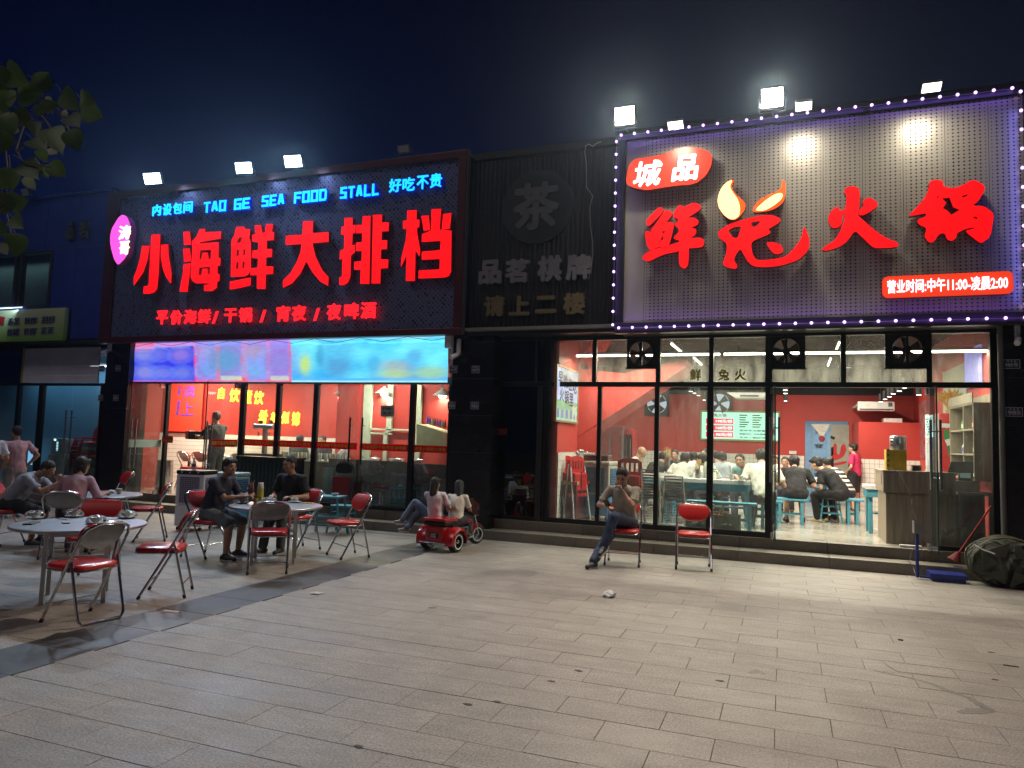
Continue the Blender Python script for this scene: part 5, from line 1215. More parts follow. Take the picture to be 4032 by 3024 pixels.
# one folded flat, propped against the seafood glass
xq_ = F(1347, 1900, 11.28).x; t = thing('folded_chair', 'folded chair with black back and red seat propped against the seafood glass', 'chair', (xq_, 11.24, .1485)); hq = F(1347, 1818, 11.28).z-.1485
fr_ = [(-.20, .02, 0), (-.20, .06, .5), (-.20, .10, hq-.14), (-.15, .105, hq-.03), (0, .11, hq), (.15, .105, hq-.03), (.20, .10, hq-.14), (.20, .06, .5), (.20, .02, 0)]
MB().tube(fr_, .012, 8).build('back_frame', M_tubec, t, smooth=True, local=True); MB().tube([(-.17, -.03, .01), (-.17, .04, hq-.32), (.17, .04, hq-.32), (.17, -.03, .01)], .011, 8).build('rear_leg_loop', M_tubec, t, smooth=True, local=True)
MB().prism(smooth_loop([(-.18, hq-.14), (-.14, hq-.03), (.14, hq-.03), (.18, hq-.14), (.15, hq-.21), (-.15, hq-.21)]), lambda u, v, w2: V((u, .075+w2, v)), .02).build('backrest', M_vblack, t, smooth=True, local=True)
MB().bbox(-.18, -.01, hq-.70, .18, .03, hq-.27, .018).build('seat', mat('dull_red_vinyl', (.22, .014, .014), .45), t, smooth=True, local=True)

def table_proto(r, h):
    t = thing('round_table', 'x', 'table')
    K = dict(local=True)
    MB().lathe((0, 0, h-.03), [(r*.2, -.0), (r-.012, 0), (r, .006), (r, .024), (r-.006, .030), (r-.05, .0305), (r*.2, .0305)], 56).build('table_top', mat('table_steel', (.56, .55, .57), .34, .95, var=.14, scale=3), t, smooth=True, **K)
    a = .245
    for sx_ in (-1, 1):
        for sy_ in (-1, 1): MB().bbox(sx_*a-.018, sy_*a-.018, 0, sx_*a+.018, sy_*a+.018, h-.03, .003).build('leg', M_steel, t, **K)
    for s_ in (-1, 1):
        MB().box(-a+.018, s_*a-.012, h-.09, a-.018, s_*a+.012, h-.03).build('apron', M_steel, t, **K)
        MB().box(-a+.018, s_*a-.012, .33, a-.018, s_*a+.012, .36).build('stretcher', M_steel, t, **K)
        MB().box(s_*a-.012, -a+.018, .33, s_*a+.012, a-.018, .36).build('stretcher', M_steel, t, **K)
    return t
T1 = table_proto(.575, .70); tag(T1, 'near round steel table with four wrapped bowl sets', 'table', 'round steel tables outside'); T1.location = (-6.30, 5.12, 0); T1.rotation_euler = (0, 0, radians(47))
T2 = copy_tree(T1, (-6.05, 7.68, 0), radians(35), 'middle round steel table with the tall yellow tea bottle', 'round steel tables outside')
T3 = copy_tree(T1, (-8.87, 7.42, 0), radians(40), 'left rear round steel table between the man in grey and the woman in pink', 'round steel tables outside')
TH = .7005

M_china = mat('white_china', (.72, .72, .70), .15, var=.04); M_china2 = mat('white_plastic_cup', (.7, .7, .68), .4)
M_wrap = None
def wrapmat():
    m, t = _mat('clear_wrap'); o = nn(t, 'ShaderNodeOutputMaterial'); tr = nn(t, 'ShaderNodeBsdfTransparent'); gl = nn(t, 'ShaderNodeBsdfGlossy'); gl.inputs['Roughness'].default_value = .12
    tr.inputs[0].default_value = (.93, .94, .95, 1); lw = nn(t, 'ShaderNodeLayerWeight'); lw.inputs[0].default_value = .22
    mx = nn(t, 'ShaderNodeMixShader'); t.links.new(lw.outputs['Fresnel'], mx.inputs[0]); t.links.new(tr.outputs[0], mx.inputs[1]); t.links.new(gl.outputs[0], mx.inputs[2]); t.links.new(mx.outputs[0], o.inputs[0]); return m
M_wrap = wrapmat()
def bowl_set(p, label, seed=0, wrap=True, group='wrapped bowl sets on the steel tables', accent=(.5, .02, .03)):
    r = random.Random(seed); t = thing('bowl_set', label, 'tableware', p, r.uniform(0, 6), group)
    K = dict(local=True)
    MB().lathe((0, 0, 0), [(.04, 0), (.06, .003), (.085, .014), (.088, .016), (.084, .017), (.05, .006)], 24).build('plate', M_china, t, smooth=True, **K)
    MB().lathe((0, 0, .010), [(.025, 0), (.028, .006), (.050, .03), (.058, .05), (.055, .05), (.045, .03), (.02, .012)], 24).build('bowl', M_china, t, smooth=True, **K)
    MB().lathe((.012, .0, .034), [(.020, 0), (.026, .018), (.030, .04), (.027, .04), (.02, .01)], 18).build('cup', M_china, t, smooth=True, **K)
    if wrap:
        m = MB().sph((0, 0, .030), (.090, .088, .052), 18, 10); m.v = [tuple(V(q)*(1+.16*noise.noise(V(q)*38+V((seed, 0, 0))))) if q[2] > .0 else (q[0], q[1], max(q[2], .0035)) for q in m.v]; m.v = [(a, b_, max(c_, .0035)) for a, b_, c_ in m.v]
        m.build('wrapping', M_wrap, t, **K)
        MB().box(.01, .02, .062, .04, .05, .070, Matrix.Rotation(.3, 4, 'X')).build('printed_seal', mat('seal_%d' % seed, accent, .4), t, **K)
    return t
for k, (a, b_, lab, ac) in enumerate(((137, 2042, 'wrapped bowl set at the left edge of the near table', (.35, .05, .04)), (291, 2036, 'wrapped bowl set in front of the red chair back on the near table', (.6, .05, .08)), (378, 2062, 'wrapped bowl set nearest the front of the near table', (.6, .03, .05)), (500, 2040, 'wrapped bowl set with a green seal at the right of the near table', (.02, .3, .1)))):
    p = G(a, b_, TH); bowl_set(p, lab, k+1, accent=ac)
w_ = lambda x, y: (600+x*.42194, 1700+y*.42194)
for k, (a, b_, lab, wr) in enumerate(((838, 668, 'wrapped bowl set in front of the man in navy', True), (1075, 668, 'pink-sealed bowl set beside the tea bottle', True), (1325, 660, 'white bowl and plate before the laughing man', False))):
    p = G(*w_(a, b_), TH); bowl_set(p, lab, k+11, wr, accent=(.6, .1, .3))
def packet(p, rz, label, w2=.06, h2=.1, m=None):
    o = MB().bbox(-w2/2, -h2/2, .0, w2/2, h2/2, .014, .004).build('tissue_packet', m or mat('packet_white', (.55, .55, .56), .4)); o.location = p; o.rotation_euler = (0, 0, rz); tag(o, label, 'packet', 'packets on the near table'); return o
packet(G(258, 2060, TH), 1.0, 'small wrapped tissue packet between the bowls of the near table')
packet(G(125, 2062, TH), .6, 'long dark menu card under the leftmost bowl', .08, .22, mat('dark_card', (.06, .06, .07), .5))
def chopsticks(a, b_, label):
    p, q = G(*a, TH), G(*b_, TH); o = MB().cyl(p+V((0, 0, .004)), q+V((0, 0, .004)), .0035, .0025, 6).cyl(p+V((.01, .0, .004)), q+V((.008, .004, .004)), .0035, .0025, 6).build('chopsticks', mat('wrapped_chopsticks', (.62, .58, .50), .5)); tag(o, label, 'chopsticks')
chopsticks((216, 2041), (262, 2048), 'wrapped chopsticks left of the second bowl set'); chopsticks((408, 2049), (465, 2046), 'wrapped chopsticks pointing at the green-sealed bowl')
# tea bottle
p = G(*w_(1003, 658), TH); t = thing('tea_bottle', 'tall clear bottle of yellow tea with white cap on the middle table', 'bottle', p)
M_tea = mat('yellow_tea', (.52, .50, .06), .1, var=.05, coat=.5)
MB().lathe((0, 0, 0), [(.038, 0), (.042, .01), (.042, .155), (.040, .17)], 24).build('tea', M_tea, t, smooth=True, local=True)
MB().lathe((0, 0, .171), [(.042, 0), (.042, .03), (.036, .045)], 24).build('bottle_neck', mat('pale_glass', (.55, .60, .45), .1, coat=.5), t, smooth=True, local=True)
MB().lathe((0, 0, .217), [(.034, 0), (.034, .035), (.030, .04)], 24).build('cap', M_china2, t, smooth=True, local=True)
p = G(*w_(985, 665), TH); t = thing('tea_glass', 'short glass of yellow tea beside the tall bottle', 'glass', p+V((-.0, -.045, 0)))
MB().lathe((0, 0, 0), [(.026, 0), (.031, .065), (.028, .065)], 18).build('tea', M_tea, t, smooth=True, local=True); MB().lathe((0, 0, .0655), [(.0315, 0), (.033, .03), (.031, .03)], 18).build('rim', M_wrap, t, smooth=True, local=True)
p = G(*w_(1452, 668), TH); o = MB().bbox(-.075, -.035, 0, .075, .035, .009, .003).build('phone', mat('yellow_phone', (.65, .50, .06), .4)); o.location = p; o.rotation_euler = (0, 0, .3); tag(o, 'phone in a yellow case at the right edge of the middle table', 'phone')
def crumple(p, r, label, seed, m=None, cat='litter', name='crumpled_tissue', flat=.5, grp=None):
    mb = MB().sph((0, 0, 0), (r, r*.8, r*flat), 12, 8); mb.v = [tuple(V(q)*(1+.9*noise.noise(V(q)*(2.2/r)+V((seed, 3, 1))))) for q in mb.v]; z0 = min(q[2] for q in mb.v); mb.v = [(a, b_, max(c_-z0*.55, 0)) for a, b_, c_ in mb.v]
    o = mb.build(name, m or mat('white_tissue', (.66, .66, .66), .8)); o.location = p; tag(o, label, cat, grp); return o
crumple(G(*w_(1128, 650), TH), .05, 'crumpled clear wrap between the bowls on the middle table', 4)
p = G(268, 1940, TH); bowl_set(G(300, 1935, TH), 'bowl in front of the man in grey on the rear left table', 30, False)
cup = thing('paper_cup', 'white cup with a spoon at the right of the rear left table', 'cup', G(468, 1945, TH)); MB().lathe((0, 0, 0), [(.028, 0), (.040, .075), (.037, .075)], 18).build('cup_body', M_china2, cup, smooth=True, local=True)
MB().cyl((-.06, 0, .02), (-.03, .02, .15), .004, n=6).build('spoon', M_china2, cup, local=True)
crumple(G(438, 1942, TH), .05, 'crumpled clear wrap on the rear left table', 8)
# litter on the ground
crumple(G(2398, 2349), .07, 'crumpled white tissue on the paving in front of the man with the phone', 2)
crumple(G(1651, 2154), .045, 'small crumpled tissue on the dark strip behind the tricycle', 5)
crumple(G(1245, 2338), .07, 'torn scrap of paper on the paving near the dark strip', 9, mat('grey_paper_scrap', (.5, .48, .44), .8), flat=.12, name='paper_scrap')
o = MB().cyl((-.045, 0, .005), (.045, .008, .005), .004, n=6).build('cigarette_end', mat('white_cigarette', (.7, .68, .62), .7)); o.location = G(1702, 2394); tag(o, 'white cigarette end lying on the open paving', 'litter')
o = MB().bbox(-.05, -.008, 0, .05, .008, .006, .002).build('black_clip', M_black); o.location = G(3980, 2623); o.rotation_euler = (0, 0, -.1); tag(o, 'thin black strip lying on the paving at the right', 'litter')
o = MB().bbox(-.02, -.012, 0, .02, .012, .01, .002).build('dark_crumb', M_black); o.location = G(3546, 2521); tag(o, 'small dark crumb on the paving right of centre', 'litter')
for k, (a, b_) in enumerate(((1842, 2773), (1957, 2764), (2277, 2641), (2173, 2683), (1413, 2940), (2835, 2681), (3902, 2569), (3917, 2676))):
    p = G(a, b_); mb = MB(); n = 9; r = random.Random(k); mb.prism([(p.x+(.017+.012*r.random())*cos(2*pi*j/n)*1.2, p.y+(.012+.008*r.random())*sin(2*pi*j/n)) for j in range(n)], lambda u, v, w2: V((u, v, .0022-w2)), .0015)
    o = mb.build('gum_spot', mat('trodden_gum', (.05, .045, .045), .8)); tag(o, 'dark trodden spot on the paving, ' + ('left one of the two in the foreground', 'right one of the two in the foreground', 'below the tissue, in the centre', 'centre, left of the pair', 'lowest, near the bottom edge', 'right of centre alone', 'far right, upper', 'far right, lower')[k], 'stain', 'dark spots trodden into the paving')
# crack and a long damp trail in the paving at the right
def ground_strip(pts, wds, z, name, m, label):
    P = [G(*p) for p in pts]; L_, R_ = [], []
    for i, p in enumerate(P):
        d = (P[min(i+1, len(P)-1)]-P[max(i-1, 0)]).normalized(); n_ = V((-d.y, d.x, 0))*wds[i]/2; L_.append((p.x+n_.x, p.y+n_.y)); R_.append((p.x-n_.x, p.y-n_.y))
    o = MB().prism(L_+R_[::-1], lambda u, v, w2: V((u, v, z-w2)), .0008).build(name, m); tag(o, label, 'stain' if 'crack' not in name else 'crack'); return o
ground_strip([(3469, 2600), (3500, 2625), (3535, 2645), (3600, 2652), (3690, 2664), (3775, 2674)], [.003, .008, .009, .007, .006, .002], .0014, 'paving_crack', M_black, 'dark crack running through the paving right of centre')
_dk = mat('damp_stone', (.16, .146, .136), .55, var=.25, scale=30)
ground_strip([(3440, 2640), (3500, 2652), (3580, 2668), (3660, 2690), (3740, 2722), (3810, 2745), (3860, 2775), (3900, 2795)], [.012, .03, .035, .05, .045, .04, .06, .05], .0012, 'damp_trail', _dk, 'damp dark trail wandering over the paving at the right')
ground_strip([(3775, 2805), (3830, 2800), (3880, 2798), (3920, 2800)], [.03, .10, .08, .03], .0012, 'damp_patch', _dk, 'damp patch at the lower end of the trail in the paving')
ground_strip([(2950, 2650), (2985, 2642), (3010, 2655)], [.03, .10, .04], .0012, 'damp_patch', _dk, 'faint damp patch right of centre in the paving')
ground_strip([(170, 2520), (240, 2500), (320, 2495), (360, 2520)], [.05, .16, .14, .05], .0014, 'spilt_patch', mat('oily_stain', (.035, .033, .034), .35), 'dark spilt patch on the dark strip before the nearest chair')
ground_strip([(590, 2420), (650, 2405), (720, 2410)], [.03, .07, .04], .0014, 'spilt_patch', mat('oily_stain', (.035, .033, .034), .35), 'dark smear on the dark strip below the red chair')
# white air cooler
def air_cooler(px0, px1, pyt, pyb, Y, label, blue=False, depth=.32, rz=0., body=None, front_col=(.13, .13, .15)):
    a = F(px0, pyb, Y); b_ = F(px1, pyt, Y); x0, x1 = a.x, b_.x; return x0, x1, a.z, b_.z
K_ = dict(local=True)
M_wpl = mat('white_plastic', (.66, .66, .70), .35, var=.05); M_gpl = mat('grey_plastic', (.10, .10, .12), .5); M_bpl = mat('blue_plastic', (.04, .22, .42), .4)
def cooler(loc, rz, w_, d, h, label, body, top_m, grille_m, base_m=None, basin=False):
    t = thing('air_cooler', label, 'air cooler', loc, rz, 'evaporative air coolers'); z0 = .07
    MB().bbox(-w_/2, -d/2, z0+h*.36, w_/2, d/2, h*.93, .02).build('body', body, t, **K_)
    MB().bbox(-w_/2+.004, -d/2+.004, z0, w_/2-.004, d/2-.004, z0+h*.358, .02).build('water_tank', base_m or body, t, **K_)
    MB().bbox(-w_/2-.006, -d/2-.006, h*.932, w_/2+.006, d/2+.006, h, .02).build('control_top', top_m, t, **K_)
    MB().box(-w_*.36, -d/2-.004, h*.46, w_*.36, -d/2+.002, h*.89).build('grille_recess', M_gpl, t, **K_)
    for k in range(13): MB().box(-w_*.36, -d/2-.014, h*.465+k*h*.0325, w_*.36, -d/2-.005, h*.475+k*h*.0325).build('louvre', grille_m, t, **K_)
    for k in range(9): MB().box(-w_*.34+k*w_*.084, -d/2-.018, h*.46, -w_*.325+k*w_*.084, -d/2-.0145, h*.89).build('louvre', grille_m, t, **K_)
    # honeycomb side panel
    MB().box(w_/2-.002, -d*.34, h*.48, w_/2+.004, d*.34, h*.88).build('side_recess', M_gpl, t, **K_)
    mb = MB()
    for j in range(9): mb.box(w_/2+.004, -d*.34, h*.49+j*h*.044, w_/2+.012, d*.34, h*.50+j*h*.044)
    for j in range(6): mb.box(w_/2+.0045, -d*.34+j*d*.135, h*.48, w_/2+.0115, -d*.325+j*d*.135, h*.88)
    mb.build('side_grille', grille_m, t, **K_)
    for sx_ in (-1, 1):
        for sy_ in (-1, 1): MB().cyl((sx_*w_*.4-.012, sy_*d*.38, .032), (sx_*w_*.4+.012, sy_*d*.38, .032), .031, n=12).build('castor', M_rub, t, **K_)
    for s_ in (-.3, 0, .3): MB().cyl((s_*w_, -d/2-.008, h*.965), (s_*w_, -d/2-.013, h*.965), .012, n=10).build('button', M_wpl, t, **K_)
    return t
# outside white one
fl_, fr_ = G(690, 2085), G(790, 2093)
cooler((-9.02, 9.40, 0), radians(12), .48, .40, .97, 'white air cooler with black top outside the seafood doors', M_wpl, M_black, mat('lilac_louvre', (.40, .38, .50), .5))
cb = thing('water_bottle', 'small water bottle standing on the white air cooler', 'bottle', (-9.08, 9.38, .971))
MB().lathe((0, 0, 0), [(.03, 0), (.033, .02), (.033, .11), (.014, .16), (.013, .185)], 16).build('bottle_body', mat('bottle_plastic', (.6, .62, .66), .15, alpha=.6), cb, smooth=True, **K_); MB().lathe((0, 0, .05), [(.0338, 0), (.0338, .05)], 16).build('bottle_label', mat('bottle_label', (.25, .08, .22), .5), cb, **K_); MB().cyl((0, 0, .185), (0, 0, .203), .015, n=10).build('cap', M_wpl, cb, **K_)
cooler((F(902, 1950, 10.0).x, 10.0, 0), radians(5), .50, .42, .92, 'pale blue air cooler with honeycomb side behind the man in navy', mat('pale_blue_plastic', (.20, .33, .40), .4), mat('pale_blue_plastic', (.20, .33, .40), .4), M_bpl, M_bpl)
# black slatted counter with beer tower at the seafood entrance
bx0, bx1 = F(935, 1900, 11.0).x, F(1155, 1900, 11.0).x; bt = F(1045, 1802, 11.0).z
t = thing('slatted_counter', 'black vertical-slatted counter at the seafood entrance', 'counter', ((bx0+bx1)/2, 11.0, .148))
MB().box(bx0+.02, 10.99, .149, bx1-.02, 11.32, bt-.02).build('body', M_black, t); MB().bbox(bx0-.01, 10.95, bt-.02, bx1+.01, 11.34, bt+.015, .005).build('counter_top', M_black, t)
n = 14
for k in range(n): xx = bx0+.02+(bx1-bx0-.04)*k/n; MB().bbox(xx+.006, 10.965, .16, xx+(bx1-bx0-.04)/n-.006, 10.99, bt-.025, .003).build('slat', mat('black_green_slat', (.016, .026, .024), .35), t)
p = F(1040, 1790, 11.9); t = thing('beer_tower', 'steel T-shaped beer tower with two round gauges', 'beer tower', (p.x, 11.9, 1.2))
tb, tt_ = F(1043, 1786, 11.9).z, F(1043, 1684, 11.9).z
MB().cyl((p.x, 11.9, tb), (p.x, 11.9, tt_), .055, n=20).build('column', M_steel, t, smooth=True); x0, x1 = F(1002, 1690, 11.9).x, F(1078, 1690, 11.9).x
MB().cyl((x0, 11.9, tt_+.02), (x1, 11.9, tt_+.02), .05, n=20).build('crossbar', M_steel, t, smooth=True)
for q in (F(1026, 1662, 11.85), F(1066, 1662, 11.85)): MB().cyl(q, q+V((0, .03, 0)), .042, n=18).build('gauge', M_gpl, t, smooth=True)
for q in (F(1018, 1705, 11.85), F(1062, 1705, 11.85)): MB().cyl(q+V((0, 0, .02)), q-V((0, 0, .06)), .012, n=8).build('tap', M_steel, t, smooth=True)
struct('drain_tray', MB().bbox(x0-.1, 11.75, tb-.05, x1+.1, 12.1, tb, .01), M_black)
MB_c = MB().bbox(x0-.25, 11.7, FL, x1+.25, 12.15, tb-.052, .01).build('serving_cabinet', M_black); tag(MB_c, 'black cabinet under the beer tower', 'cabinet')
# glasses row and kitchen counter in the seafood shop
kx0, kx1 = F(1100, 1800, 12.3).x, F(1760, 1800, 12.3).x; kz = F(1300, 1816, 12.3).z
t = thing('kitchen_counter', 'low white tiled kitchen counter with dark cloth in the seafood shop', 'counter', (kx0, 12.3, FL))
MB().box(kx0, 12.3, FL, kx1, 12.9, kz-.03).build('body', mat('counter_cloth', (.17, .18, .12), .8, var=.2, scale=2), t); MB().bbox(kx0-.02, 12.26, kz-.03, kx1, 12.92, kz, .006).build('counter_top', M_china, t)
rr = random.Random(4)
for k in range(26):
    x_ = kx0+.05+k*.062+rr.uniform(-.01, .01)
    if k > 24: break
    g = thing('drinking_glass', '%s upturned glass of the %s five in the seafood counter row' % (ORD[k % 5], ('leftmost', 'second', 'middle', 'fourth', 'rightmost')[min(4, k//5)]), 'glass', (x_, 12.36, kz), group='row of drinking glasses on the seafood counter')
    MB().lathe((x_, 12.36+rr.uniform(-.02, .02), kz), [(.022, 0), (.028, .15), (.025, .15), (.02, .01)], 12).build('glass_body', mat('milky_glass', (.62, .64, .55), .2, alpha=.65), g, smooth=True)
# dark tile front of the right half
tx0, tx1 = F(1290, 1900, 11.6).x, F(1619, 1900, 11.6).x
tile_wall(tx0, tx1, FL, F(1450, 1812, 11.6).z, 11.62, 'dark grey square tiles of the open kitchen front behind glass', m=mat('dark_grey_tile', (.13, .14, .14), .2), sx=.15, sz=.15, name='kitchen_front')
mb = MB().box(tx1+.02, 11.6, FL, -5.51, 11.66, F(1650, 1825, 11.6).z).build('glossy_partition', mat('dark_panel', (.035, .04, .045), .25)); tag(mb, 'dark glossy panel low behind the rightmost seafood pane', 'panel')
# white framed partition
t = thing('glazed_partition', 'pale green framed glazed partition inside the seafood shop', 'partition', (F(1440, 1700, 13.2).x, 13.2, FL))
M_pf = mat('pale_frame', (.50, .54, .42), .5); PY = 13.2
def pfbar(a, b_, c, d, nm='frame'): p, q = F(a, b_, PY), F(c, d, PY); MB().bbox(p.x, PY, q.z, q.x, PY+.06, p.z, .005).build(nm, M_pf, t)
for q in ((1434, 1515, 1452, 1825), (1527, 1515, 1540, 1700), (1620, 1515, 1648, 1820), (1510, 1700, 1520, 1815)): pfbar(*q)
pfbar(1452, 1686, 1620, 1698, 'rail'); pfbar(1452, 1694+8, 1540, 1712, 'rail')
t = thing('slanted_hood', 'sloping pale green hood beside the dark pier', 'hood', F(1700, 1700, 12.6))
hp_ = [F(*q, 12.6) for q in ((1640, 1668), (1758, 1705), (1758, 1762), (1640, 1762))]; MB().prism([(p.x, p.z) for p in hp_], lambda u, v, w2: V((u, 12.6+w2, v)), .5).build('hood_body', mat('pale_green_panel', (.42, .46, .27), .5), t)
rr = random.Random(6)
for k in range(8):
    p = F(1682+k*10, 1668+k*2.5, 12.75); tt = thing('bottle', ORD[k]+' small bottle from the left on the sloping hood', 'bottle', p, group='bottles lined up on the hood by the pier')
    MB().lathe(p, [(.022, 0), (.026, .05+rr.random()*.05), (.012, .12), (.011, .15)], 10).build('bottle_body', mat('bottle_c%d' % (k % 4), [(.25, .1, .5), (.1, .1, .4), (.3, .35, .3), (.15, .08, .05)][k % 4], .25), tt, smooth=True)
# wares on the kitchen counter
for k, (a, lab, r_) in enumerate(((1560, 'wide grey wok on the kitchen counter', .16), (1640, 'steel basin on the kitchen counter near the pier', .15), (1475, 'shallow pan on the kitchen counter', .12))):
    p = F(a, 1800, 12.5); tt = tag(MB().lathe((p.x, 12.5, kz+.001), [(r_*.5, 0), (r_, .10), (r_*.96, .10), (r_*.4, .02)], 24).build('basin', M_steel, smooth=True), lab, 'basin')
# keg
p = G(643, 1932, FL); kz_ = (F(643, 1812, p.y).z-FL); t = thing('beer_keg', 'steel beer keg just inside the seafood doorway', 'keg', (p.x, p.y, FL)); kr = .17
MB().lathe((0, 0, 0), [(kr*.9, 0), (kr, .02), (kr, .08), (kr*.97, .09), (kr, .10), (kr, kz_*.5-.01), (kr*1.02, kz_*.5), (kr, kz_*.5+.01), (kr, kz_-.1), (kr*.8, kz_-.07), (kr*.3, kz_-.06)], 28).build('barrel', M_steel, t, smooth=True, **K_)
MB().lathe((0, 0, kz_-.10), [(kr*.93, 0), (kr*.96, .1), (kr*.93, .1), (kr*.90, 0)], 28).build('chime', M_steel, t, smooth=True, **K_); MB().bbox(.06, -kr-.004, kz_*.75, .11, -kr+.03, kz_*.9, .002).build('barrel_label', M_wh, t, **K_)
# red banner inside with 满上 and neon characters
q = [F(*c, 14.5) for c in ((660, 1512), (797, 1512), (792, 1700), (652, 1697))]
t = thing('wall_banner', 'bright red banner with blue vertical characters in the seafood shop', 'banner', q[0])
x0, x1 = F(655, 1600, 14.5).x, F(796, 1600, 14.5).x; z1, z0 = LT+.5, F(725, 1699, 14.5).z
MB().box(x0, 14.5, z0, x1, 14.51, z1).build('sheet', mat('bright_red_sheet', (.85, .06, .03), .5, var=.03), t)
M_bl2 = mat('violet_blue_print', (.10, .06, .55), .5); R4 = lambda a, b: (400+a/2.37, 1300+b/2.37)
def bx3(fn, a, b_, c, d, Y): return bx2(fn, a, b_, c, d, Y)
lettering('character', '满', M_bl2, t, facade_T(*bx3(R4, 755, 515, 868, 630, 14.49), 14.49), bold=.0, depth=.004)
lettering('character', '上', M_bl2, t, facade_T(*bx3(R4, 742, 665, 862, 797, 14.49), 14.49), bold=.0, depth=.004)
for s_, a, b_, c, d in (('Mǎn', 712, 522, 742, 610), ('Shàng', 695, 655, 732, 792)):
    q = bx3(R4, a, b_, c, d, 14.49); lettering('lettering', s_, M_bl2, t, lambda u, v, w2, q=q: V((q[0]+(q[2]-q[0])*v, 14.49+w2, q[3]-(q[3]-q[1])*u)), bold=.03, depth=.004)
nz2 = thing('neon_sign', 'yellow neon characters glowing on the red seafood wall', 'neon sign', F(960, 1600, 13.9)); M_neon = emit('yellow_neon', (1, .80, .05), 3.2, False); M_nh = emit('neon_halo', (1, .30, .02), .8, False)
for ch, a, b_, c, d in (('自', 1085, 535, 1142, 640), ('饮', 1190, 548, 1285, 668), ('煮', 1325, 560, 1400, 685), ('饮', 1418, 570, 1510, 690), ('肴', 1460, 745, 1545, 885), ('美', 1570, 765, 1650, 880), ('似', 1675, 762, 1750, 872), ('锦', 1770, 765, 1845, 890)):
    q = bx3(R4, a, b_, c, d, 13.9); lo_ = lettering('character', ch, M_neon, nz2, slant(*q, 13.9, .1), bold=.005, depth=.02)
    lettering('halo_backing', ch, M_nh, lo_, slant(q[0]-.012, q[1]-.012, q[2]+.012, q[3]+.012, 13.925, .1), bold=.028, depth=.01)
area('neon_light', F(960, 1640, 13.7), F(960, 1640, 16), 12, (1, .55, .05), 1.5, .6, 175)
# indoor tables with chairs in the seafood shop
def small_table(p, rz, label, cat='table', h=.75, w2=1.2, d2=.7, top=None, leg=None, group='tables inside the seafood shop'):
    t = thing('dining_table', label, cat, p, rz, group); MB().bbox(-w2/2, -d2/2, h-.035, w2/2, d2/2, h, .006).build('table_top', top or M_china, t, **K_)
    for a in (-1, 1):
        for b_ in (-1, 1): MB().box(a*(w2/2-.06)-.02, b_*(d2/2-.05)-.02, 0, a*(w2/2-.06)+.02, b_*(d2/2-.05)+.02, h-.035).build('leg', leg or M_black, t, **K_)
    MB().box(-w2/2+.08, -.02, .25, w2/2-.08, .02, .29).build('stretcher', leg or M_black, t, **K_); return t
p = G(925, 1925, FL); small_table((p.x-.7, 13.6, FL), 0, 'white-topped table behind the man in black'); small_table((-9.9, 13.2, FL), 0, 'white-topped table behind the glasses with seated guests', w2=2.2)
for k, (X_, Y_, lab) in enumerate(((-12.7, 13.0, 'red folding chair inside the seafood shop beside the keg'), (-12.35, 13.1, 'second folding chair inside the seafood shop left of the man in black'), (-11.2, 13.05, 'red folding chair inside the seafood shop right of the man in black'))):
    put_chair(X_, Y_, (.1 if k else .3, 1), lab, z=FL, group='red folding chairs inside the seafood shop')
# blue wooden stool-table with bowls outside
M_sb = mat('sky_blue_paint', (.075, .30, .40), .45, var=.1, scale=6)
def wood_stool(p, rz, label, h=.45, w2=.36, group='blue wooden stools', name='wooden_stool', d2=None):
    d2 = d2 or w2*.8; t = thing(name, label, 'stool' if name == 'wooden_stool' else 'bench', p, rz, group); sp_ = .05
    MB().bbox(-w2/2, -d2/2, h-.03, w2/2, d2/2, h, .006).build('seat', M_sb, t, **K_)
    for a in (-1, 1):
        for b_ in (-1, 1): MB().tube([(a*(w2/2-.04), b_*(d2/2-.03), h-.03), (a*(w2/2+.02), b_*(d2/2+.02), 0)], .018, 4).build('leg', M_sb, t, **K_)
        for zz in (.13, .22, .31): MB().box(a*(w2/2-.01)-.01+a*(.31-zz)*.08, -d2/2+.03, zz, a*(w2/2-.01)+.01+a*(.31-zz)*.08, d2/2-.03, zz+.022).build('rung', M_sb, t, **K_)
    for b_ in (-1, 1):
        for zz in (.16, .28): MB().box(-w2/2+.03, b_*(d2/2-.01)-.008, zz, w2/2-.03, b_*(d2/2-.01)+.008, zz+.022).build('rung', M_sb, t, **K_)
    return t
wood_stool((-6.98, 10.15, 0), .2, 'tall blue wooden stool used as a table by the seafood glass', h=.62, w2=.52, d2=.36)
bw_ = thing('bowl', 'white bowl with leftovers on the tall blue stool', 'bowl', (-6.85, 10.15, .621)); MB().lathe((0, 0, 0), [(.03, 0), (.065, .045), (.06, .045), (.03, .01)], 20).build('bowl_body', M_china, bw_, smooth=True, **K_)
crumple(V((-7.10, 10.13, .621)), .045, 'crumpled glassy wrap on the tall blue stool', 21)
wood_stool((-6.88, 10.45, 0), .1, 'low blue wooden stool behind the tall one by the seafood glass')
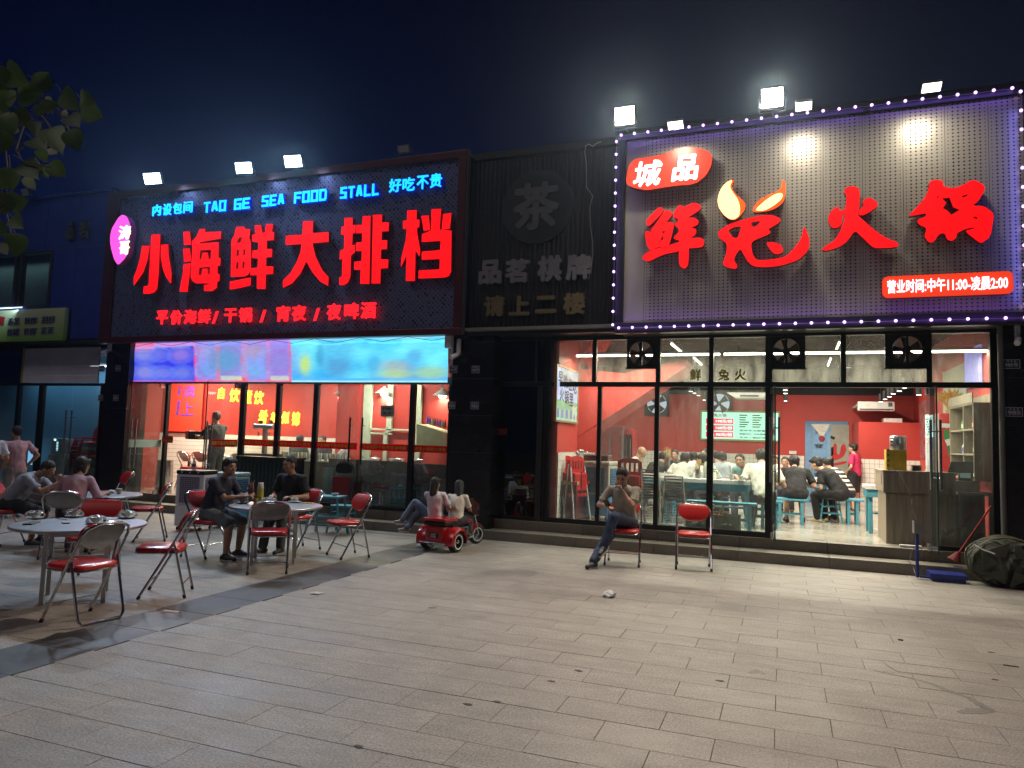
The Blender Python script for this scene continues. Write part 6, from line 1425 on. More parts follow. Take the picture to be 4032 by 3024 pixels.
# ---- neighbour's things
t = thing('water_dispenser', 'grey water dispenser with lit buttons inside the far left shop', 'dispenser', (F(230, 1800, 11.8).x, 11.8, FL))
x0, x1 = F(192, 1800, 11.8).x, F(258, 1800, 11.8).x; zt = F(230, 1726, 11.8).z; zm_ = F(230, 1788, 11.8).z
M_dg = mat('dispenser_grey', (.42, .50, .52), .35); MB().bbox(x0+.04, 11.8, zm_+.003, x1-.02, 12.1, zt, .02).build('upper_body', M_dg, t); MB().bbox(x0, 11.78, FL, x1, 12.12, zm_, .02).build('lower_body', M_dg, t)
mb = MB(); 
for k in range(6): zz = zt-.09-k*.035; mb.box(x0+.22, 11.794, zz-.004, x0+.27, 11.799, zz+.006)
mb.box(x0+.13, 11.794, zt-.055, x0+.19, 11.799, zt-.015); mb.build('lit_button', emit('cyan_led', (.5, .85, 1), 2.2, False), t)
MB().box(x0+.12, 11.776, FL+.32, x0+.22, 11.779, FL+.45).build('logo', M_bpl, t)
st_cols = [(.55, .03, .03), (.05, .28, .60), (.62, .50, .05), (.05, .28, .60), (.45, .02, .03), (.62, .50, .05), (.50, .03, .04), (.10, .42, .16), (.10, .42, .16), (.10, .42, .16), (.55, .52, .08)]
def plastic_stool():
    t = thing('plastic_stool', 'x', 'stool'); mt_ = mat('stool_red', st_cols[0], .35)
    MB().lathe((0, 0, .43), [(.12, 0), (.135, -.02), (.135, .0), (.125, .012), (.02, .014)], 16, Matrix.Identity(3)).build('seat', mt_, t, smooth=True, **K_)
    for k in range(4): a = k*pi/2+pi/4; MB().tube([(.10*cos(a), .10*sin(a), .42), (.16*cos(a), .16*sin(a), 0)], [.026, .022], 6).build('leg', mt_, t, smooth=True, **K_)
    MB().lathe((0, 0, .15), [(.128, 0), (.140, -.002), (.138, .02), (.127, .02)], 16).build('ring', mt_, t, smooth=True, **K_); return t
ps = None; xs_ = F(357, 1700, 11.85).x
cn = ['red', 'blue', 'yellow', 'second blue', 'dark red', 'second yellow', 'third red', 'green', 'second green', 'third green', 'lime yellow']
for k in range(11):
    z_ = FL+.0+(10-k)*.058; kcol = mat('stool_c%d' % k, st_cols[k], .35)
    r = thing('plastic_stool', '%s plastic stool, number %s from the top of the coloured stack' % (cn[k], ('one', 'two', 'three', 'four', 'five', 'six', 'seven', 'eight', 'nine', 'ten', 'eleven')[k]), 'stool', (xs_, 11.85, z_), group='coloured plastic stools stacked behind glass')
    MB().lathe((0, 0, .40), [(.145, -.045), (.150, -.02), (.140, .0), (.125, .012), (.02, .014)], 16).build('seat', kcol, r, smooth=True, **K_)
    for q in range(4): a = q*pi/2+pi/4; MB().tube([(.11*cos(a), .11*sin(a), .40), (.15*cos(a), .15*sin(a), 0.0)], [.022, .018], 6).build('leg', kcol, r, smooth=True, **K_)
xr_ = F(325, 1700, 12.05).x; M_rp = mat('red_plastic', (.42, .02, .025), .35)
for k in range(7):
    z_ = FL+k*.075; r = thing('plastic_armchair', 'red plastic armchair in the tall stack behind glass, ' + ('bottom one', 'second from below', 'third from below', 'middle one', 'third from the top', 'second from the top', 'topmost')[k], 'chair', (xr_+.1, 12.05, z_), radians(-20), 'red plastic armchairs stacked behind glass')
    MB().bbox(-.22, -.2, .40, .22, .22, .425, .01).build('seat', M_rp, r, **K_)
    o_ = [(-.22, .43), (-.24, .75), (-.17, .86), (0, .89), (.17, .86), (.24, .75), (.22, .43), (.12, .43), (.12, .76), (.04, .78), (.04, .43), (-.04, .43), (-.04, .78), (-.12, .76), (-.12, .43)]
    MB().prism(o_, lambda u, v, w2: V((u, .20+w2+(v-.43)*.15, v)), .018).build('backrest', M_rp, r, **K_)
    for a in (-1, 1):
        MB().tube([(a*.235, .18, .62), (a*.25, -.12, .61), (a*.235, -.19, .41)], .018, 6).build('armrest', M_rp, r, **K_)
        for b_ in (-1, 1): MB().tube([(a*.21, b_*.19, .40), (a*.24, b_*.22, 0)], [.024, .018], 6).build('leg', M_rp, r, **K_)
p = F(122, 1750, 12.2); o = MB().bbox(F(113, 1750, 12.2).x, 12.2, F(122, 1830, 12.2).z, F(128, 1750, 12.2).x+.02, 12.22, F(122, 1750, 12.2).z, .004).build('lit_poster', emit('light_blue_poster', (.25, .55, .9), .9, False)); tag(o, 'narrow bright light-blue poster in the far left shop', 'poster')
# potted clippings: white bucket under the rear left table
bk = thing('bucket', 'white plastic bucket under the rear left table', 'bucket', (-8.95, 7.55, 0)); MB().lathe((0, 0, 0), [(.12, 0), (.15, .30), (.155, .305), (.155, .32), (.145, .32), (.115, .02)], 24).build('bucket_body', M_china2, bk, smooth=True, **K_); MB().tube([(.152*cos(a), .152*sin(a), .31) for a in [k*pi/8 for k in range(9)]], .003, 5).build('handle', M_steel, bk, **K_)
# weighing scale
p0 = G(3663, 2290); p1 = G(3802, 2300); M_sc = mat('scale_blue', (.015, .03, .22), .35)
t = thing('platform_scale', 'blue platform scale with a post display beside the steps', 'scale', (1.95, 10.72, 0))
MB().bbox(1.76, 10.60, .045, 2.17, 10.92, .10, .006).build('platform', M_sc, t); MB().bbox(1.78, 10.62, .0, 2.15, 10.90, .043, .004).build('base', M_sc, t)
pz_ = F(3612, 2058, 10.72); xp_ = F(3612, 2240, 10.72).x
MB().bbox(xp_+.02, 10.69, .02, 1.80, 10.75, .044, .003).build('base_arm', M_sc, t); MB().cyl((xp_, 10.72, .02), (xp_, 10.72, F(3612, 2100, 10.72).z), .020, n=12).build('post', M_sc, t, smooth=True)
zz = F(3612, 2100, 10.72).z; hd = MB(); hd.prism([(xp_-.04, zz), (xp_+.12, zz+.0), (xp_+.10, zz+.04), (xp_-.0, zz+.14), (xp_-.04, zz+.16)], lambda u, v, w2: V((u, 10.65+w2, v)), .16); hd.build('display_head', mat('scale_head', (.16, .16, .17), .35), t)
tag(MB().tube([(xp_, 10.75, zz+.15), (xp_-.03, 10.9, zz+.35), (xp_+.02, 11.2, 1.0), (xp_-.10, 11.45, 1.34), (xp_-.16, 11.8, 1.38)], .005, 5).build('power_cable', M_black), 'thin black cable rising from the scale to the counter', 'cable')
o = tag(MB().bbox(F(3550, 2150, 11.3).x, 11.27, .302, F(3640, 2155, 11.3).x, 11.33, .335, .005).build('power_strip', M_wpl), 'white power strip lying on the door sill', 'power strip')
o.location.y += .2
tag(MB().tube([(F(3600, 2155, 11.3).x, 11.36, .31), (F(3585, 2190, 11.0).x, 11.15, .155), (F(3590, 2200, 11.0).x, 11.02, .152), (xp_, 10.8, .01)], .004, 5).build('floor_cable', M_black), 'black cable running over the steps to the scale', 'cable')
# bundled net / folded tent
nc = V((2.58, 10.66, .0)); t = thing('folded_net', 'big round bundle of dark green folded netting by the right pier', 'net', nc)
M_net = mat('dark_green_cloth', (.075, .080, .060), .75, var=.3, scale=6); rw = .385; ctr = nc+V((0, -.0, .30))
for k in range(5):
    pts = [ctr+V((cos(a)*(rw+.012*k)+.01*sin(5*a+k), .05*sin(a*2+k)+k*.022-.04, sin(a)*(.290+.006*k)+.006*cos(4*a))) for a in [2*pi*j/40 for j in range(40)]]
    MB().tube(pts, .007, 7, True).build('hoop', mat('hoop_band', (.16, .14, .09), .35), t, smooth=True)
mb = MB().sph(ctr+V((0, .03, 0)), (rw-.005, .12, .288), 72, 48)
def fold(q):
    p = V(q)-ctr; w3 = V((noise.noise(p*3.1), 0, noise.noise(p*3.1+V((7, 0, 0)))))*.35; u = p+w3; r1 = 1-min(1, abs(noise.noise(V((u.x*3.4+u.z*1.5, 3, u.z*5)))*3.2)); r2 = 1-min(1, abs(noise.noise(V((u.x*8-u.z*3, 9, u.z*9)))*3.2))
    f = .085*r1+.035*r2; k = 1+.10*noise.noise(V((p.x*5, 0, p.z*5)))
    return tuple(ctr+V((p.x*k, p.y+(-f if p.y < 0 else f), p.z*k)))
mb.v = [fold(q) for q in mb.v]; mb.v = [(a, b_, max(c_, .012)) for a, b_, c_ in mb.v]; mb.build('cloth', M_net, t, smooth=True)
for k in range(6):
    a0 = .5+k*1.05; mb = MB(); q0 = ctr+V((cos(a0)*.34, -.18, sin(a0)*.27)); q1 = ctr+V((cos(a0+.9)*.30, -.20, sin(a0+.9)*.24)); q2 = ctr+V((cos(a0+.5)*.10, -.21, sin(a0+.5)*.08))
    mb.prism([(q0.x, q0.z), (q1.x, q1.z), (q2.x, q2.z)], lambda u, v, w2: V((u, ctr.y-.19+w2-.02*sin(u*20), v)), .01).build('loose_fold', M_net, t)
MB().tube([ctr+V((-.38, -.2, .22)), ctr+V((-.28, -.22, .16)), ctr+V((-.16, -.22, .12))], .009, 6).build('strap', M_wh, t)
# broom
b0 = F(3775, 2210, 11.1); b1 = F(3905, 1990, 11.15); t = thing('broom', 'broom with a red handle leaning inside by the right pier', 'broom', b0)
MB().tube([b0+V((0, .0, .1)), b1], .012, 8).build('handle', mat('red_handle', (.35, .01, .02), .4), t, smooth=True); MB().cyl(b0+V((-.06, -.02, .0)), b0+V((0, 0, .12)), .09, .02, 12).build('brush', mat('dark_red_bristle', (.18, .01, .02), .7), t)
# cctv cameras under the seafood sign corners
def cctv(px, py, label, s_=1):
    p = F(px, py, 11.0); t = thing('security_camera', label, 'camera', p, group='white security cameras under the sign corners')
    MB().bbox(p.x-.03, 11.0, p.z-.02, p.x+.03, 11.06, p.z+.25, .006).build('bracket', M_wpl, t); a = p+V((0, -.02, -.02)); MB().cyl(a, a+V((-.05*s_, -.14, -.07)), .038, n=12).build('housing', M_wpl, t, smooth=True); return t
cctv(1803, 1392, 'white security camera at the right end of the banner'); cctv(426, 1378, 'white security camera at the left corner of the seafood sign', -1); cctv(4008, 1330, 'white security camera at the right end pier')
p = F(1775, 1345, 11.1); tag(MB().bbox(p.x-.07, 11.0, p.z-.12, p.x+.06, 11.1, p.z+.10, .01).build('junction_box', M_wpl), 'white junction box next to the right security camera', 'box')
# ================================================================ people
def remesh(mb, name, vox, smooth_it=2, fold=0., seed=0, fscale=9.):
    me = mb.mesh(name+'_raw'); o = bpy.data.objects.new(name+'_raw', me)
    m = o.modifiers.new('r', 'REMESH'); m.mode = 'VOXEL'; m.voxel_size = vox; m.use_smooth_shade = True
    if smooth_it: s_ = o.modifiers.new('s', 'SMOOTH'); s_.factor = .5; s_.iterations = smooth_it
    out = to_mesh(o)
    bpy.data.objects.remove(o); bpy.data.meshes.remove(me); out.name = name
    if fold:
        sd = V((seed*3.1, seed*1.7, 0))
        def f(p):
            n1 = noise.noise(V((p[0]*fscale, p[1]*fscale, p[2]*fscale*.55))+sd); n2 = noise.noise(V((p[0]*fscale*2.3+p[2]*6, p[1]*fscale*2.3, p[2]*fscale))+sd)
            return fold*((1-abs(n1)*2.2)*.7+n2*.5)
        push(out, f)
    out.polygons.foreach_set('use_smooth', [True]*len(out.polygons)); return out
def push(me, f):
    """move every vertex along its normal by f(position)"""
    n = len(me.vertices); co = [0.]*(3*n); no = [0.]*(3*n); me.vertices.foreach_get('co', co); me.vertex_normals.foreach_get('vector', no)
    for i in range(0, 3*n, 3):
        k = f(co[i:i+3])
        for j in range(3): co[i+j] += no[i+j]*k
    me.vertices.foreach_set('co', co); me.update()
def cap(mb, p, q, r0, r1, n=12):
    p, q = V(p), V(q)
    if (q-p).length < 1e-5: return mb.sph(p, r0, n, 8)
    mb.cyl(p, q, r0, r1, n); mb.sph(p, r0, n, 8); mb.sph(q, r1, n, 8); return mb
def ik(a, c, l1, l2, pole):
    a, c = V(a), V(c); d = c-a; L_ = min(d.length, (l1+l2)*.999); d.normalize(); c = a+d*L_
    x = (l1*l1-l2*l2+L_*L_)/(2*L_); h = sqrt(max(0, l1*l1-x*x)); pl = V(pole); pl = (pl-d*pl.dot(d))
    if pl.length < 1e-4: pl = d.orthogonal()
    return a+d*x+pl.normalized()*h, c
SKIN = {}
def skin(k='mid'):
    c = {'mid': (.42, .245, .165), 'tan': (.40, .225, .15), 'pale': (.52, .33, .24)}[k]
    return mat('skin_'+k, c, .48, var=.10, scale=14, spec=.4)
M_hair = mat('black_hair', (.014, .012, .011), .62, var=.3, scale=40, bump=.25, bscale=160)
M_eye = mat('eye_dark', (.02, .014, .012), .25)
def hand(mb, wr, d, up_, side, s=1., curl=.6, thumb_in=True):
    """palm with four unequal bent fingers and a thumb off the side near its base"""
    d = V(d).normalized(); n_ = (V(up_)-d*V(up_).dot(d)).normalized(); sd = d.cross(n_).normalized()*side
    pb = wr+d*.012*s; pc = wr+d*.085*s
    for k in (-1, -.33, .33, 1): cap(mb, pb+sd*k*.022*s, pc+sd*k*.028*s, .013*s, .0115*s, 8)
    for k, ln in ((-1, .062), (-.33, .078), (.33, .084), (1, .074)):
        a = pc+sd*k*.029*s; rd = (d*cos(curl*.6)-n_*sin(curl*.6)); b_ = a+rd*ln*.5*s
        rd2 = (d*cos(curl*1.7)-n_*sin(curl*1.7)); c = b_+rd2*ln*.32*s; rd3 = (d*cos(curl*2.5)-n_*sin(curl*2.5)); e = c+rd3*ln*.25*s
        cap(mb, a, b_, .0092*s, .0086*s, 7); cap(mb, b_, c, .0086*s, .0080*s, 7); cap(mb, c, e, .0080*s, .0070*s, 7)
    a = wr+d*.022*s+sd*.026*s; b_ = a+(d*.6+sd*.75-n_*.25)*.042*s; c = b_+(d*.9+sd*.15-n_*.5)*.032*s
    cap(mb, a, b_, .0125*s, .0105*s, 8); cap(mb, b_, c, .0100*s, .0085*s, 8)
def person(label, pelvis, yaw, lean=15, chest_tw=0, head_yaw=0, head_pitch=0, neck=10, s=1., seat=True, legs=None, hands=None, shirt=(.5, .5, .5), sleeve='short', pants=(.05, .05, .07), plen='long', shoes=(.03, .03, .03), hair='short', female=False, sk='mid', vox=.011, base_z=0., group=None, curl=.7, bend=None, hroll=0, shirt_pattern=None, sandals=False, elbow=None, shirt_name=None):
    """pelvis: world point; yaw: degrees, 0 faces +Y, 90 faces -X, 180 faces the camera"""
    ya = radians(yaw); fw = V((-sin(ya), cos(ya), 0)); rt = V((cos(ya), sin(ya), 0)); uz = V((0, 0, 1))
    P = V(pelvis); wl = lambda x, y, z: P+rt*x*s+fw*y*s+uz*z*s
    t = thing('person', label, 'person', (P.x, P.y, base_z), group=group)
    ln = radians(lean); d1 = fw*sin(ln*.75)+uz*cos(ln*.75); d2 = fw*sin(ln*1.25 if bend is None else radians(bend))+uz*cos(ln*1.25 if bend is None else radians(bend))
    belly = P+d1*.13*s; chest = P+d1*.24*s+d2*.08*s; ncb = chest+d2*.19*s
    tw = Matrix.Rotation(radians(chest_tw), 3, 'Z'); crt = tw @ rt; cfw = tw @ fw
    cx = (crt - d2*crt.dot(d2)).normalized(); cf = d2.cross(cx)*-1 if d2.cross(cx).dot(cfw) < 0 else d2.cross(cx)
    shw = (.165 if female else .185)*s; sh = [chest+d2*.125*s+cx*shw*k for k in (-1, 1)]
    nd = fw*sin(ln+radians(neck))+uz*cos(ln+radians(neck)); hc = ncb+nd*.148*s+fw*.014*s
    Rz = Matrix.Rotation(ya+radians(head_yaw), 3, 'Z'); Rh = Rz @ Matrix.Rotation(radians(head_pitch), 3, 'X') @ Matrix.Rotation(radians(hroll), 3, 'Y')
    hl = lambda x, y, z: hc+Rh @ V((x*s, y*s, z*s))
    # legs
    hips = [P+rt*.088*s*k for k in (-1, 1)]
    if legs is None:
        if seat: legs = [dict(knee=(k*.13, .42, .02), foot=(k*.13, .36)) for k in (-1, 1)]
        else: legs = [dict(knee=(k*.10, .02, -.42), foot=(k*.11, .0)) for k in (-1, 1)]
    LG = []
    for i, lg in enumerate(legs):
        k = -1 if i == 0 else 1
        if 'ankle' in lg: an = wl(*lg['ankle'])
        else: an = wl(lg['foot'][0], lg['foot'][1], 0); an.z = base_z+.075*s
        pole = fw+uz*.8 if seat else fw
        if 'pole' in lg: pole = rt*lg['pole'][0]+fw*lg['pole'][1]+uz*lg['pole'][2]
        kn, an = ik(hips[i], an, .425*s, .40*s, pole)
        td = lg.get('toe'); td = (rt*td[0]+fw*td[1]+uz*(td[2] if len(td) > 2 else 0)).normalized() if td else (fw+rt*k*.15).normalized()
        LG.append((hips[i], kn, an, td))
    # arms
    hands = hands or [(-.12, .36, .16), (.12, .36, .16)]
    AR = []
    for i, hd in enumerate(hands):
        k = -1 if i == 0 else 1
        if hd is None: hd = (k*.24, .02, -.02) if seat else (k*.24, .05, .0)
        tgt = hd if isinstance(hd, V) else wl(*hd)
        pl = (-uz+crt*k*.55-fw*.3) if not elbow or not elbow[i] else rt*elbow[i][0]+fw*elbow[i][1]+uz*elbow[i][2]
        el, wr = ik(sh[i], tgt, .275*s, .245*s, pl); AR.append((sh[i], el, wr))
    # body
    b = MB(); cp = lambda p, q, a, c: cap(b, p, q, a*s, c*s)
    wf = .90 if female else 1.
    cf = V(cx.y*d2.z-cx.z*d2.y, 0) if False else (cf.normalized())
    def tors(m, e):
        # one swept trunk: hips, waist, chest, shoulders, neck base
        hx = rt; b1 = chest+d2*.02*s
        secs = [(P-d1*.075*s, hx, .135, .105), (P-d1*.02*s, hx, .165, .130), (P+d1*.06*s, hx, .162*wf, .132), (belly, (hx+cx).normalized(), .150*wf, .125), (belly.lerp(b1, .5), cx, .156*wf, .122), (b1, cx, .170*wf, .122), (chest+d2*.08*s, cx, .178*wf, .112), (chest+d2*.135*s, cx, .160*wf, .090), (chest+d2*.170*s, cx, .115*wf, .070), (ncb, cx, .062, .058)]
        n = 22; vs = []
        for i, (c_, ax_, rx_, ry_) in enumerate(secs):
            dd = (secs[min(i+1, len(secs)-1)][0]-secs[max(i-1, 0)][0]).normalized(); a_ = (ax_-dd*ax_.dot(dd)).normalized(); f_ = a_.cross(dd)*-1
            if f_.dot(fw) < 0: f_ = -f_
            vs += [c_+a_*cos(2*pi*j/n)*(rx_+e)*s+f_*sin(2*pi*j/n)*(ry_+e)*s for j in range(n)]
        m.add(vs, [(i*n+j, i*n+(j+1) % n, (i+1)*n+(j+1) % n, (i+1)*n+j) for i in range(len(secs)-1) for j in range(n)]+[tuple(range(n-1, -1, -1)), tuple(range((len(secs)-1)*n, len(secs)*n))])
        for k in (0, 1): cap(m, chest+d2*.105*s, sh[k], (.066+e)*s, (.054+e)*s)
    tors(b, -.012)
    if female: b.sph(chest+cf*.085*s+cx*.055*s, .055*s, 10, 8); b.sph(chest+cf*.085*s-cx*.055*s, .055*s, 10, 8)
    cp(ncb-d2*.03*s, hc-nd*.06*s, .058, .050)
    b.sph(hc+Rh @ V((0, -.010, .018))*s, (.076*s, .094*s, .098*s), 18, 12, Rh); b.sph(hc+Rh @ V((0, .022, -.045))*s, (.056*s, .066*s, .068*s), 14, 10, Rh)
    b.sph(hl(0, .060, -.085), .026*s, 10, 6); cap(b, hl(0, .080, .012), hl(0, .103, -.026), .010*s, .015*s, 8); cap(b, hl(-.03, .076, .032), hl(.03, .076, .032), .014*s, .014*s, 8)
    cap(b, hl(-.020, .083, -.060), hl(.020, .083, -.060), .009*s, .009*s, 8)
    for k in (-1, 1): b.sph(hl(k*.040, .066, -.012), (.020*s), 8, 6); b.sph(hl(k*.079, -.006, -.008), (.010*s, .020*s, .032*s), 8, 8, Rh)
    for i, (a, e, w2) in enumerate(AR):
        k = -1 if i == 0 else 1
        cap(b, a, e, .046*s, .038*s); cap(b, e, w2, .037*s, .025*s); cap(b, e, e.lerp(w2, .35), .037*s, .040*s)
        dd = (w2-e).normalized(); hand(b, w2, dd*.8+(fw if seat else -uz)*.25, uz if seat else rt*k, -k, s, curl)
    for hp, kn, an, td in LG:
        cap(b, hp, kn, .083*s, .056*s); cap(b, kn, kn.lerp(an, .35), .052*s, .056*s); cap(b, kn.lerp(an, .35), an, .056*s, .036*s); cap(b, an-uz*.035*s-td*.03*s, an-uz*.05*s+td*.12*s, .032*s, .026*s)
    body = obj('body', remesh(b, 'body', vox), skin(sk), t)
    # eyes and brows, lips
    e = MB()
    for k in (-1, 1): e.sph(hl(k*.030, .0835, .008), (.0115*s, .006*s, .0055*s), 8, 6, Rh); e.tube([hl(k*.016, .0925, .030), hl(k*.032, .0895, .034), hl(k*.046, .080, .028)], .0035*s, 5)
    e.build('eyes_and_brows', M_eye, t, smooth=True)
    MB().tube([hl(-.022, .0895, -.061), hl(0, .0945, -.059), hl(.022, .0895, -.061)], .004*s, 6).build('lips', mat('lips', (.24, .085, .07), .4), t, smooth=True)
    # shirt
    c = MB(); tors(c, .006); f_s = {'short': .62, 'none': .0, 'long': 1.9, 'half': .95}[sleeve]
    if female: c.sph(chest+cf*.09*s+cx*.055*s, .062*s, 10, 8); c.sph(chest+cf*.09*s-cx*.055*s, .062*s, 10, 8)
    if sleeve != 'none':
        for a, el, w2 in AR:
            if f_s <= 1: q = a.lerp(el, f_s); cap(c, a, q, .058*s, .056*s); c.cyl(q, q+(el-a).normalized()*.035*s, .060*s, .061*s, 14)
            else: cap(c, a, el, .056*s, .050*s); cap(c, el, el.lerp(w2, .85), .048*s, .038*s)
    c.cyl(ncb-d2*.05*s, ncb-d2*.005*s, .085*s, .066*s, 16)
    sm_ = mat(shirt_name or 'shirt_%02d%02d%02d' % tuple(int(x*99) for x in shirt), shirt, .85, var=.14, scale=9, bump=.12, bscale=220) if not shirt_pattern else shirt_pattern
    obj('shirt', remesh(c, 'shirt', vox*1.15, 4, .013*s, random.random()*50), sm_, t)
    # trousers
    c = MB(); cap(c, P+rt*.055*s-d1*.02*s, P-rt*.055*s-d1*.02*s, .126*s, .126*s)
    for hp, kn, an, td in LG:
        if plen == 'long': cap(c, hp, kn, .098*s, .074*s); cap(c, kn, an+uz*.01*s, .072*s, .058*s)
        elif plen == 'knee': q = kn.lerp(hp, .06); cap(c, hp, q, .100*s, .084*s)
        else: q = hp.lerp(kn, .62); cap(c, hp, q, .100*s, .094*s)
    obj('trousers', remesh(c, 'trousers', vox*1.15, 2, .010*s, random.random()*50), mat('cloth_%02d%02d%02d' % tuple(int(x*99) for x in pants), pants, .85, var=.2, scale=11, bump=.12, bscale=200), t)
    # shoes
    for hp, kn, an, td in LG:
        c = MB(); tz = uz; q = an-uz*.045*s
        if sandals: cap(c, q-td*.05*s-uz*.018*s, q+td*.14*s-uz*.022*s, .014*s, .014*s); cap(c, q+td*.05*s, q+td*.06*s, .042*s, .040*s)
        else: cap(c, q-td*.045*s, q+td*.05*s+uz*.004*s, .042*s, .046*s); cap(c, q+td*.05*s, q+td*.155*s-uz*.006*s, .044*s, .033*s); cap(c, an-uz*.01*s, q, .044*s, .044*s)
        c.v = [tuple(v_) for v_ in c.v]
        if an.z-base_z < .12*s: c.v = [(x, y, max(z, base_z+.003)) for x, y, z in c.v]
        so_ = obj('shoe', remesh(c, 'shoe', .010, 1), mat('shoe_%02d%02d%02d' % tuple(int(x*99) for x in shoes), shoes, .5), t)
        if not sandals:
            c = MB(); cap(c, q-td*.05*s-uz*.026*s, q+td*.155*s-uz*.028*s, .014*s, .012*s, 10); cap(c, q-td*.03*s-uz*.026*s, q+td*.13*s-uz*.028*s, .036*s, .036*s, 10)
            c.v = [(x, y, min(max(z, base_z if an.z-base_z < .12*s else -9), (q-uz*.026*s).z+.010*s)) for x, y, z in c.v]
            c.build('sole', M_wpl if shoes[0] < .5 and not plen == 'x' else M_rub, so_, smooth=True)
    # hair
    if hair != 'bald':
        h = MB(); hs = (.084*s, .096*s, .096*s)
        h.sph(hc+Rh @ V((0, -.022, .036))*s, hs, 20, 14, Rh)
        if hair == 'short': h.sph(hc+Rh @ V((0, -.055, -.005))*s, (.070*s, .052*s, .060*s), 12, 8, Rh)
        if hair in ('full', 'bob', 'long', 'tail'): h.sph(hc+Rh @ V((0, -.030, .045))*s, (.092*s, .100*s, .095*s), 18, 12, Rh); h.sph(hc+Rh @ V((0, -.055, -.01))*s, (.085*s, .060*s, .075*s), 14, 10, Rh); cap(h, hl(-.05, .05, .085), hl(.05, .05, .085), .030*s, .030*s)
        if hair == 'bob': cap(h, hl(-.062, -.03, .0), hl(-.060, -.03, -.085), .036*s, .028*s); cap(h, hl(.062, -.03, .0), hl(.060, -.03, -.085), .036*s, .028*s); cap(h, hl(0, -.07, 0), hl(0, -.065, -.10), .055*s, .045*s)
        if hair == 'long': cap(h, hl(0, -.07, 0), hl(0, -.085, -.20), .068*s, .055*s); cap(h, hl(-.05, -.05, 0), hl(-.055, -.06, -.20), .045*s, .03*s); cap(h, hl(.05, -.05, 0), hl(.055, -.06, -.20), .045*s, .03*s)
        if hair == 'tail': cap(h, hl(0, -.11, .05), hl(0, -.15, .0), .03*s, .035*s); cap(h, hl(0, -.15, .0), hl(0, -.145, -.13), .034*s, .016*s)
        if hair == 'bun': h.sph(hc+Rh @ V((0, -.030, .045))*s, (.088*s, .098*s, .090*s), 18, 12, Rh); h.sph(hl(0, -.10, .06), .040*s, 10, 8)
        hm = remesh(h, 'hair', .010, 1)
        sd = random.random()*40
        push(hm, lambda p: .007*s*noise.noise(V((p[0]*60+sd, p[1]*60, p[2]*30))))
        obj('hair', hm, M_hair, t)
    elif True:
        pass
    return t, dict(hc=hc, AR=AR, LG=LG, P=P, fw=fw, rt=rt, hl=hl, s=s, cf=cf, d2=d2, chest=chest)
NV = .0098
# outdoors -------------------------------------------------------
person('man in grey T-shirt bent over his bowl at the rear left table', (-9.88, 6.95, .56), -62, lean=38, neck=20, head_pitch=-28, head_yaw=-5, s=.97, shirt=(.30, .31, .37), pants=(.03, .03, .035), plen='knee', shoes=(.05, .05, .06), sk='tan', vox=NV, hands=[(-.10, .52, .34), (.10, .66, .30)], curl=1.1)
person('woman in pink blouse with her back to us at the rear left table', (-8.38, 6.66, .56), 30, lean=22, neck=8, head_pitch=-12, head_yaw=-22, s=.92, shirt=(.40, .25, .31), pants=(.04, .04, .05), hair='bob', female=True, sk='mid', vox=NV, sleeve='half', hands=[(-.22, .42, .22), (.30, .34, .22)])
eg = G(12, 2055); person('person in white T-shirt standing half cut off at the left edge', (eg.x-.42, eg.y-.05, .86), 65, lean=2, head_pitch=-5, s=.96, seat=False, shirt=(.72, .72, .74), pants=(.02, .02, .025), shoes=(.03, .03, .03), vox=NV, hands=[(-.25, .05, -.02), (.22, .18, .02)], sk='tan')
person('person in pink shirt and pale trousers with hands on hips at the left edge', (eg.x-.45, eg.y+.45, .86), 80, lean=2, head_pitch=-4, s=.95, seat=False, shirt=(.52, .30, .32), pants=(.36, .34, .31), plen='knee', shoes=(.3, .3, .35), vox=NV, hands=[(-.16, -.02, .06), (.17, -.06, .05)], elbow=[(-1, -.6, .1), (1, -.8, .1)], sk='tan')
t_, n1 = person('heavy man in navy T-shirt holding a meat bone at the middle table', (-7.00, 7.58, .56), -86, lean=20, neck=6, head_yaw=-20, head_pitch=2, s=.97, shirt=(.022, .022, .040), pants=(.12, .14, .165), plen='knee', shoes=(.02, .02, .022), hair='full', sk='tan', vox=NV, hands=[(-.06, .52, .27), (.04, .54, .24)], curl=1.4, legs=[dict(foot=(-.16, .34)), dict(foot=(.20, .42))])
hp = (n1['AR'][0][2]+n1['AR'][1][2])/2+n1['fw']*.06
t = thing('meat_bone', 'browned meat bone held by the man in navy', 'food', hp); mb = MB().sph((0, 0, .08), (.045, .035, .075), 14, 10); mb.v = [tuple(V(q)*(1+.35*noise.noise(V(q)*30))) for q in mb.v]; mb.build('meat', mat('roast_meat', (.16, .05, .035), .35, var=.3, scale=40), t, smooth=True, **K_)
MB().cyl((.02, 0, .12), (.06, -.01, .19), .006, .005, 8).cyl((0, 0, .02), (-.01, 0, -.05), .010, .012, 8).build('bone', mat('bone', (.5, .42, .3), .5), t, smooth=True, **K_)
person('laughing man in black T-shirt facing us at the middle table', (-6.48, 8.62, .56), 182, lean=12, neck=8, head_pitch=-10, head_yaw=-18, s=.98, shirt=(.012, .012, .014), pants=(.10, .10, .10), shoes=(.03, .035, .045), sk='tan', vox=NV, hands=[(-.20, .36, .20), (.10, .38, .20)], legs=[dict(foot=(-.10, .42)), dict(foot=(.12, .52))])
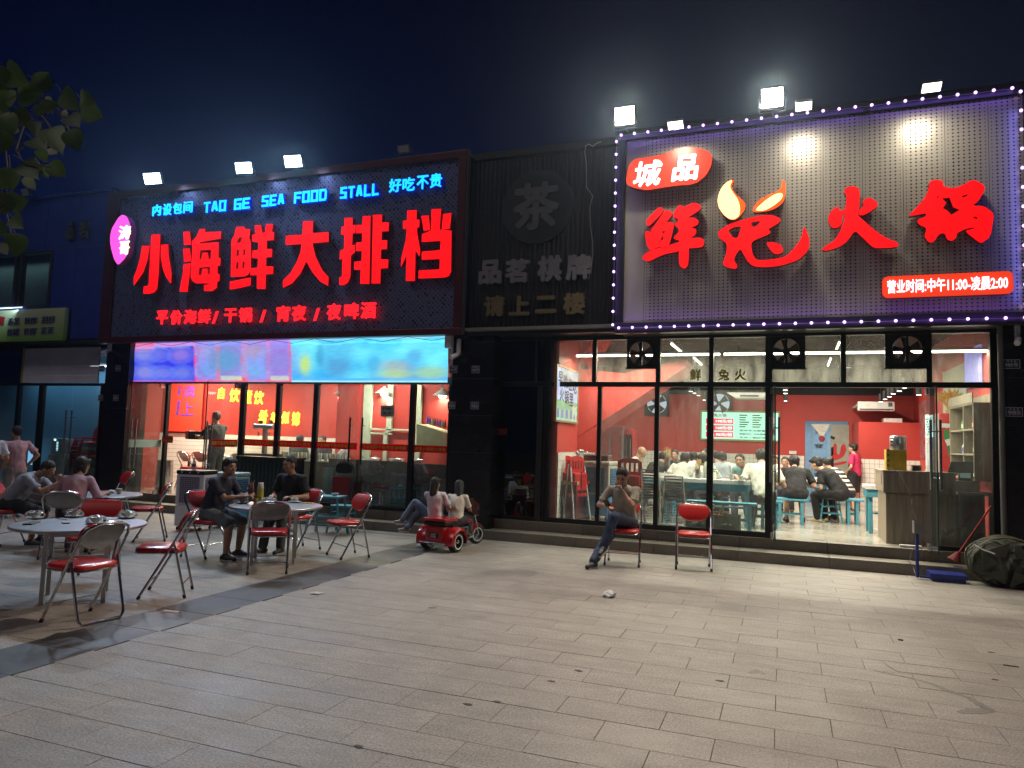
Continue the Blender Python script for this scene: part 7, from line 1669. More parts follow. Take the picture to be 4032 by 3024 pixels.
# man with phone and cigarette
t_, sm_ = person('man in taupe T-shirt and jeans on the red chair, smoking over his phone', (-2.02, 9.90, .56), 176, lean=10, neck=18, head_pitch=-30, s=.97, shirt=(.30, .265, .22), pants=(.045, .062, .12), shoes=(.03, .03, .035), sk='tan', vox=NV,
    hands=[(-.03, .25, .44), (.15, .30, .22)], elbow=[(-.75, .1, -1), (.9, -.1, -.7)], curl=1.2, legs=[dict(ankle=(-.06+.20, .50, -.28), pole=(.15, .8, 1), toe=(.1, .9, -.35)), dict(foot=(.24, .66), pole=(.1, .7, .9), toe=(.25, 1))])
a = sm_['hl'](.0, .10, -.062); b_ = sm_['AR'][0][2]+V((0, -.07, .03)); t = thing('cigarette', 'white cigarette at the lips of the man with the phone', 'cigarette', a); MB().cyl(a, a+(b_-a).normalized()*.085, .0045, n=8).build('paper', mat('white_cigarette', (.7, .68, .62), .7), t)
pw_ = sm_['AR'][1][2]+sm_['fw']*.075+V((0, 0, .05)); t = thing('phone', 'dark phone held by the smoking man', 'phone', pw_, face(*sm_['fw'].xy)); t.rotation_euler = (radians(35), 0, face(*sm_['fw'].xy)); MB().bbox(-.038, -.078, -.005, .038, .078, .005, .004).build('case', M_black, t, **K_); MB().box(-.034, -.072, .0052, .034, .072, .006).build('screen', emit('phone_screen', (.45, .5, .6), .25, False), t, **K_)
# two children on the tricycle
person('child in lilac T-shirt and jeans reclining on the back of the tricycle', (-4.83, 9.76, .44), 18, lean=-8, neck=16, head_pitch=-10, head_yaw=-25, s=.76, shirt=(.72, .66, .74), pants=(.14, .19, .29), shoes=(.30, .22, .2), hair='long', female=True, vox=.009, hands=[(.05, .30, .12), (.26, .26, .12)],
    legs=[dict(ankle=(-.62, -.02, -.06), pole=(-.2, .2, 1), toe=(-1, .2, 0)), dict(ankle=(-.52, -.10, -.20), pole=(-.6, .4, .6), toe=(-1, 0, 0))])
person('child in cream T-shirt sitting in front on the tricycle', (-4.60, 10.0, .40), 8, lean=10, neck=14, head_pitch=-18, head_yaw=15, s=.76, shirt=(.74, .69, .60), pants=(.05, .05, .06), shoes=(.1, .1, .1), hair='long', female=True, vox=.009, hands=[(-.10, .36, .24), (.14, .36, .24)], legs=[dict(ankle=(-.22, .20, -.26)), dict(ankle=(.24, .20, -.26))])
# inside the seafood shop
t_, mi = person('man in black T-shirt carrying a black tray in the seafood doorway', (F(848, 1830, 12.3).x, 12.3, FL+.93), 82, lean=3, head_pitch=-6, s=1.03, seat=False, shirt=(.02, .02, .022), pants=(.03, .03, .035), shoes=(.05, .05, .05), base_z=FL, vox=.012, hands=[(-.18, .42, .26), (.18, .42, .26)])
c = mi['P']+mi['fw']*.55+V((0, 0, .28)); tt = thing('tray_box', 'black box-like tray held by the man in the seafood doorway', 'tray', c, radians(55)); MB().bbox(-.26, -.16, -.09, .26, .18, .09, .01).build('tray_body', M_black, tt, **K_)
def sitter(label, px, py, Y, yaw, floor=FL, seat_h=.45, **k):
    s = k.get('s', .97); hz = F(px, py, Y); pz = floor+seat_h+.10; L_ = .665*s; ca = max(.78, min(.995, (hz.z-pz)/L_)); ln = math.degrees(math.acos(ca)); ya = radians(yaw); f = V((-sin(ya), cos(ya), 0))
    P = V((hz.x, Y, pz))-f*sin(radians(ln))*L_*1.0
    k.setdefault('vox', .015)
    return person(label, (P.x, P.y, pz), yaw, lean=ln, base_z=floor, **k)
sitter('guest with dark hair seen from behind through the seafood glass', 1180, 1718, 13.3, 5, shirt=(.03, .03, .03), s=.95)
sitter('smiling young guest facing us behind the seafood counter', 1273, 1724, 13.75, 178, shirt=(.03, .03, .035), s=.95)
sitter('guest with bowed head behind the black door handles', 1357, 1727, 13.4, -40, shirt=(.30, .30, .32), s=.93)
sitter('guest in profile right of the black door handles', 1402, 1712, 13.5, 60, shirt=(.04, .04, .05), s=.95)
# inside the hotpot shop
sitter('bald man in white T-shirt at the back left of the hotpot shop', 2521, 1776, 15.6, -70, shirt=(.66, .64, .58), hair='bald', head_pitch=-12, s=1.)
sitter('guest in black with greying hair seen from behind at the left table', 2609, 1796, 14.9, -25, shirt=(.03, .032, .036), s=.97)
sitter('dark-haired guest half hidden behind the guest in black', 2628, 1793, 16.1, -150, shirt=(.05, .05, .06), s=.95)
sitter('man with glasses and dark shirt facing us at the left table', 2657, 1788, 15.9, 175, shirt=(.06, .065, .07), s=1., head_pitch=4)
sitter('guest in white shirt with dark hair seen from behind', 2697, 1802, 14.2, -6, shirt=(.62, .62, .55), s=1., hair='full', vox=.012, hands=[(-.30, .30, .20), (.34, .22, .16)])
sitter('guest in white with bowed black hair beyond the table', 2730, 1797, 15.8, 20, shirt=(.66, .66, .62), s=.95, hair='full')
m_dot, t_dot = _mat('spotted_cloth'); o_ = nn(t_dot, 'ShaderNodeOutputMaterial'); b_ = nn(t_dot, 'ShaderNodeBsdfPrincipled'); vo_ = nn(t_dot, 'ShaderNodeTexVoronoi'); vo_.inputs['Scale'].default_value = 24; tc_ = nn(t_dot, 'ShaderNodeTexCoord'); t_dot.links.new(tc_.outputs['Object'], vo_.inputs['Vector']); cr_ = nn(t_dot, 'ShaderNodeValToRGB'); cr_.color_ramp.interpolation = 'CONSTANT'; cr_.color_ramp.elements[0].color = (.015, .015, .015, 1); cr_.color_ramp.elements[1].position = .45; cr_.color_ramp.elements[1].color = (.65, .63, .55, 1); t_dot.links.new(vo_.outputs['Distance'], cr_.inputs[0]); t_dot.links.new(cr_.outputs[0], b_.inputs['Base Color']); b_.inputs['Roughness'].default_value = .8; t_dot.links.new(b_.outputs[0], o_.inputs[0])
sitter('woman in a black and white spotted top leaning in profile', 2768, 1806, 13.9, 75, shirt_pattern=m_dot, hair='tail', female=True, s=.93, head_pitch=-8)
sitter('guest with a dark crop beyond the woman in spots', 2779, 1784, 16.3, 150, shirt=(.05, .05, .06), s=.95)
sitter('man in grey tank top turned away at the right table', 2819, 1796, 14.4, 35, shirt=(.30, .33, .37), sleeve='none', s=1., head_yaw=30, sk='tan')
sitter('guest in cream shirt bowing at the far side of the right table', 2846, 1800, 15.4, 50, shirt=(.60, .58, .46), s=.97, hair='full', head_pitch=-15)
sitter('stocky man in aqua polo shirt looking out at us', 2916, 1808, 13.75, 150, shirt=(.30, .56, .56), s=1.03, head_yaw=22, sk='tan', vox=.011, hands=[(-.16, .36, .22), (.22, .40, .20)])
sitter('big man in white T-shirt with his back to us beside the doorway post', 2998, 1792, 12.95, 8, shirt=(.64, .62, .54), s=1.12, hair='short', vox=.011, pants=(.05, .05, .055), hands=[(-.36, .34, .24), (.20, .40, .22)])
sitter('guest in pink shirt facing us beyond the doorway', 3092, 1815, 16.2, 170, shirt=(.62, .36, .36), s=.95)
sitter('guest at the left edge of the doorway behind the table', 3050, 1812, 16.6, 185, shirt=(.55, .55, .5), s=.93)
sitter('man in black T-shirt with his back to us on the blue bench', 3127, 1815, 14.15, 5, shirt=(.012, .013, .014), s=1.05, vox=.011, plen='knee', pants=(.015, .015, .018), hair='full')
sitter('teenager in black bent over a phone on the blue stool', 3219, 1850, 14.55, 62, shirt=(.012, .013, .015), s=1.02, hair='full', head_pitch=-25, vox=.011, pants=(.012, .012, .016), hands=[(-.05, .36, .16), (.08, .38, .16)], shoes=(.45, .38, .22), sk='pale')
m_st, t_st = _mat('striped_cloth'); o_ = nn(t_st, 'ShaderNodeOutputMaterial'); b_ = nn(t_st, 'ShaderNodeBsdfPrincipled'); ge_ = nn(t_st, 'ShaderNodeNewGeometry'); sx_ = nn(t_st, 'ShaderNodeSeparateXYZ'); mm_ = nn(t_st, 'ShaderNodeMath', operation='MULTIPLY'); mm_.inputs[1].default_value = 13; fr_ = nn(t_st, 'ShaderNodeMath', operation='FRACT'); gt_ = nn(t_st, 'ShaderNodeMath', operation='GREATER_THAN'); gt_.inputs[1].default_value = .5; mx_ = nn(t_st, 'ShaderNodeMix', data_type='RGBA'); mx_.inputs[6].default_value = (.015, .015, .018, 1); mx_.inputs[7].default_value = (.66, .64, .58, 1)
for a, c in ((ge_.outputs['Position'], sx_.inputs[0]), (sx_.outputs[2], mm_.inputs[0]), (mm_.outputs[0], fr_.inputs[0]), (fr_.outputs[0], gt_.inputs[0]), (gt_.outputs[0], mx_.inputs[0]), (mx_.outputs[2], b_.inputs['Base Color']), (b_.outputs[0], o_.inputs[0])): t_st.links.new(a, c)
sitter('woman in black and white stripes behind the teenager', 3256, 1832, 15.15, 50, shirt_pattern=m_st, hair='bun', female=True, s=1.0, head_pitch=-14)
fp = G(3355, 2003, FL); t_, ap = person('waitress in pink T-shirt and black apron standing by the red partition', (fp.x+.02, 17.6, FL+.80), 62, lean=2, head_pitch=-4, head_yaw=0, s=.86, seat=False, shirt=(.60, .03, .13), pants=(.015, .015, .018), plen='knee', shoes=(.02, .02, .02), hair='full', female=True, base_z=FL, vox=.011, sandals=True, sk='pale', hands=[(-.12, .16, .06), (.14, .14, .03)])
c = MB(); P_ = ap['P']; fw_, rt_ = ap['fw'], ap['rt']
cap(c, P_+fw_*.055+V((0, 0, .02)), P_+fw_*.055-V((0, 0, .28)), .125, .13); cap(c, P_+fw_*.045+V((0, 0, .02)), ap['chest']+fw_*.035, .112, .095)
obj('apron', remesh(c, 'apron', .012, 2, .006), mat('black_apron', (.018, .018, .018), .7), t_)
# ================================================================ hotpot shop furnishings
def lite_table(x0, y0, x1, y1, label, h=1.07):
    t = thing('dining_table', label, 'table', ((x0+x1)/2, (y0+y1)/2, FL), group='blue tables with white tiled tops')
    n = 6; g = .002; w3 = (x1-x0)/n
    for k in range(n): MB().bbox(x0+k*w3+g, y0, h-.065, x0+(k+1)*w3-g, y1, h, .004).build('top_tile', M_china, t)
    for a, b_, c, d in ((x0+.02, y0+.02, x1-.02, y0+.05), (x0+.02, y1-.05, x1-.02, y1-.02), (x0+.02, y0+.051, x0+.05, y1-.051), (x1-.05, y0+.051, x1-.02, y1-.051)): MB().box(a, b_, h-.19, c, d, h-.066).build('apron', M_sb, t)
    for a in (x0+.02, x1-.11):
        for b_ in (y0+.051, y1-.141): MB().bbox(a+.03, b_, FL, a+.12-.03+.0, b_+.09, h-.191, .004).build('leg', M_sb, t)
    MB().box(x0+.1, y0+.2, FL+.30, x1-.1, y1-.2, FL+.32).build('shelf', M_sb, t); return t
lite_table(-1.95, 12.42, -.50, 13.05, 'front blue table with white cups, next to the doorway')
lite_table(-3.3, 13.75, -1.85, 14.4, 'left blue table behind the steel stools'); lite_table(-1.6, 14.75, -.45, 15.4, 'blue table beyond the man in the aqua shirt'); lite_table(-.35, 14.95, .8, 15.6, 'blue table behind the man in black')
lite_table(.15+1.1, 13.0, 1.9, 13.6, 'blue table half hidden behind the wood counter'); lite_table(-3.6, 15.9, -1.9, 16.6, 'farthest blue table under the menu screen')
def bench(x0, y0, x1, y1, label, h=.45):
    t = thing('wooden_bench', label, 'bench', ((x0+x1)/2, (y0+y1)/2, FL), group='sky blue wooden benches'); z = FL+h
    MB().bbox(x0, y0, z-.035, x1, y1, z, .005).build('seat', M_sb, t)
    for a in (x0+.08, x1-.13):
        for b_ in (y0+.02, y1-.07): MB().box(a, b_, FL, a+.05, b_+.05, z-.036).build('leg', M_sb, t)
    MB().box(x0+.13, (y0+y1)/2-.015, FL+.16, x1-.14, (y0+y1)/2+.015, FL+.20).build('stretcher', M_sb, t); return t
bench(-1.45, 11.86, -.38, 12.12, 'sky blue bench in front of the front table, over the green crates'); bench(-.15, 13.60, .42, 13.92, 'sky blue bench under the man in black'); bench(-.42, 12.72, .0, 13.02, 'sky blue bench under the big man in white')
bench(-2.2, 14.0+.5, -1.2, 14.75, 'sky blue bench between the two middle tables'); bench(1.0, 14.3, 1.35, 14.7, 'short blue bench left of the wood counter')
s1 = G(3262, 2055, FL); wood_stool((.80, 14.55, FL), .15, 'sky blue slatted stool under the teenager', w2=.34)
wood_stool((-.28, 12.95, FL), 0, 'blue slatted stool beside the doorway post', w2=.34)
# wares on the front table
def cup_(p, label, h=.07, r=.035, handle=True, saucer=True, name='cup'):
    t = thing(name, label, 'cup', p, group='white cups on the front blue table')
    if saucer: MB().lathe((0, 0, 0), [(.03, 0), (.065, .008), (.063, .011), (.03, .004)], 18).build('saucer', M_china, t, smooth=True, **K_)
    MB().lathe((0, 0, .009 if saucer else 0), [(r*.7, 0), (r, h*.5), (r*1.05, h), (r*.95, h), (r*.6, .01)], 18).build('cup_body', M_china, t, smooth=True, **K_)
    if handle: MB().tube([(r, 0, h*.75), (r+.022, 0, h*.7), (r+.022, 0, h*.35), (r*.95, 0, h*.25)], .004, 6).build('handle', M_china, t, **K_)
TT = 1.071
cup_(G(2918, 1893, TT), 'white cup with handle and saucer nearest the right end of the front table'); cup_(G(2880, 1890, TT), 'tall straight white cup in the middle of the front table', .10, .04, False, False); cup_(G(2829, 1884, TT), 'white cup on a saucer left of the tall straight cup')
for k in range(6): cup_(G(2742+k*7, 1880-(k % 2)*4, TT), ORD[k]+' clear glass from the left in the cluster on the front table', .09, .028, False, False, 'glass')
def skewers(px, py, Y, label, z):
    p = V((F(px, py, Y).x, Y, z)); t = thing('skewer_pot', label, 'pot', p, group='steel pots of bamboo skewers'); MB().lathe((0, 0, 0), [(.04, 0), (.045, .15), (.042, .15)], 18).build('pot', M_steel, t, smooth=True, **K_)
    mb = MB(); r = random.Random(int(px))
    for k in range(22): a = r.uniform(0, 6.28); q = r.uniform(.0, .03); mb.tube([(q*cos(a), q*sin(a), .03), (q*2.6*cos(a), q*2.6*sin(a), .25+r.random()*.08)], .0035, 4)
    tag(mb.build('skewer_bunch', mat('bamboo', (.50, .34, .13), .6), t, **K_), kind='stuff'); return t
skewers(2629, 1850, 13.0, 'pot of pale skewers behind the left stack of steel stools', 1.25); skewers(2748, 1856, 12.75, 'pot of dark skewers on the front table', TT); skewers(2519, 1838, 14.1, 'pot of skewers before the bald man', TT)
th_ = thing('thermos', 'tall pale thermos on the front table', 'thermos', G(2781, 1882, TT)); MB().lathe((0, 0, 0), [(.045, 0), (.05, .02), (.05, .20), (.03, .25), (.03, .28)], 20).build('flask', mat('pale_thermos', (.45, .48, .40), .3), th_, smooth=True, **K_)
MB().tube([(.05, 0, .18), (.085, 0, .16), (.05, 0, .06)], .006, 6).build('handle', M_gpl, th_, **K_)
skp = (F(2243, 1800, 12.3).x, 12.3)
# ladle bundle on shelf by left wall
# stacks of steel stools
def stool_stack(x, y, n, label_top, group, w2=.30, ring=False):
    for k in range(n):
        z = FL+k*.046; t = thing('steel_stool', label_top if k == n-1 else ORD[n-1-k]+' stool from the top, '+label_top.split(', ')[1], 'stool', (x, y, z), .1, group)
        MB().bbox(-w2/2, -w2/2, .43, w2/2, w2/2, .445, .006).build('seat', M_black if k == n-1 or not ring else M_gpl, t, **K_)
        for a in (-1, 1):
            for b_ in (-1, 1): MB().cyl((a*w2*.46, b_*w2*.46, .43), (a*w2*.60, b_*w2*.60, 0), .007, n=6).build('leg', M_chrome, t, **K_)
        MB().tube([(a*w2*.56, b_*w2*.56, .11) for a, b_ in ((-1, -1), (1, -1), (1, 1), (-1, 1))], .005, 5, True).build('ring', M_chrome, t, **K_)
stool_stack(-2.08, 12.15, 11, 'topmost stool, left steel stack behind the glass', 'steel stools, left stack'); stool_stack(-1.66, 12.02, 9, 'topmost stool, right steel stack behind the glass', 'steel stools, right stack', ring=True)
for x_, y_, lab in ((-2.08, 11.78, 'wire basket standing before the left stack of steel stools'), (-1.66, 11.70, 'wire basket standing before the right stack of steel stools')):
    t = thing('wire_basket', lab, 'basket', (x_, y_, FL)); mb = MB()
    for k in range(8): mb.box(-.16, -.14, .02+k*.05, .16, -.136, .024+k*.05)
    for k in range(9): mb.box(-.16+k*.04, -.1445, .0, -.156+k*.04, -.141, .40)
    for s_ in (-1, 1): mb.box(s_*.16-.004, -.13, .0, s_*.16+.004, .13, .006).box(s_*.16-.004, -.13, .39, s_*.16+.004, .13, .396)
    mb.build('wire_mesh', M_chrome, t, **K_)
# green crates with bottles
def crate(x, y, label):
    t = thing('bottle_crate', label, 'crate', (x, y, FL), group='green beer crates'); M_cg = mat('green_crate', (.012, .075, .03), .4)
    w2, d2, h = .195, .14, .26; hole = [(-.075, .13), (-.095, .155), (-.075, .185), (.075, .185), (.095, .155), (.075, .13)]
    MB().prism([[(-w2, 0), (w2, 0), (w2, h), (-w2, h)], hole], lambda u, v, w4: V((u, -d2+w4, v)), .012).build('front_wall', M_cg, t, **K_)
    MB().box(-w2, d2-.012, 0, w2, d2, h).build('back_wall', M_cg, t, **K_); MB().box(-w2, -d2+.0125, 0, -w2+.012, d2-.0125, h).box(w2-.012, -d2+.0125, 0, w2, d2-.0125, h).build('side_wall', M_cg, t, **K_); MB().box(-w2-.006, -d2-.006, h, w2+.006, -d2+.014, h+.014).box(-w2-.006, d2-.014, h, w2+.006, d2+.006, h+.014).build('rim', M_cg, t, **K_)
crate(-1.22, 11.72, 'green crate left of the bottled one, partly behind the red chair'); crate(-.80+.0, 11.72, 'green crate at the right end under the bench')
M_bot = mat('green_brown_glass', (.16, .17, .03), .12, coat=.6)
def beer(p, label, tilt=0): t = thing('beer_bottle', label, 'bottle', p, group='beer bottles in the green crates'); t.rotation_euler = (0, radians(tilt), 0); MB().lathe((0, 0, 0), [(.028, 0), (.031, .01), (.031, .14), (.013, .20), (.012, .245), (.014, .25), (.012, .26)], 14).build('glass', M_bot, t, smooth=True, **K_); MB().lathe((0, 0, .05), [(.0315, 0), (.0315, .07)], 14).build('bottle_label', M_china2, t, **K_)
for k, (x_, tl, zz) in enumerate(((-1.15, 0, .16), (-1.02-.05, 14, .16), (-.93, 14, .16), (-.74, 0, .02), (-.84, 0, .02), (-1.28, 0, .02))): beer(V((x_, 11.72, FL+zz)), ('upright beer bottle sticking out of the crates', 'left tilted beer bottle in the crates', 'right tilted beer bottle in the crates', 'beer bottle seen in the handle hole of the right crate', 'second beer bottle in the handle hole of the right crate', 'beer bottle deep in the left crate')[k], tl)
# red folding high chairs
def highchair(x, y, rz, label):
    t = thing('high_chair', label, 'high chair', (x, y, FL), rz, 'folded red high chairs'); M_hr = mat('highchair_red', (.50, .015, .018), .3); M_hl = mat('highchair_leg', (.55, .57, .56), .4)
    o_ = [(-.19, .60), (-.20, 1.02), (-.12, 1.07), (0, 1.085), (.12, 1.07), (.20, 1.02), (.19, .60)]; sl = [[(q-.022, .86), (q+.022, .86), (q+.022, 1.0), (q-.022, 1.0)] for q in (-.12, -.04, .04, .12)]
    MB().prism([o_]+sl, lambda u, v, w4: V((u, -.03+w4, v)), .035).build('backrest', M_hr, t, **K_); MB().bbox(-.18, -.12, .50, .18, -.035, .80, .02).build('seat', M_hr, t, **K_)
    MB().bbox(-.21, -.10, .40, .21, .02, .46, .015).build('footrest', M_hr, t, **K_)
    for a in (-1, 1): MB().tube([(a*.20, 0, .95), (a*.25, .05, 0)], .014, 4).build('leg', M_hl, t, **K_); MB().tube([(a*.20, -.04, .90), (a*.24, -.16, 0)], .014, 4).build('leg', M_hl, t, **K_); MB().bbox(a*.20-.02, -.14, .62, a*.20+.02, .0, .66, .008).build('armrest', M_hr, t, **K_)
    MB().box(-.01, -.126, .55, .01, -.1205, .82).build('strap', M_black, t, **K_)
hx = F(2462, 1850, 12.0).x; highchair(hx+.08, 12.0, 0, 'red high chair behind the smoking man'); hx = F(2222, 1850, 11.95).x; highchair(hx, 12.0, radians(75), 'red folded high chair nearest the left wall'); highchair(hx+.2, 11.95, radians(70), 'second red folded high chair by the left wall')
cooler((F(2352, 1900, 12.4).x, 12.45, FL), radians(-8), .55, .42, 1.0, 'grey air cooler with blue lattice behind the left hotpot glass', mat('warm_grey_plastic', (.40, .39, .33), .4), mat('warm_grey_plastic', (.40, .39, .33), .4), M_bpl, M_bpl)
tr = thing('food_tray', 'covered dark red food tray on the grey air cooler', 'tray', (F(2352, 1800, 12.4).x, 12.42, FL+1.001)); MB().bbox(-.22, -.15, 0, .22, .15, .09, .02).build('tray_body', mat('dark_red_plastic', (.12, .02, .02), .3), tr, **K_); MB().bbox(-.23, -.16, .0905, .23, .16, .11, .006).build('lid', M_steel, tr, **K_)
# low box and utensils by the left wall
bxx = F(2185, 1900, 11.8).x; t = thing('side_cabinet', 'low dark red cabinet against the left wall', 'cabinet', (bxx, 12.1, FL)); MB().bbox(-3.47, 11.75, FL, -3.22, 12.6, FL+.60, .01).build('body', mat('dark_red_plastic', (.12, .02, .02), .3), t); MB().bbox(-3.47, 11.72, FL+.601, -3.20, 12.62, FL+.66, .01).build('top', mat('cardboard', (.33, .24, .15), .8), t)
t = thing('utensil_pot', 'pot of ladles and spoons by the left tiled wall', 'pot', (-3.32, 12.45, FL+.661)); MB().lathe((0, 0, 0), [(.07, 0), (.075, .30), (.072, .30)], 18).build('pot', M_steel, t, smooth=True, **K_)
for k in range(7): a = k*.9; MB().tube([(.03*cos(a), .03*sin(a), .05), (.10*cos(a), .08*sin(a), .42+.03*(k % 3))], .005, 5).sph((.10*cos(a), .08*sin(a), .44+.03*(k % 3)), (.03, .012, .03), 8, 6).build('ladle', M_steel, t, smooth=True, **K_)
# fridges at the back left
def fridge(px0, px1, pyt, Y, label, red=False):
    a, b_ = F(px0, 1800, Y).x, F(px1, 1800, Y).x; zt = F((px0+px1)/2, pyt, Y).z; t = thing('fridge', label, 'fridge', ((a+b_)/2, Y, FL)); MB().bbox(a, Y+.04, FL, b_, Y+.6, zt, .01).build('cabinet', M_steel if not red else M_rp, t); m2 = (a+b_)/2
    for p, q in ((a+.01, m2-.004), (m2+.004, b_-.01)):
        for z0, z1 in ((FL+.1, (FL+zt)/2-.01), ((FL+zt)/2+.01, zt-.12)): d_ = MB().bbox(p, Y, z0, q, Y+.039, z1, .006).build('door', M_steel if not red else M_gdark, t); MB().box(q-.05, Y-.02, z0+.1, q-.03, Y-.001, z1-.1).build('handle', M_gpl, d_)
    return t
fridge(2362, 2452, 1676, 16.5, 'tall steel fridge under the stair slope at the back left'); fridge(2455, 2490, 1690, 16.9, 'narrow red fronted drinks fridge beside the steel fridge', True)
# light box poster on the left wall
X_ = -3.485
pc = [W(2186, 1436, X_), W(2270, 1474, X_), W(2265, 1665, X_), W(2180, 1650, X_)]; y0, y1 = pc[0].y, pc[1].y; z1, z0 = (pc[0].z+pc[1].z)/2, (pc[2].z+pc[3].z)/2
t = thing('light_box', 'lit poster of sky, trees and brush characters on the left red wall', 'light box', (X_, y0, z0))
def paint_mat(name, fn, nx, nz_, T, par, st=.8, part='print'):
    vs = []; cols = []
    for j in range(nz_+1):
        for i in range(nx+1): u, v = i/nx, j/nz_; vs.append(T(u, v)); c = fn(u, v); cols += [c[0], c[1], c[2], 1]
    fs = [(j*(nx+1)+i, j*(nx+1)+i+1, (j+1)*(nx+1)+i+1, (j+1)*(nx+1)+i) for j in range(nz_) for i in range(nx)]
    me = bpy.data.meshes.new(part); me.from_pydata(vs, [], fs); ca = me.color_attributes.new('print', 'FLOAT_COLOR', 'POINT'); ca.data.foreach_set('color', cols)
    m, t2 = _mat(name); o = nn(t2, 'ShaderNodeOutputMaterial'); b = nn(t2, 'ShaderNodeBsdfPrincipled'); at = nn(t2, 'ShaderNodeAttribute', attribute_name='print'); t2.links.new(at.outputs[0], b.inputs['Emission Color']); b.inputs['Emission Strength'].default_value = st; b.inputs['Base Color'].default_value = (.1, .1, .1, 1); t2.links.new(b.outputs[0], o.inputs[0]); m.cycles.emission_sampling = 'NONE'
    return obj(part, me, m, par)
def sky_print(u, v):
    n = noise.noise(V((u*5, v*6, 0)))*.5+.5; c = V((.30, .52, .95)).lerp(V((.8, .9, 1)), n*.7)
    if v < .38: c = V((.10, .42, .16)).lerp(V((.25, .6, .3)), n) if v > .22 else V((.30, .68, .35)).lerp(V((.35, .75, .55)), n)
    if .05 < v < .22 and abs(sin(u*16)) > .6: c = V((.14, .16, .42))
    if u > .75 and v < .32 and n > .35: c = V((.75, .25, .25)) if n > .6 else V((.6, .8, .55))
    return c
paint_mat('landscape_print', sky_print, 50, 90, lambda u, v: V((X_+.03, y0+(y1-y0)*u, z0+(z1-z0)*v)), t, .85)
M_fg = mat('gold_frame', (.40, .25, .10), .35, .5)
for a, b_, c, d in ((y0-.03, z1, y1+.03, z1+.03), (y0-.03, z0-.03, y1+.03, z0), (y0-.03, z0, y0, z1), (y1, z0, y1+.03, z1)): MB().box(X_, a, b_, X_+.045, c, d).build('frame', M_fg, t)
M_br = mat('dark_brush_ink', (.045, .015, .02), .6)
for k, s_ in enumerate('早晚在吃火锅里'):
    rw, cl_ = divmod(k, 4); yy = y0+(y1-y0)*(.08+cl_*.22+.06*rw); zz = z1-(z1-z0)*(.08+rw*.30+.03*cl_); lettering('character', s_, M_br, t, lambda u, v, w4, yy=yy, zz=zz: V((X_+.034+.0*w4+(.002-w4*.5), yy+.19*(y1-y0)*u, zz-.26*(z1-z0)*(1-v))), bold=.01, depth=.004)
# menu screen on the back wall
MY = BW-.06; a, b_ = F(2764, 1622, MY), F(3064, 1733, MY); mx0_, mx1_, mz1, mz0 = a.x, b_.x, a.z, F(2764, 1726, MY).z
t = thing('menu_light_box', 'wide lit pale green menu board with prices on the rear wall', 'menu', (mx0_, MY, mz0)); MB().bbox(mx0_-.05, MY, mz0-.05, mx1_+.05, MY+.05, mz1+.05, .01).build('frame', mat('olive_frame', (.30, .28, .08), .4), t)
MB().box(mx0_, MY-.006, mz0, mx1_, MY-.001, mz1).build('lit_face', emit('pale_green_face', (.38, .82, .62), .95, False), t)
wM, hM = mx1_-mx0_, mz1-mz0; M_mr = emit('menu_red', (.85, .03, .10), .8, False); M_mp = emit('menu_purple', (.35, .05, .30), .4, False); M_mw = emit('menu_white', (1, .9, .95), 1., False); M_mg = mat('menu_grey_ink', (.08, .10, .12), .6)
for k, s_ in enumerate(('锅 198元/份', '锅 168元/份', '锅 98元/份')):
    z_ = mz0+hM*(.56-k*.25); MB().box(mx0_+wM*.055, MY-.010, z_, mx0_+wM*.42, MY-.0065, z_+hM*.20).build('price_band', M_mr, t); lettering('lettering', s_, M_mw, t, facade_T(mx0_+wM*.10, z_+hM*.04, mx0_+wM*.41, z_+hM*.17, MY-.0125), bold=.03, depth=.002)
lettering('lettering', '鲜兔火锅', M_mp, t, facade_T(mx0_+wM*.10, mz0+hM*.82, mx0_+wM*.33, mz0+hM*.95, MY-.010), bold=.02, depth=.002)
rr = random.Random(9)
for r_ in range(6):
    for c_ in range(2): x_ = mx0_+wM*(.50+c_*.17); MB().box(x_, MY-.010, mz1-hM*(.10+r_*.085)-.016, x_+wM*rr.uniform(.08, .13), MY-.0065, mz1-hM*(.10+r_*.085)+.012).build('text_line', M_mg, t)
for r_ in range(3): lettering('lettering', ('坚持专注做香', '每锅均为一次性锅底', '天天一锅好汤')[r_], M_mg, t, facade_T(mx0_+wM*.50, mz0+hM*(.30-r_*.13), mx0_+wM*.84, mz0+hM*(.37-r_*.13), MY-.010), bold=.02, depth=.002)
MB().cyl((mx0_+wM*.90, MY-.0065, mz0+hM*.72), (mx0_+wM*.90, MY-.010, mz0+hM*.72), hM*.18, n=28).build('round_print', M_mg, t); MB().cyl((mx0_+wM*.90, MY-.0105, mz0+hM*.72), (mx0_+wM*.90, MY-.012, mz0+hM*.72), hM*.165, n=28).build('round_print', M_mw, t); MB().box(mx0_+wM*.86, MY-.014, mz0+hM*.2, mx0_+wM*.97, MY-.0125, mz0+hM*.42).build('photo_print', mat('menu_photo', (.5, .12, .12), .5), t)
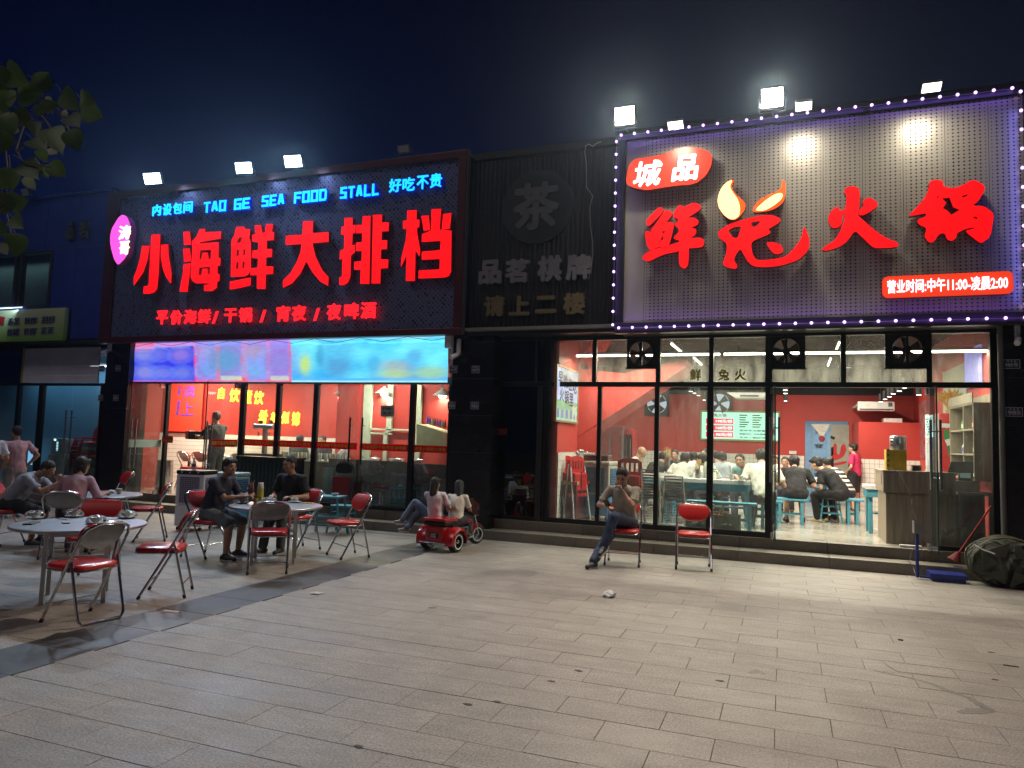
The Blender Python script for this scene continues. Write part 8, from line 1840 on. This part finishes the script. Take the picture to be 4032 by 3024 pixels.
# air conditioners, fans, ceiling things
p, q = F(3378, 1580, BW-.3), F(3524, 1620, BW-.3); t = thing('air_conditioner', 'white wall air conditioner above the red partition', 'air conditioner', p); ay = BW-.25; ay = 17.95
p, q = F(3378, 1580, ay), F(3524, 1619, ay); MB().bbox(p.x, ay, q.z, q.x, ay+.22, p.z, .03).build('housing', M_china2, t); MB().box(p.x+.03, ay-.004, q.z+.02, q.x-.03, ay+.001, q.z+.05).build('air_slot', M_gpl, t); MB().box(q.x-.13, ay-.005, q.z+.10, q.x-.05, ay-.001, p.z-.02).build('energy_label', M_mg, t)
MB().box(p.x, ay+.221, p.z-.1, q.x, BW, p.z-.05).build('pipe_cover', M_china2, t)
ay = 15.2; p, q = F(2862, 1545, ay), F(3040, 1566, ay); t = thing('ceiling_air_conditioner', 'pale ceiling-hung air conditioner above the menu board', 'air conditioner', p); MB().prism([(p.x, p.z), (q.x, p.z), (q.x-.12, q.z), (p.x+.16, q.z)], lambda u, v, w4: V((u, ay+w4, v)), .6).build('housing', M_china2, t); MB().box(p.x+.25, ay-.01, q.z+.02, q.x-.25, ay-.002, q.z+.05).build('air_slot', M_gpl, t)
for a in (p.x+.2, q.x-.2): MB().cyl((a, ay+.3, p.z), (a, ay+.3, 3.7), .008, n=5).build('hanger', M_black, t)
for px_, py_, lab in ((2587, 1590, 'wall fan at the rear left of the menu board'), (2832, 1590, 'wall fan right above the menu board')):
    c = F(px_, py_, BW-.02); t = thing('wall_fan', lab, 'fan', c, group='square fans in the rear red wall'); r_ = .26; MB().bbox(c.x-.33, BW-.05, c.z-.33, c.x+.33, BW-.02, c.z+.28, .01).build('frame', M_black, t); MB().cyl((c.x, BW-.0505, c.z), (c.x, BW-.056, c.z), r_, n=28).build('opening', emit('fan_opening_light', (.5, .62, .78), .55, False), t)
    for k in range(4): a = k*pi/2+.4; MB().prism([(c.x+.05*cos(a), c.z+.05*sin(a)), (c.x+r_*cos(a-.1), c.z+r_*sin(a-.1)), (c.x+r_*cos(a+.62), c.z+r_*sin(a+.62)), (c.x+.05*cos(a+1), c.z+.05*sin(a+1))], lambda u, v, w4: V((u, BW-.075+w4, v)), .008).build('blade', M_black, t)
    MB().cyl((c.x, BW-.058, c.z), (c.x, BW-.10, c.z), .06, n=12).build('hub', M_black, t)
yl = thing('glass_lettering', 'worn yellow-green characters stuck on the upper hotpot glass', 'lettering', F(2900, 1480, GY)); M_yg = mat('yellow_green_film', (.42, .45, .02), .5)
for ch, a in (('鲜', 2738), ('兔', 2850), ('火', 2915), ('锅', 2985)):
    if ch != '锅': q = pxbox(a-22, 1452, a+22, 1498, GY); lettering('character', ch, M_yg, yl, facade_T(*q, GY+.016), bold=.03, depth=.003)
# kitchen door things
t = thing('door_curtain', 'white curtain tied in a knot over the kitchen doorway', 'curtain', (.6, BW, 2.2)); cxs = [F(*c, BW-.02) for c in ((3192, 1670), (3270, 1670), (3252, 1700), (3240, 1722), (3232, 1722), (3218, 1700))]
MB().prism([(p.x, p.z) for p in cxs], lambda u, v, w4: V((u, BW-.03-.02*sin(u*70)+w4, v)), .02).build('cloth', mat('curtain_white', (.74, .73, .68), .8), t); k_p = F(3236, 1728, BW-.04); MB().sph(k_p, (.07, .05, .08), 12, 8).build('knot', mat('curtain_red_knot', (.4, .05, .05), .8), t)
a, b_ = F(3270, 1672, BW-.03), F(3345, 1960, BW-.03); t = thing('painted_door_panel', 'grey kitchen door with big red brush painting', 'door', (a.x, BW, FL)); MB().bbox(a.x, BW-.03, .32, b_.x, BW-.01, a.z, .004).build('panel', mat('grey_wood_panel', (.36, .37, .32), .6), t)
MBr = mat('red_brush_paint', (.55, .03, .03), .6); Z_ = lambda *q: [(lambda p: (p.x, p.z))(F(c[0], c[1], BW-.04)) for c in q]
for lp in (Z_((3272, 1808), (3284, 1742), (3296, 1752), (3294, 1786), (3306, 1792), (3312, 1752), (3326, 1748), (3334, 1770), (3322, 1798), (3296, 1812)), Z_((3276, 1826), (3330, 1814), (3336, 1824), (3282, 1836)), Z_((3292, 1856), (3312, 1852), (3322, 1870), (3302, 1880))): MB().prism(smooth_loop(lp), lambda u, v, w4: V((u, BW-.034+w4, v)), .003).build('brush_stroke', MBr, t)
for lp in (Z_((3270, 1715), (3290, 1722), (3284, 1732), (3270, 1726)), Z_((3272, 1762), (3282, 1760), (3282, 1792), (3272, 1796)), Z_((3272, 1806), (3283, 1804), (3283, 1838), (3272, 1842))): MB().prism(lp, lambda u, v, w4: V((u, BW-.034+w4, v)), .003).build('black_stroke', M_black, t)
t = thing('kitchen_shelf', 'steel kitchen shelf with pots seen through the doorway', 'shelf', (.6, 20.6, FL)); x0 = F(3195, 1800, 20.6).x
for k in range(5): MB().box(x0, 20.5, FL+.2+k*.38, x0+.35, 20.9, FL+.215+k*.38).build('shelf_board', M_steel, t); MB().lathe((x0+.18, 20.6, FL+.216+k*.38), [(.08, 0), (.12, .10), (.115, .10)], 14).build('pot', M_steel, t, smooth=True)
for a in (0, .34): MB().box(x0+a, 20.49, FL, x0+a+.015, 20.505, 2.2).build('upright', M_steel, t)
p, q = F(3107, 1775, BW-.012), F(3136, 1788, BW-.012); o = MB().bbox(p.x, BW-.035, q.z, q.x, BW-.021, p.z, .003).build('socket_plate', M_china2); tag(o, 'white double switch plate at the tile edge of the rear wall', 'switch')
o = tag(MB().bbox(F(3480, 1800, 18.2).x, 18.1, 2.262, F(3552, 1800, 18.2).x, 18.5, 2.36, .01).build('folded_boxes', M_china2), 'folded white boxes on top of the red partition', 'box')
# wood counter
M_wood = mat('grey_oak_laminate', (.30, .25, .18), .45, var=.22, scale=4); M_wood2 = mat('dark_oak_laminate', (.27, .225, .175), .45, var=.3, scale=4)
def grain(m):
    t = m.node_tree; n = [x for x in t.nodes if x.type == 'TEX_NOISE'][0]; mpn = nn(t, 'ShaderNodeMapping'); mpn.inputs['Scale'].default_value = (6, 6, .35); l = n.inputs['Vector'].links[0].from_socket; t.links.new(l, mpn.inputs[0]); t.links.new(mpn.outputs[0], n.inputs['Vector'])
grain(M_wood); grain(M_wood2)
cxa, cxb, cya, cyb = 1.40, 2.28, 11.80, 12.75; CT = 1.352
t = thing('wood_counter', 'grey oak reception counter right of the hotpot doorway', 'counter', (cxa, cya, FL))
MB().box(cxa+.012, cya+.012, FL, cxb, cyb, CT-.32).build('core', M_wood2, t); MB().bbox(cxa, cya, FL, cxb+.0, cya+.011, CT-.33, .002).build('front_panel', M_wood2, t); MB().bbox(cxa, cya+.0115, FL, cxa+.011, cyb, CT-.33, .002).build('side_panel', M_wood, t)
MB().bbox(cxa-.035, cya-.03, CT-.32, cxb, cya+.012, CT-.03, .003).build('upper_front', M_wood2, t); MB().bbox(cxa-.035, cya+.013, CT-.32, cxa+.012, cyb, CT-.03, .003).build('upper_side', M_wood, t); MB().bbox(cxa-.045, cya-.04, CT-.03, cxb+.02, cya+.35, CT, .004).build('counter_top', M_wood2, t)
MB().bbox(cxa-.045, cya+.351, CT-.03, cxa+.3, cyb, CT, .004).build('counter_top', M_wood, t); MB().box(cxa-.038, cya+.12, CT-.22, cxa-.036, cya+.22, CT-.06).build('sticker', M_gpl, t)
a, b_ = F(3488, 1850, 11.95), F(3568, 1773, 11.95); t = thing('yellow_box', 'mustard yellow carton on the wood counter', 'box', (a.x, 11.95, CT)); MB().bbox(a.x, 11.9, CT+.001, b_.x, 12.12, b_.z, .006).build('carton', mat('mustard_carton', (.42, .30, .015), .5), t)
for k in range(4): MB().box(a.x+.012, 11.896, CT+.05+k*.075, a.x+.045, 11.899, CT+.085+k*.075).build('printed_mark', M_gpl, t)
t = thing('speaker', 'grey rounded speaker standing on the mustard carton', 'speaker', (b_.x, 12.0, b_.z)); c0 = F(3536, 1770, 12.0).x; zt = F(3536, 1716, 12.).z; MB().lathe((c0, 12.0, b_.z+.001), [(.105, 0), (.112, .015), (.112, zt-b_.z-.02), (.10, zt-b_.z)], 26).build('speaker_body', M_steel, t, smooth=True)
for k in range(3): MB().cyl((c0-.09, 11.925, b_.z+.07+k*.05), (c0-.10, 11.915, b_.z+.07+k*.05), .012, n=8).build('knob', M_black, t)
t = thing('plate_stack', 'stack of black plates on the wood counter', 'plates', (F(3608, 1830, 12.0).x, 12.0, CT)); 
for k in range(6): MB().lathe((0, 0, .001+k*.014), [(.05, 0), (.075, .008), (.076, .012), (.05, .006)], 20).build('plate', M_black, t, smooth=True, **K_)
# cashier desk
dx0, dx1 = 2.30, 2.74; t = thing('cashier_desk', 'dark grey cashier desk behind the right glass', 'desk', (dx0, 12.0, FL)); dz = F(3800, 1935, 12.0).z; MB().bbox(dx0, 11.75, dz-.04, dx1, 12.3, dz, .005).build('desk_top', mat('slate_laminate', (.14, .15, .15), .4), t); MB().box(dx0+.02, 12.2, FL, dx1-.02, 12.24, dz-.041).build('modesty_panel', mat('slate_laminate', (.14, .15, .15), .4), t)
for a in (dx0+.02, dx1-.06): MB().box(a, 11.78, FL, a+.04, 11.82, dz-.041).build('leg', M_gpl, t)
q0, q1 = F(3756, 1922, 11.95), F(3850, 1896, 11.95); o = MB().bbox(q0.x, 11.85, dz+.001, q1.x, 12.15, q1.z, .006).build('cash_drawer', mat('drawer_grey', (.24, .24, .23), .4)); tag(o, 'grey cash drawer on the cashier desk', 'cash drawer')
t = thing('till_screen', 'black tilted till screen seen from behind on the cash drawer', 'screen', (F(3795, 1850, 11.95).x, 11.95, q1.z)); sc_ = [F(*c, 11.9) for c in ((3745, 1818), (3852, 1818), (3842, 1862), (3728, 1862))]; MB().prism([(p.x, p.z) for p in sc_], lambda u, v, w4: V((u, 11.9+w4+(v-1.5)*.3, v)), .025).build('screen_back', M_black, t); e_ = [F(*c, 11.95) for c in ((3778, 1858), (3826, 1858), (3838, 1898), (3770, 1898))]; MB().prism([(p.x, p.z) for p in e_], lambda u, v, w4: V((u, 11.93+w4, v)), .04).build('stand', M_black, t)
MB().box(F(3780, 1870, 11.9).x, 11.895, F(3800, 1882, 11.9).z, F(3822, 1870, 11.9).x, 11.9, F(3800, 1860, 11.9).z).build('rear_display', emit('dim_display', (.25, .33, .30), .35, False), t)
# red drinks cabinet, wheat, shelves on the right
RY = 13.6; a, b_ = F(3700, 1626, RY), F(3822, 1815, RY); t = thing('drinks_cabinet', 'red drinks cabinet with white slogan and green bottle print', 'cabinet', (a.x, RY, FL)); MB().bbox(a.x, RY, FL, b_.x, RY+.5, a.z, .01).build('cabinet', mat('cabinet_red', (.52, .025, .02), .4), t); MB().bbox(a.x-.14, RY+.05, FL, a.x-.002, RY+.45, a.z-.01, .01).build('side_panel', M_china2, t)
Wc = lambda a, b2, c, d: pxbox(3600+a/3.317, 1500+b2/3.317, 3600+c/3.317, 1500+d/3.317, RY)
for s_, q in (('够兄弟', (490, 490, 705, 605)), ('够懂你', (495, 620, 708, 738))): lettering('lettering', s_, M_china, t, facade_T(*Wc(*q), RY-.012), bold=.03, depth=.008)
bo = [(lambda p: (p.x, p.z))(F(3600+c[0]/3.317, 1500+c[1]/3.317, RY)) for c in ((380, 690), (400, 630), (440, 635), (455, 700), (490, 860), (490, 1000), (465, 1000), (430, 870), (385, 730))]; MB().prism(smooth_loop(bo), lambda u, v, w4: V((u, RY-.008+w4, v)), .004).build('bottle_print', mat('bottle_print_green', (.015, .20, .04), .4), t)
lb = [(lambda p: (p.x, p.z))(F(3600+c[0]/3.317, 1500+c[1]/3.317, RY)) for c in ((395, 770), (470, 750), (490, 830), (430, 850))]; MB().prism(lb, lambda u, v, w4: V((u, RY-.012+w4, v)), .003).build('label_print', M_china, t)
MB().box(*[F(3707, 1656, RY).x, RY-.006, F(3740, 1684, RY).z, F(3740, 1656, RY).x, RY-.002, F(3740, 1668, RY).z]).build('sticker', M_china, t)
wh = thing('wheat_bouquet', 'golden dried wheat bunch in a pot on the red cabinet', 'dried flowers', V(((a.x+b_.x)/2-.02, RY+.15, a.z))); MB().lathe((0, 0, 0), [(.08, 0), (.09, .06), (.085, .06)], 16).build('pot', mat('wheat_pot', (.30, .28, .12), .6), wh, smooth=True, **K_)
mb = MB(); r = random.Random(2)
for k in range(150):
    az = r.uniform(0, 6.28); el = r.random()**.6*.85; L_ = r.uniform(.28, .40); d = V((sin(el)*cos(az), sin(el)*sin(az)*.7, cos(el))); p0 = V((r.uniform(-.04, .04), r.uniform(-.03, .03), .04)); p1 = p0+d*L_*.72; p2_ = p0+d*L_; mb.tube([p0, p1], .0022, 3); mb.tube([p1, p1.lerp(p2_, .5), p2_], [.004, .010, .003], 4)
tag(mb.build('wheat_ears', mat('golden_wheat', (.62, .32, .03), .6), wh, **K_), kind='stuff')
mb = MB()
for k in range(60):
    az = r.uniform(-.6, .9); el = r.uniform(.5, 1.3); d = V((sin(el)*cos(az), sin(el)*sin(az), cos(el))); p0 = V((.13, .04, .03)); mb.tube([p0, p0+d*.16, p0+d*.30+V((r.uniform(-.03, .03), 0, r.uniform(-.03, .03)))], .0022, 3)
tw = thing('dry_twigs', 'dark dry twigs beside the wheat bunch', 'dried flowers', wh.location+V((.05, .0, .0))); tag(mb.build('twigs', mat('dark_twigs', (.07, .05, .035), .7), tw, **K_), kind='stuff')
SX = 2.775; sy0, sy1 = 11.75, 13.3; t = thing('wall_shelf', 'oak wall shelf with bottles on the right side wall', 'shelf', (SX, sy0, 1.2)); zs = [F(3870, q, 11.8).z for q in (1888, 1788, 1688, 1585)]; zt = F(3870, 1545, 11.8).z
MB().box(2.765, sy0, zs[0]-.02, 2.778, sy1, zt).build('back_board', M_wood, t); D0 = 2.50
for z_ in zs: MB().bbox(D0, sy0, z_-.025, 2.764, sy1, z_, .003).build('shelf_board', M_wood, t)
MB().bbox(D0-.012, sy0, zs[3]+.001, D0, sy1, zt, .003).build('pelmet', M_wood, t)
for y_ in (sy0, 12.35, sy1-.03): 
    for za, zb3 in zip(zs, zs[1:]): MB().box(D0, y_, za+.001, 2.764, y_+.03, zb3-.026).build('upright', M_wood, t)
r = random.Random(8); k = 0
bn = [('dark bottle with yellow label', (.02, .02, .02), (.6, .5, .02)), ('green bottle', (.05, .22, .05), (.6, .7, .5)), ('pale green bottle', (.25, .40, .15), (.1, .3, .1)), ('dark wine bottle', (.02, .015, .02), (.5, .45, .35)), ('brown bottle', (.10, .04, .02), (.6, .55, .4)), ('red tin', (.35, .02, .02), (.6, .5, .4)), ('clear bottle', (.40, .42, .38), (.1, .1, .4)), ('second red tin', (.35, .02, .02), (.6, .55, .4))]
for j, z_ in enumerate(zs[:3]):
    for i, yy in enumerate((11.9, 12.1, 12.55, 12.8)):
        nm, c1, c2 = bn[(j*3+i) % 8]; p = V((D0+.10, yy, z_+.001)); bt_ = thing('shelf_bottle', '%s on the %s shelf, %s from the glass' % (nm, ('lowest', 'middle', 'upper')[j], ('first', 'second', 'third', 'fourth')[i]), 'bottle', p, group='bottles and tins on the oak wall shelf'); h = r.uniform(.17, .24)
        MB().lathe((0, 0, 0), [(.036, 0), (.038, h*.55), (.016, h*.8), (.014, h), (.012, h)] if 'tin' not in nm else [(.045, 0), (.045, h*.7), (.04, h*.72)], 14).build('bottle_body', mat('shelfware_%d' % ((j*3+i) % 8), c1, .2), bt_, smooth=True, **K_); MB().lathe((0, 0, .03), [(.0388 if 'tin' not in nm else .0458, 0), (.0388 if 'tin' not in nm else .0458, .06)], 14).build('bottle_label', mat('shelfware_label_%d' % ((j*3+i) % 8), c2, .5), bt_, **K_)
pst = thing('wall_poster', 'pale calligraphy panel on the right wall beyond the wheat', 'poster', (2.77, 14.0, 2.2)); MB().bbox(2.755, 13.4, 1.9, 2.779, 15.2, 3.1, .004).build('sheet', mat('pale_panel', (.42, .43, .36), .6), pst)
ps2 = thing('light_box', 'lit blue and white poster high on the right wall', 'light box', (2.77, 12.6, 2.8)); MB().bbox(2.72, 12.4, 2.66, 2.762, 13.3, 3.25, .005).build('lit_face', emit('violet_blue_face', (.30, .32, .95), .7, False), ps2)
ps3 = thing('wall_poster', 'dark food photo poster on the partition return', 'poster', (2.7, 16.5, 2.)); MB().bbox(2.75, 16.2, 1.5, 2.779, 17.6, 2.7, .005).build('sheet', mat('food_photo', (.30, .10, .12), .4, var=.6, scale=6), ps3)
# ================================================================ tricycle
M_tr = mat('tricycle_red', (.42, .008, .012), .22, coat=.6, var=.05)
t = thing('toy_motor_tricycle', 'red toy motor tricycle with whitewall wheels under the two children', 'tricycle', (-4.62, 9.58, 0), radians(-8)); M_ty = mat('tyre', (.018, .018, .018), .6); M_ww = mat('whitewall', (.62, .62, .60), .5)
def wheel(x, y, r, w2, par, steer=0.):
    R_ = Matrix.Rotation(radians(steer), 4, 'Z'); T_ = Matrix.Translation((x, y, r)) @ R_ @ Matrix.Rotation(pi/2, 4, 'Y'); n = 28
    def ringm(prof): 
        mb = MB(); vs = [T_ @ V((p*cos(2*pi*j/n), p*sin(2*pi*j/n), q)) for p, q in prof for j in range(n)]; m = len(prof); fs = [(i*n+j, i*n+(j+1) % n, ((i+1) % m)*n+(j+1) % n, ((i+1) % m)*n+j) for i in range(m) for j in range(n)]; return mb.add(vs, fs)
    wo_ = ringm([(r*.62, -w2*.5), (r*.80, -w2*.56), (r*.95, -w2*.46), (r, -w2*.25), (r, w2*.25), (r*.95, w2*.46), (r*.80, w2*.56), (r*.62, w2*.5)]).build('wheel', M_ty, par, smooth=True, **K_)
    for s_ in (-1, 1): ringm([(r*.62, s_*w2*.50), (r*.62, s_*w2*.545), (r*.74, s_*w2*.565), (r*.74, s_*w2*.52)]).build('whitewall', M_ww, wo_, smooth=True, **K_)
    mb = MB(); mb.add([T_ @ V(p) for p in []], []); 
    for k in range(7): a = 2*pi*k/7; mb.tube([T_ @ V((0, 0, 0)), T_ @ V((r*.64*cos(a), r*.64*sin(a), 0))], .010, 5)
    mb.sph(T_ @ V((0, 0, 0)), (w2*.6, .035, .035), 12, 8).build('hub_and_spokes', M_chrome, wo_, smooth=True, **K_)
wheel(.24, 0, .145, .10, t); wheel(-.24, 0, .145, .10, t); wheel(.02, .92, .145, .08, t, -15)
for s_ in (-1, 1):
    mb = MB(); n = 14; prof = [(-.085, 0), (-.07, .035), (0, .05), (.07, .035), (.085, 0)]
    vs = []; 
    for i in range(n+1):
        a = radians(-12+204*i/n)
        for q, dr in prof: vs.append(V((s_*.24+q, cos(a)*(.165+dr), .145+sin(a)*(.165+dr))))
    m = len(prof); fs = [(i*m+j, i*m+j+1, (i+1)*m+j+1, (i+1)*m+j) for i in range(n) for j in range(m-1)]; mb.add(vs, fs).build('mudguard', M_tr, t, smooth=True, **K_)
MB().bbox(-.155, -.20, .13, .155, -.02, .36, .015).build('rear_box', M_tr, t, **K_); MB().bbox(-.19, -.20, .37, .19, .14, .43, .02).build('top_case', M_black, t, **K_); MB().bbox(-.20, -.22, .431, .20, .13, .475, .02).build('case_lid', M_tr, t, **K_)
MB().bbox(-.07, -.214, .20, .07, -.205, .27, .004).build('licence_plate', M_black, t, **K_)
pl = [x for x in t.children if x.name.startswith('licence_plate')]
for s_, za in (('ABM', .238), ('5785', .207)): 
    o = lettering('plate_lettering', s_, M_wh, t, lambda u, v, w4, za=za: V((-.045+.09*u, -.2175+w4, za+.024*v)), bold=.02, depth=.002); o.location = (0, 0, 0)
MB().tube([(-.22, -.225, .13), (.22, -.225, .13)], .008, 6).build('rear_bumper', M_chrome, t, smooth=True, **K_)
for s_ in (-1, 1): MB().sph((s_*.175, -.215, .33), (.026, .02, .026), 10, 8).build('tail_light', mat('tail_lens', (.45, .03, .02), .2), t, smooth=True, **K_)
MB().bbox(-.10, .12, .33, .10, .55, .38, .02).build('seat', M_black, t, **K_); MB().sph((0, .64, .38), (.085, .15, .075), 16, 10).build('fuel_tank', M_tr, t, smooth=True, **K_)
MB().bbox(-.075, .30, .13, .075, .62, .30, .02).build('engine_block', M_gpl, t, **K_); MB().cyl((.078, .52, .23), (.115, .52, .23), .05, n=18).build('air_filter', M_chrome, t, smooth=True, **K_); MB().tube([(.09, .50, .16), (.12, .30, .12), (.13, .05, .12), (.13, -.12, .13)], .018, 8).build('exhaust_pipe', M_chrome, t, smooth=True, **K_)
MB().tube([(0, .72, .44), (0, .60, .13), (0, .1, .14)], .018, 8).build('frame_tube', M_black, t, smooth=True, **K_)
for s_ in (-1, 1): MB().tube([(s_*.05+.02, .92, .145), (s_*.05, .80, .50)], .010, 8).build('fork', M_chrome, t, smooth=True, **K_)
MB().tube([(-.24, .60, .56), (-.18, .68, .60), (-.05, .78, .53), (.05, .78, .53), (.18, .68, .60), (.24, .60, .56)], .009, 8).build('handlebar', M_chrome, t, smooth=True, **K_)
for s_ in (-1, 1): MB().cyl((s_*.24, .60, .56), (s_*.27, .555, .54), .015, n=8).build('grip', M_black, t, smooth=True, **K_)
MB().sph((.01, .88, .46), (.05, .04, .05), 14, 10).build('headlight', M_chrome, t, smooth=True, **K_)
mb = MB(); vs = []
for i in range(13):
    a = radians(20+140*i/12)
    for q, dr in ((-.055, 0), (0, .02), (.055, 0)): vs.append(V((.02+q, .92+cos(a)*(.165+dr), .145+sin(a)*(.165+dr))))
fs = [(i*3+j, i*3+j+1, (i+1)*3+j+1, (i+1)*3+j) for i in range(12) for j in range(2)]; mb.add(vs, fs).build('front_mudguard', M_tr, t, smooth=True, **K_)
MB().prism([(.62, .50), (.86, .44), (.84, .62), (.66, .72)], lambda u, v, w4: V((-.11+w4, u, v)), .22).build('front_fairing', mat('smoke_fairing', (.05, .01, .012), .3), t, **K_)
# ================================================================ branch of the tree at the upper left
LD = 2.6
def lp_(x, y, d=LD): return F(x, y, d)
br = thing('tree_branch', 'leafy branch reaching into the upper left corner', 'branch', lp_(-40, 560))
M_brk = mat('twig_bark', (.10, .08, .055), .8)
def leafmat():
    m, t = _mat('broad_leaf'); o = nn(t, 'ShaderNodeOutputMaterial'); b = nn(t, 'ShaderNodeBsdfPrincipled'); oi = nn(t, 'ShaderNodeObjectInfo'); r_ = nn(t, 'ShaderNodeMix', data_type='RGBA'); ge = nn(t, 'ShaderNodeNewGeometry')
    r_.inputs[6].default_value = (.070, .125, .035, 1); r_.inputs[7].default_value = (.13, .23, .045, 1); t.links.new(oi.outputs['Random'], r_.inputs[0]); n = nn(t, 'ShaderNodeTexNoise'); n.inputs['Scale'].default_value = 60; t.links.new(ge.outputs['Position'], n.inputs['Vector'])
    m2 = nn(t, 'ShaderNodeMix', data_type='RGBA', blend_type='MULTIPLY'); m2.inputs[0].default_value = .35; t.links.new(r_.outputs[2], m2.inputs[6]); t.links.new(n.outputs[0], m2.inputs[7])
    bk = nn(t, 'ShaderNodeMix', data_type='RGBA'); t.links.new(ge.outputs['Backfacing'], bk.inputs[0]); t.links.new(m2.outputs[2], bk.inputs[6]); bk.inputs[7].default_value = (.30, .32, .22, 1)
    t.links.new(bk.outputs[2], b.inputs['Base Color']); b.inputs['Roughness'].default_value = .5; t.links.new(b.outputs[0], o.inputs[0]); return m
M_leaf = leafmat(); R2 = lambda a, b_: (a/2.074, 250+b_/2.074)
leaves = [((100, 90), (215, 150), 100, 0), ((210, 250), (320, 260), 95, .2), ((345, 150), (395, 75), 70, .1), ((300, 170), (350, 240), 50, 0), ((395, 290), (430, 400), 32, 1), ((545, 280), (635, 370), 85, 0), ((690, 290), (770, 310), 70, .1), ((735, 400), (828, 438), 80, 0), ((580, 450), (640, 510), 72, .2), ((520, 400), (555, 430), 35, 1), ((600, 610), (640, 700), 78, 0), ((430, 580), (500, 718), 95, 0), ((170, 430), (215, 515), 65, .2), ((55, 470), (110, 570), 80, .1), ((280, 500), (290, 595), 50, .3), ((290, 640), (370, 700), 78, 0), ((340, 740), (365, 800), 45, .4), ((410, 710), (465, 740), 55, 1), ((220, 840), (300, 930), 88, 0), ((350, 860), (390, 925), 50, .3), ((455, 860), (528, 920), 68, 0), ((85, 900), (95, 1035), 65, .2), ((230, 960), (285, 1030), 58, 1), ((120, 1130), (215, 1120), 80, 0), ((30, 1130), (-20, 1230), 80, 0), ((120, 1280), (180, 1340), 65, .2), ((130, 1460), (140, 1570), 78, .5), ((20, 1500), (58, 1560), 55, 1), ((370, 350), (460, 320), 55, .4), ((60, 260), (75, 350), 60, .2), ((10, 620), (-20, 730), 80, 0), ((-20, 380), (30, 300), 70, 0), ((0, 960), (-30, 850), 70, 0), ((130, 540), (105, 570), 35, 1), ((320, 380), (380, 360), 45, .3), ((-20, 1350), (40, 1380), 70, .3), ((20, 120), (-60, 180), 90, 0)]
tw_pts = [[(-120, 700), (60, 560), (200, 480), (330, 420), (460, 360), (590, 360), (640, 330)], [(60, 560), (40, 660), (60, 860), (85, 1000)], [(330, 420), (400, 500), (430, 580)], [(200, 480), (130, 700), (180, 800), (150, 740)], [(-100, 1300), (40, 1160), (70, 1300), (90, 1400)], [(130, 720), (210, 660), (300, 690)], [(180, 800), (330, 830), (420, 850)], [(460, 360), (550, 520), (600, 620)], [(-100, 400), (60, 300), (200, 230), (330, 200)]]
mb = MB()
for k, pl_ in enumerate(tw_pts): mb.tube([lp_(*R2(*p), LD+.04+.02*sin(k)) for p in pl_], [.006-.004*i/len(pl_) for i in range(len(pl_))], 6)
mb.build('twig', M_brk, br, smooth=True)
rl = random.Random(12)
for k, (c, tip, hw, under) in enumerate(leaves):
    d = LD+rl.uniform(-.08, .10); c3_ = lp_(*R2(*c), d); t3 = lp_(*R2(*tip), d+rl.uniform(-.03, .03)); ax = (t3-c3_); L_ = ax.length*1.0; ax.normalize(); vn = (C0-c3_).normalized(); nrm = (vn+V((rl.uniform(-.5, .5), rl.uniform(-.3, .3), rl.uniform(-.4, .5)))*.5).normalized()
    if under > .9: nrm = -nrm
    sd_ = ax.cross(nrm).normalized(); nrm = sd_.cross(ax).normalized(); hw3 = 1.1*hw/2.074/FPX*(c3_-C0).dot(FW); hw3 = hw3*(1 if under < .9 else .7); Lr = max(L_, hw3*.9)
    prof = [(-1.0, 0), (-1.02, .25), (-.92, .62), (-.62, .93), (-.2, 1.0), (.25, .92), (.55, .70), (.8, .40), (.98, .14), (1.15, .0)]
    vs = []; 
    for u, hwf in prof:
        for s_ in (-1, -.5, 0, .5, 1): vs.append(c3_+ax*(Lr if u > 0 else hw3*.85)*u+sd_*hw3*hwf*s_+nrm*(hw3*(.16*abs(s_)*hwf-.10*u*u)))
    fs = [(i*5+j, i*5+j+1, (i+1)*5+j+1, (i+1)*5+j) for i in range(len(prof)-1) for j in range(4)]
    m_ = MB(); m_.add(vs, fs); lo_ = m_.build('leaf', M_leaf, br, smooth=True, fix=False)
    if under < .9:
        s0 = c3_-ax*hw3*.85; s1 = lp_(*R2(c[0]-(tip[0]-c[0])*.9-rl.uniform(0, 60), c[1]-(tip[1]-c[1])*.9-rl.uniform(10, 40)), LD+.04); MB().tube([s0, (s0+s1)/2+V((0, 0, .006)), s1], .0012, 4).build('leaf_stalk', mat('leaf_stalk', (.18, .17, .07), .6), lo_)
bpy.data.scenes.remove(_TS)
# ================================================================ thin haze box added to give the lamps a glow
m_, t_ = _mat('glow_haze'); o_ = nn(t_, 'ShaderNodeOutputMaterial'); v_ = nn(t_, 'ShaderNodeVolumePrincipled')
v_.inputs['Density'].default_value = .0006; v_.inputs['Color'].default_value = (.55, .75, 1, 1); v_.inputs['Anisotropy'].default_value = .82
t_.links.new(v_.outputs[0], o_.inputs['Volume'])
hz_ = MB().box(-92, -62, -2, 62, 42, 9).build('haze', m_); tag(hz_, kind='stuff')
cy.volume_bounces = 0
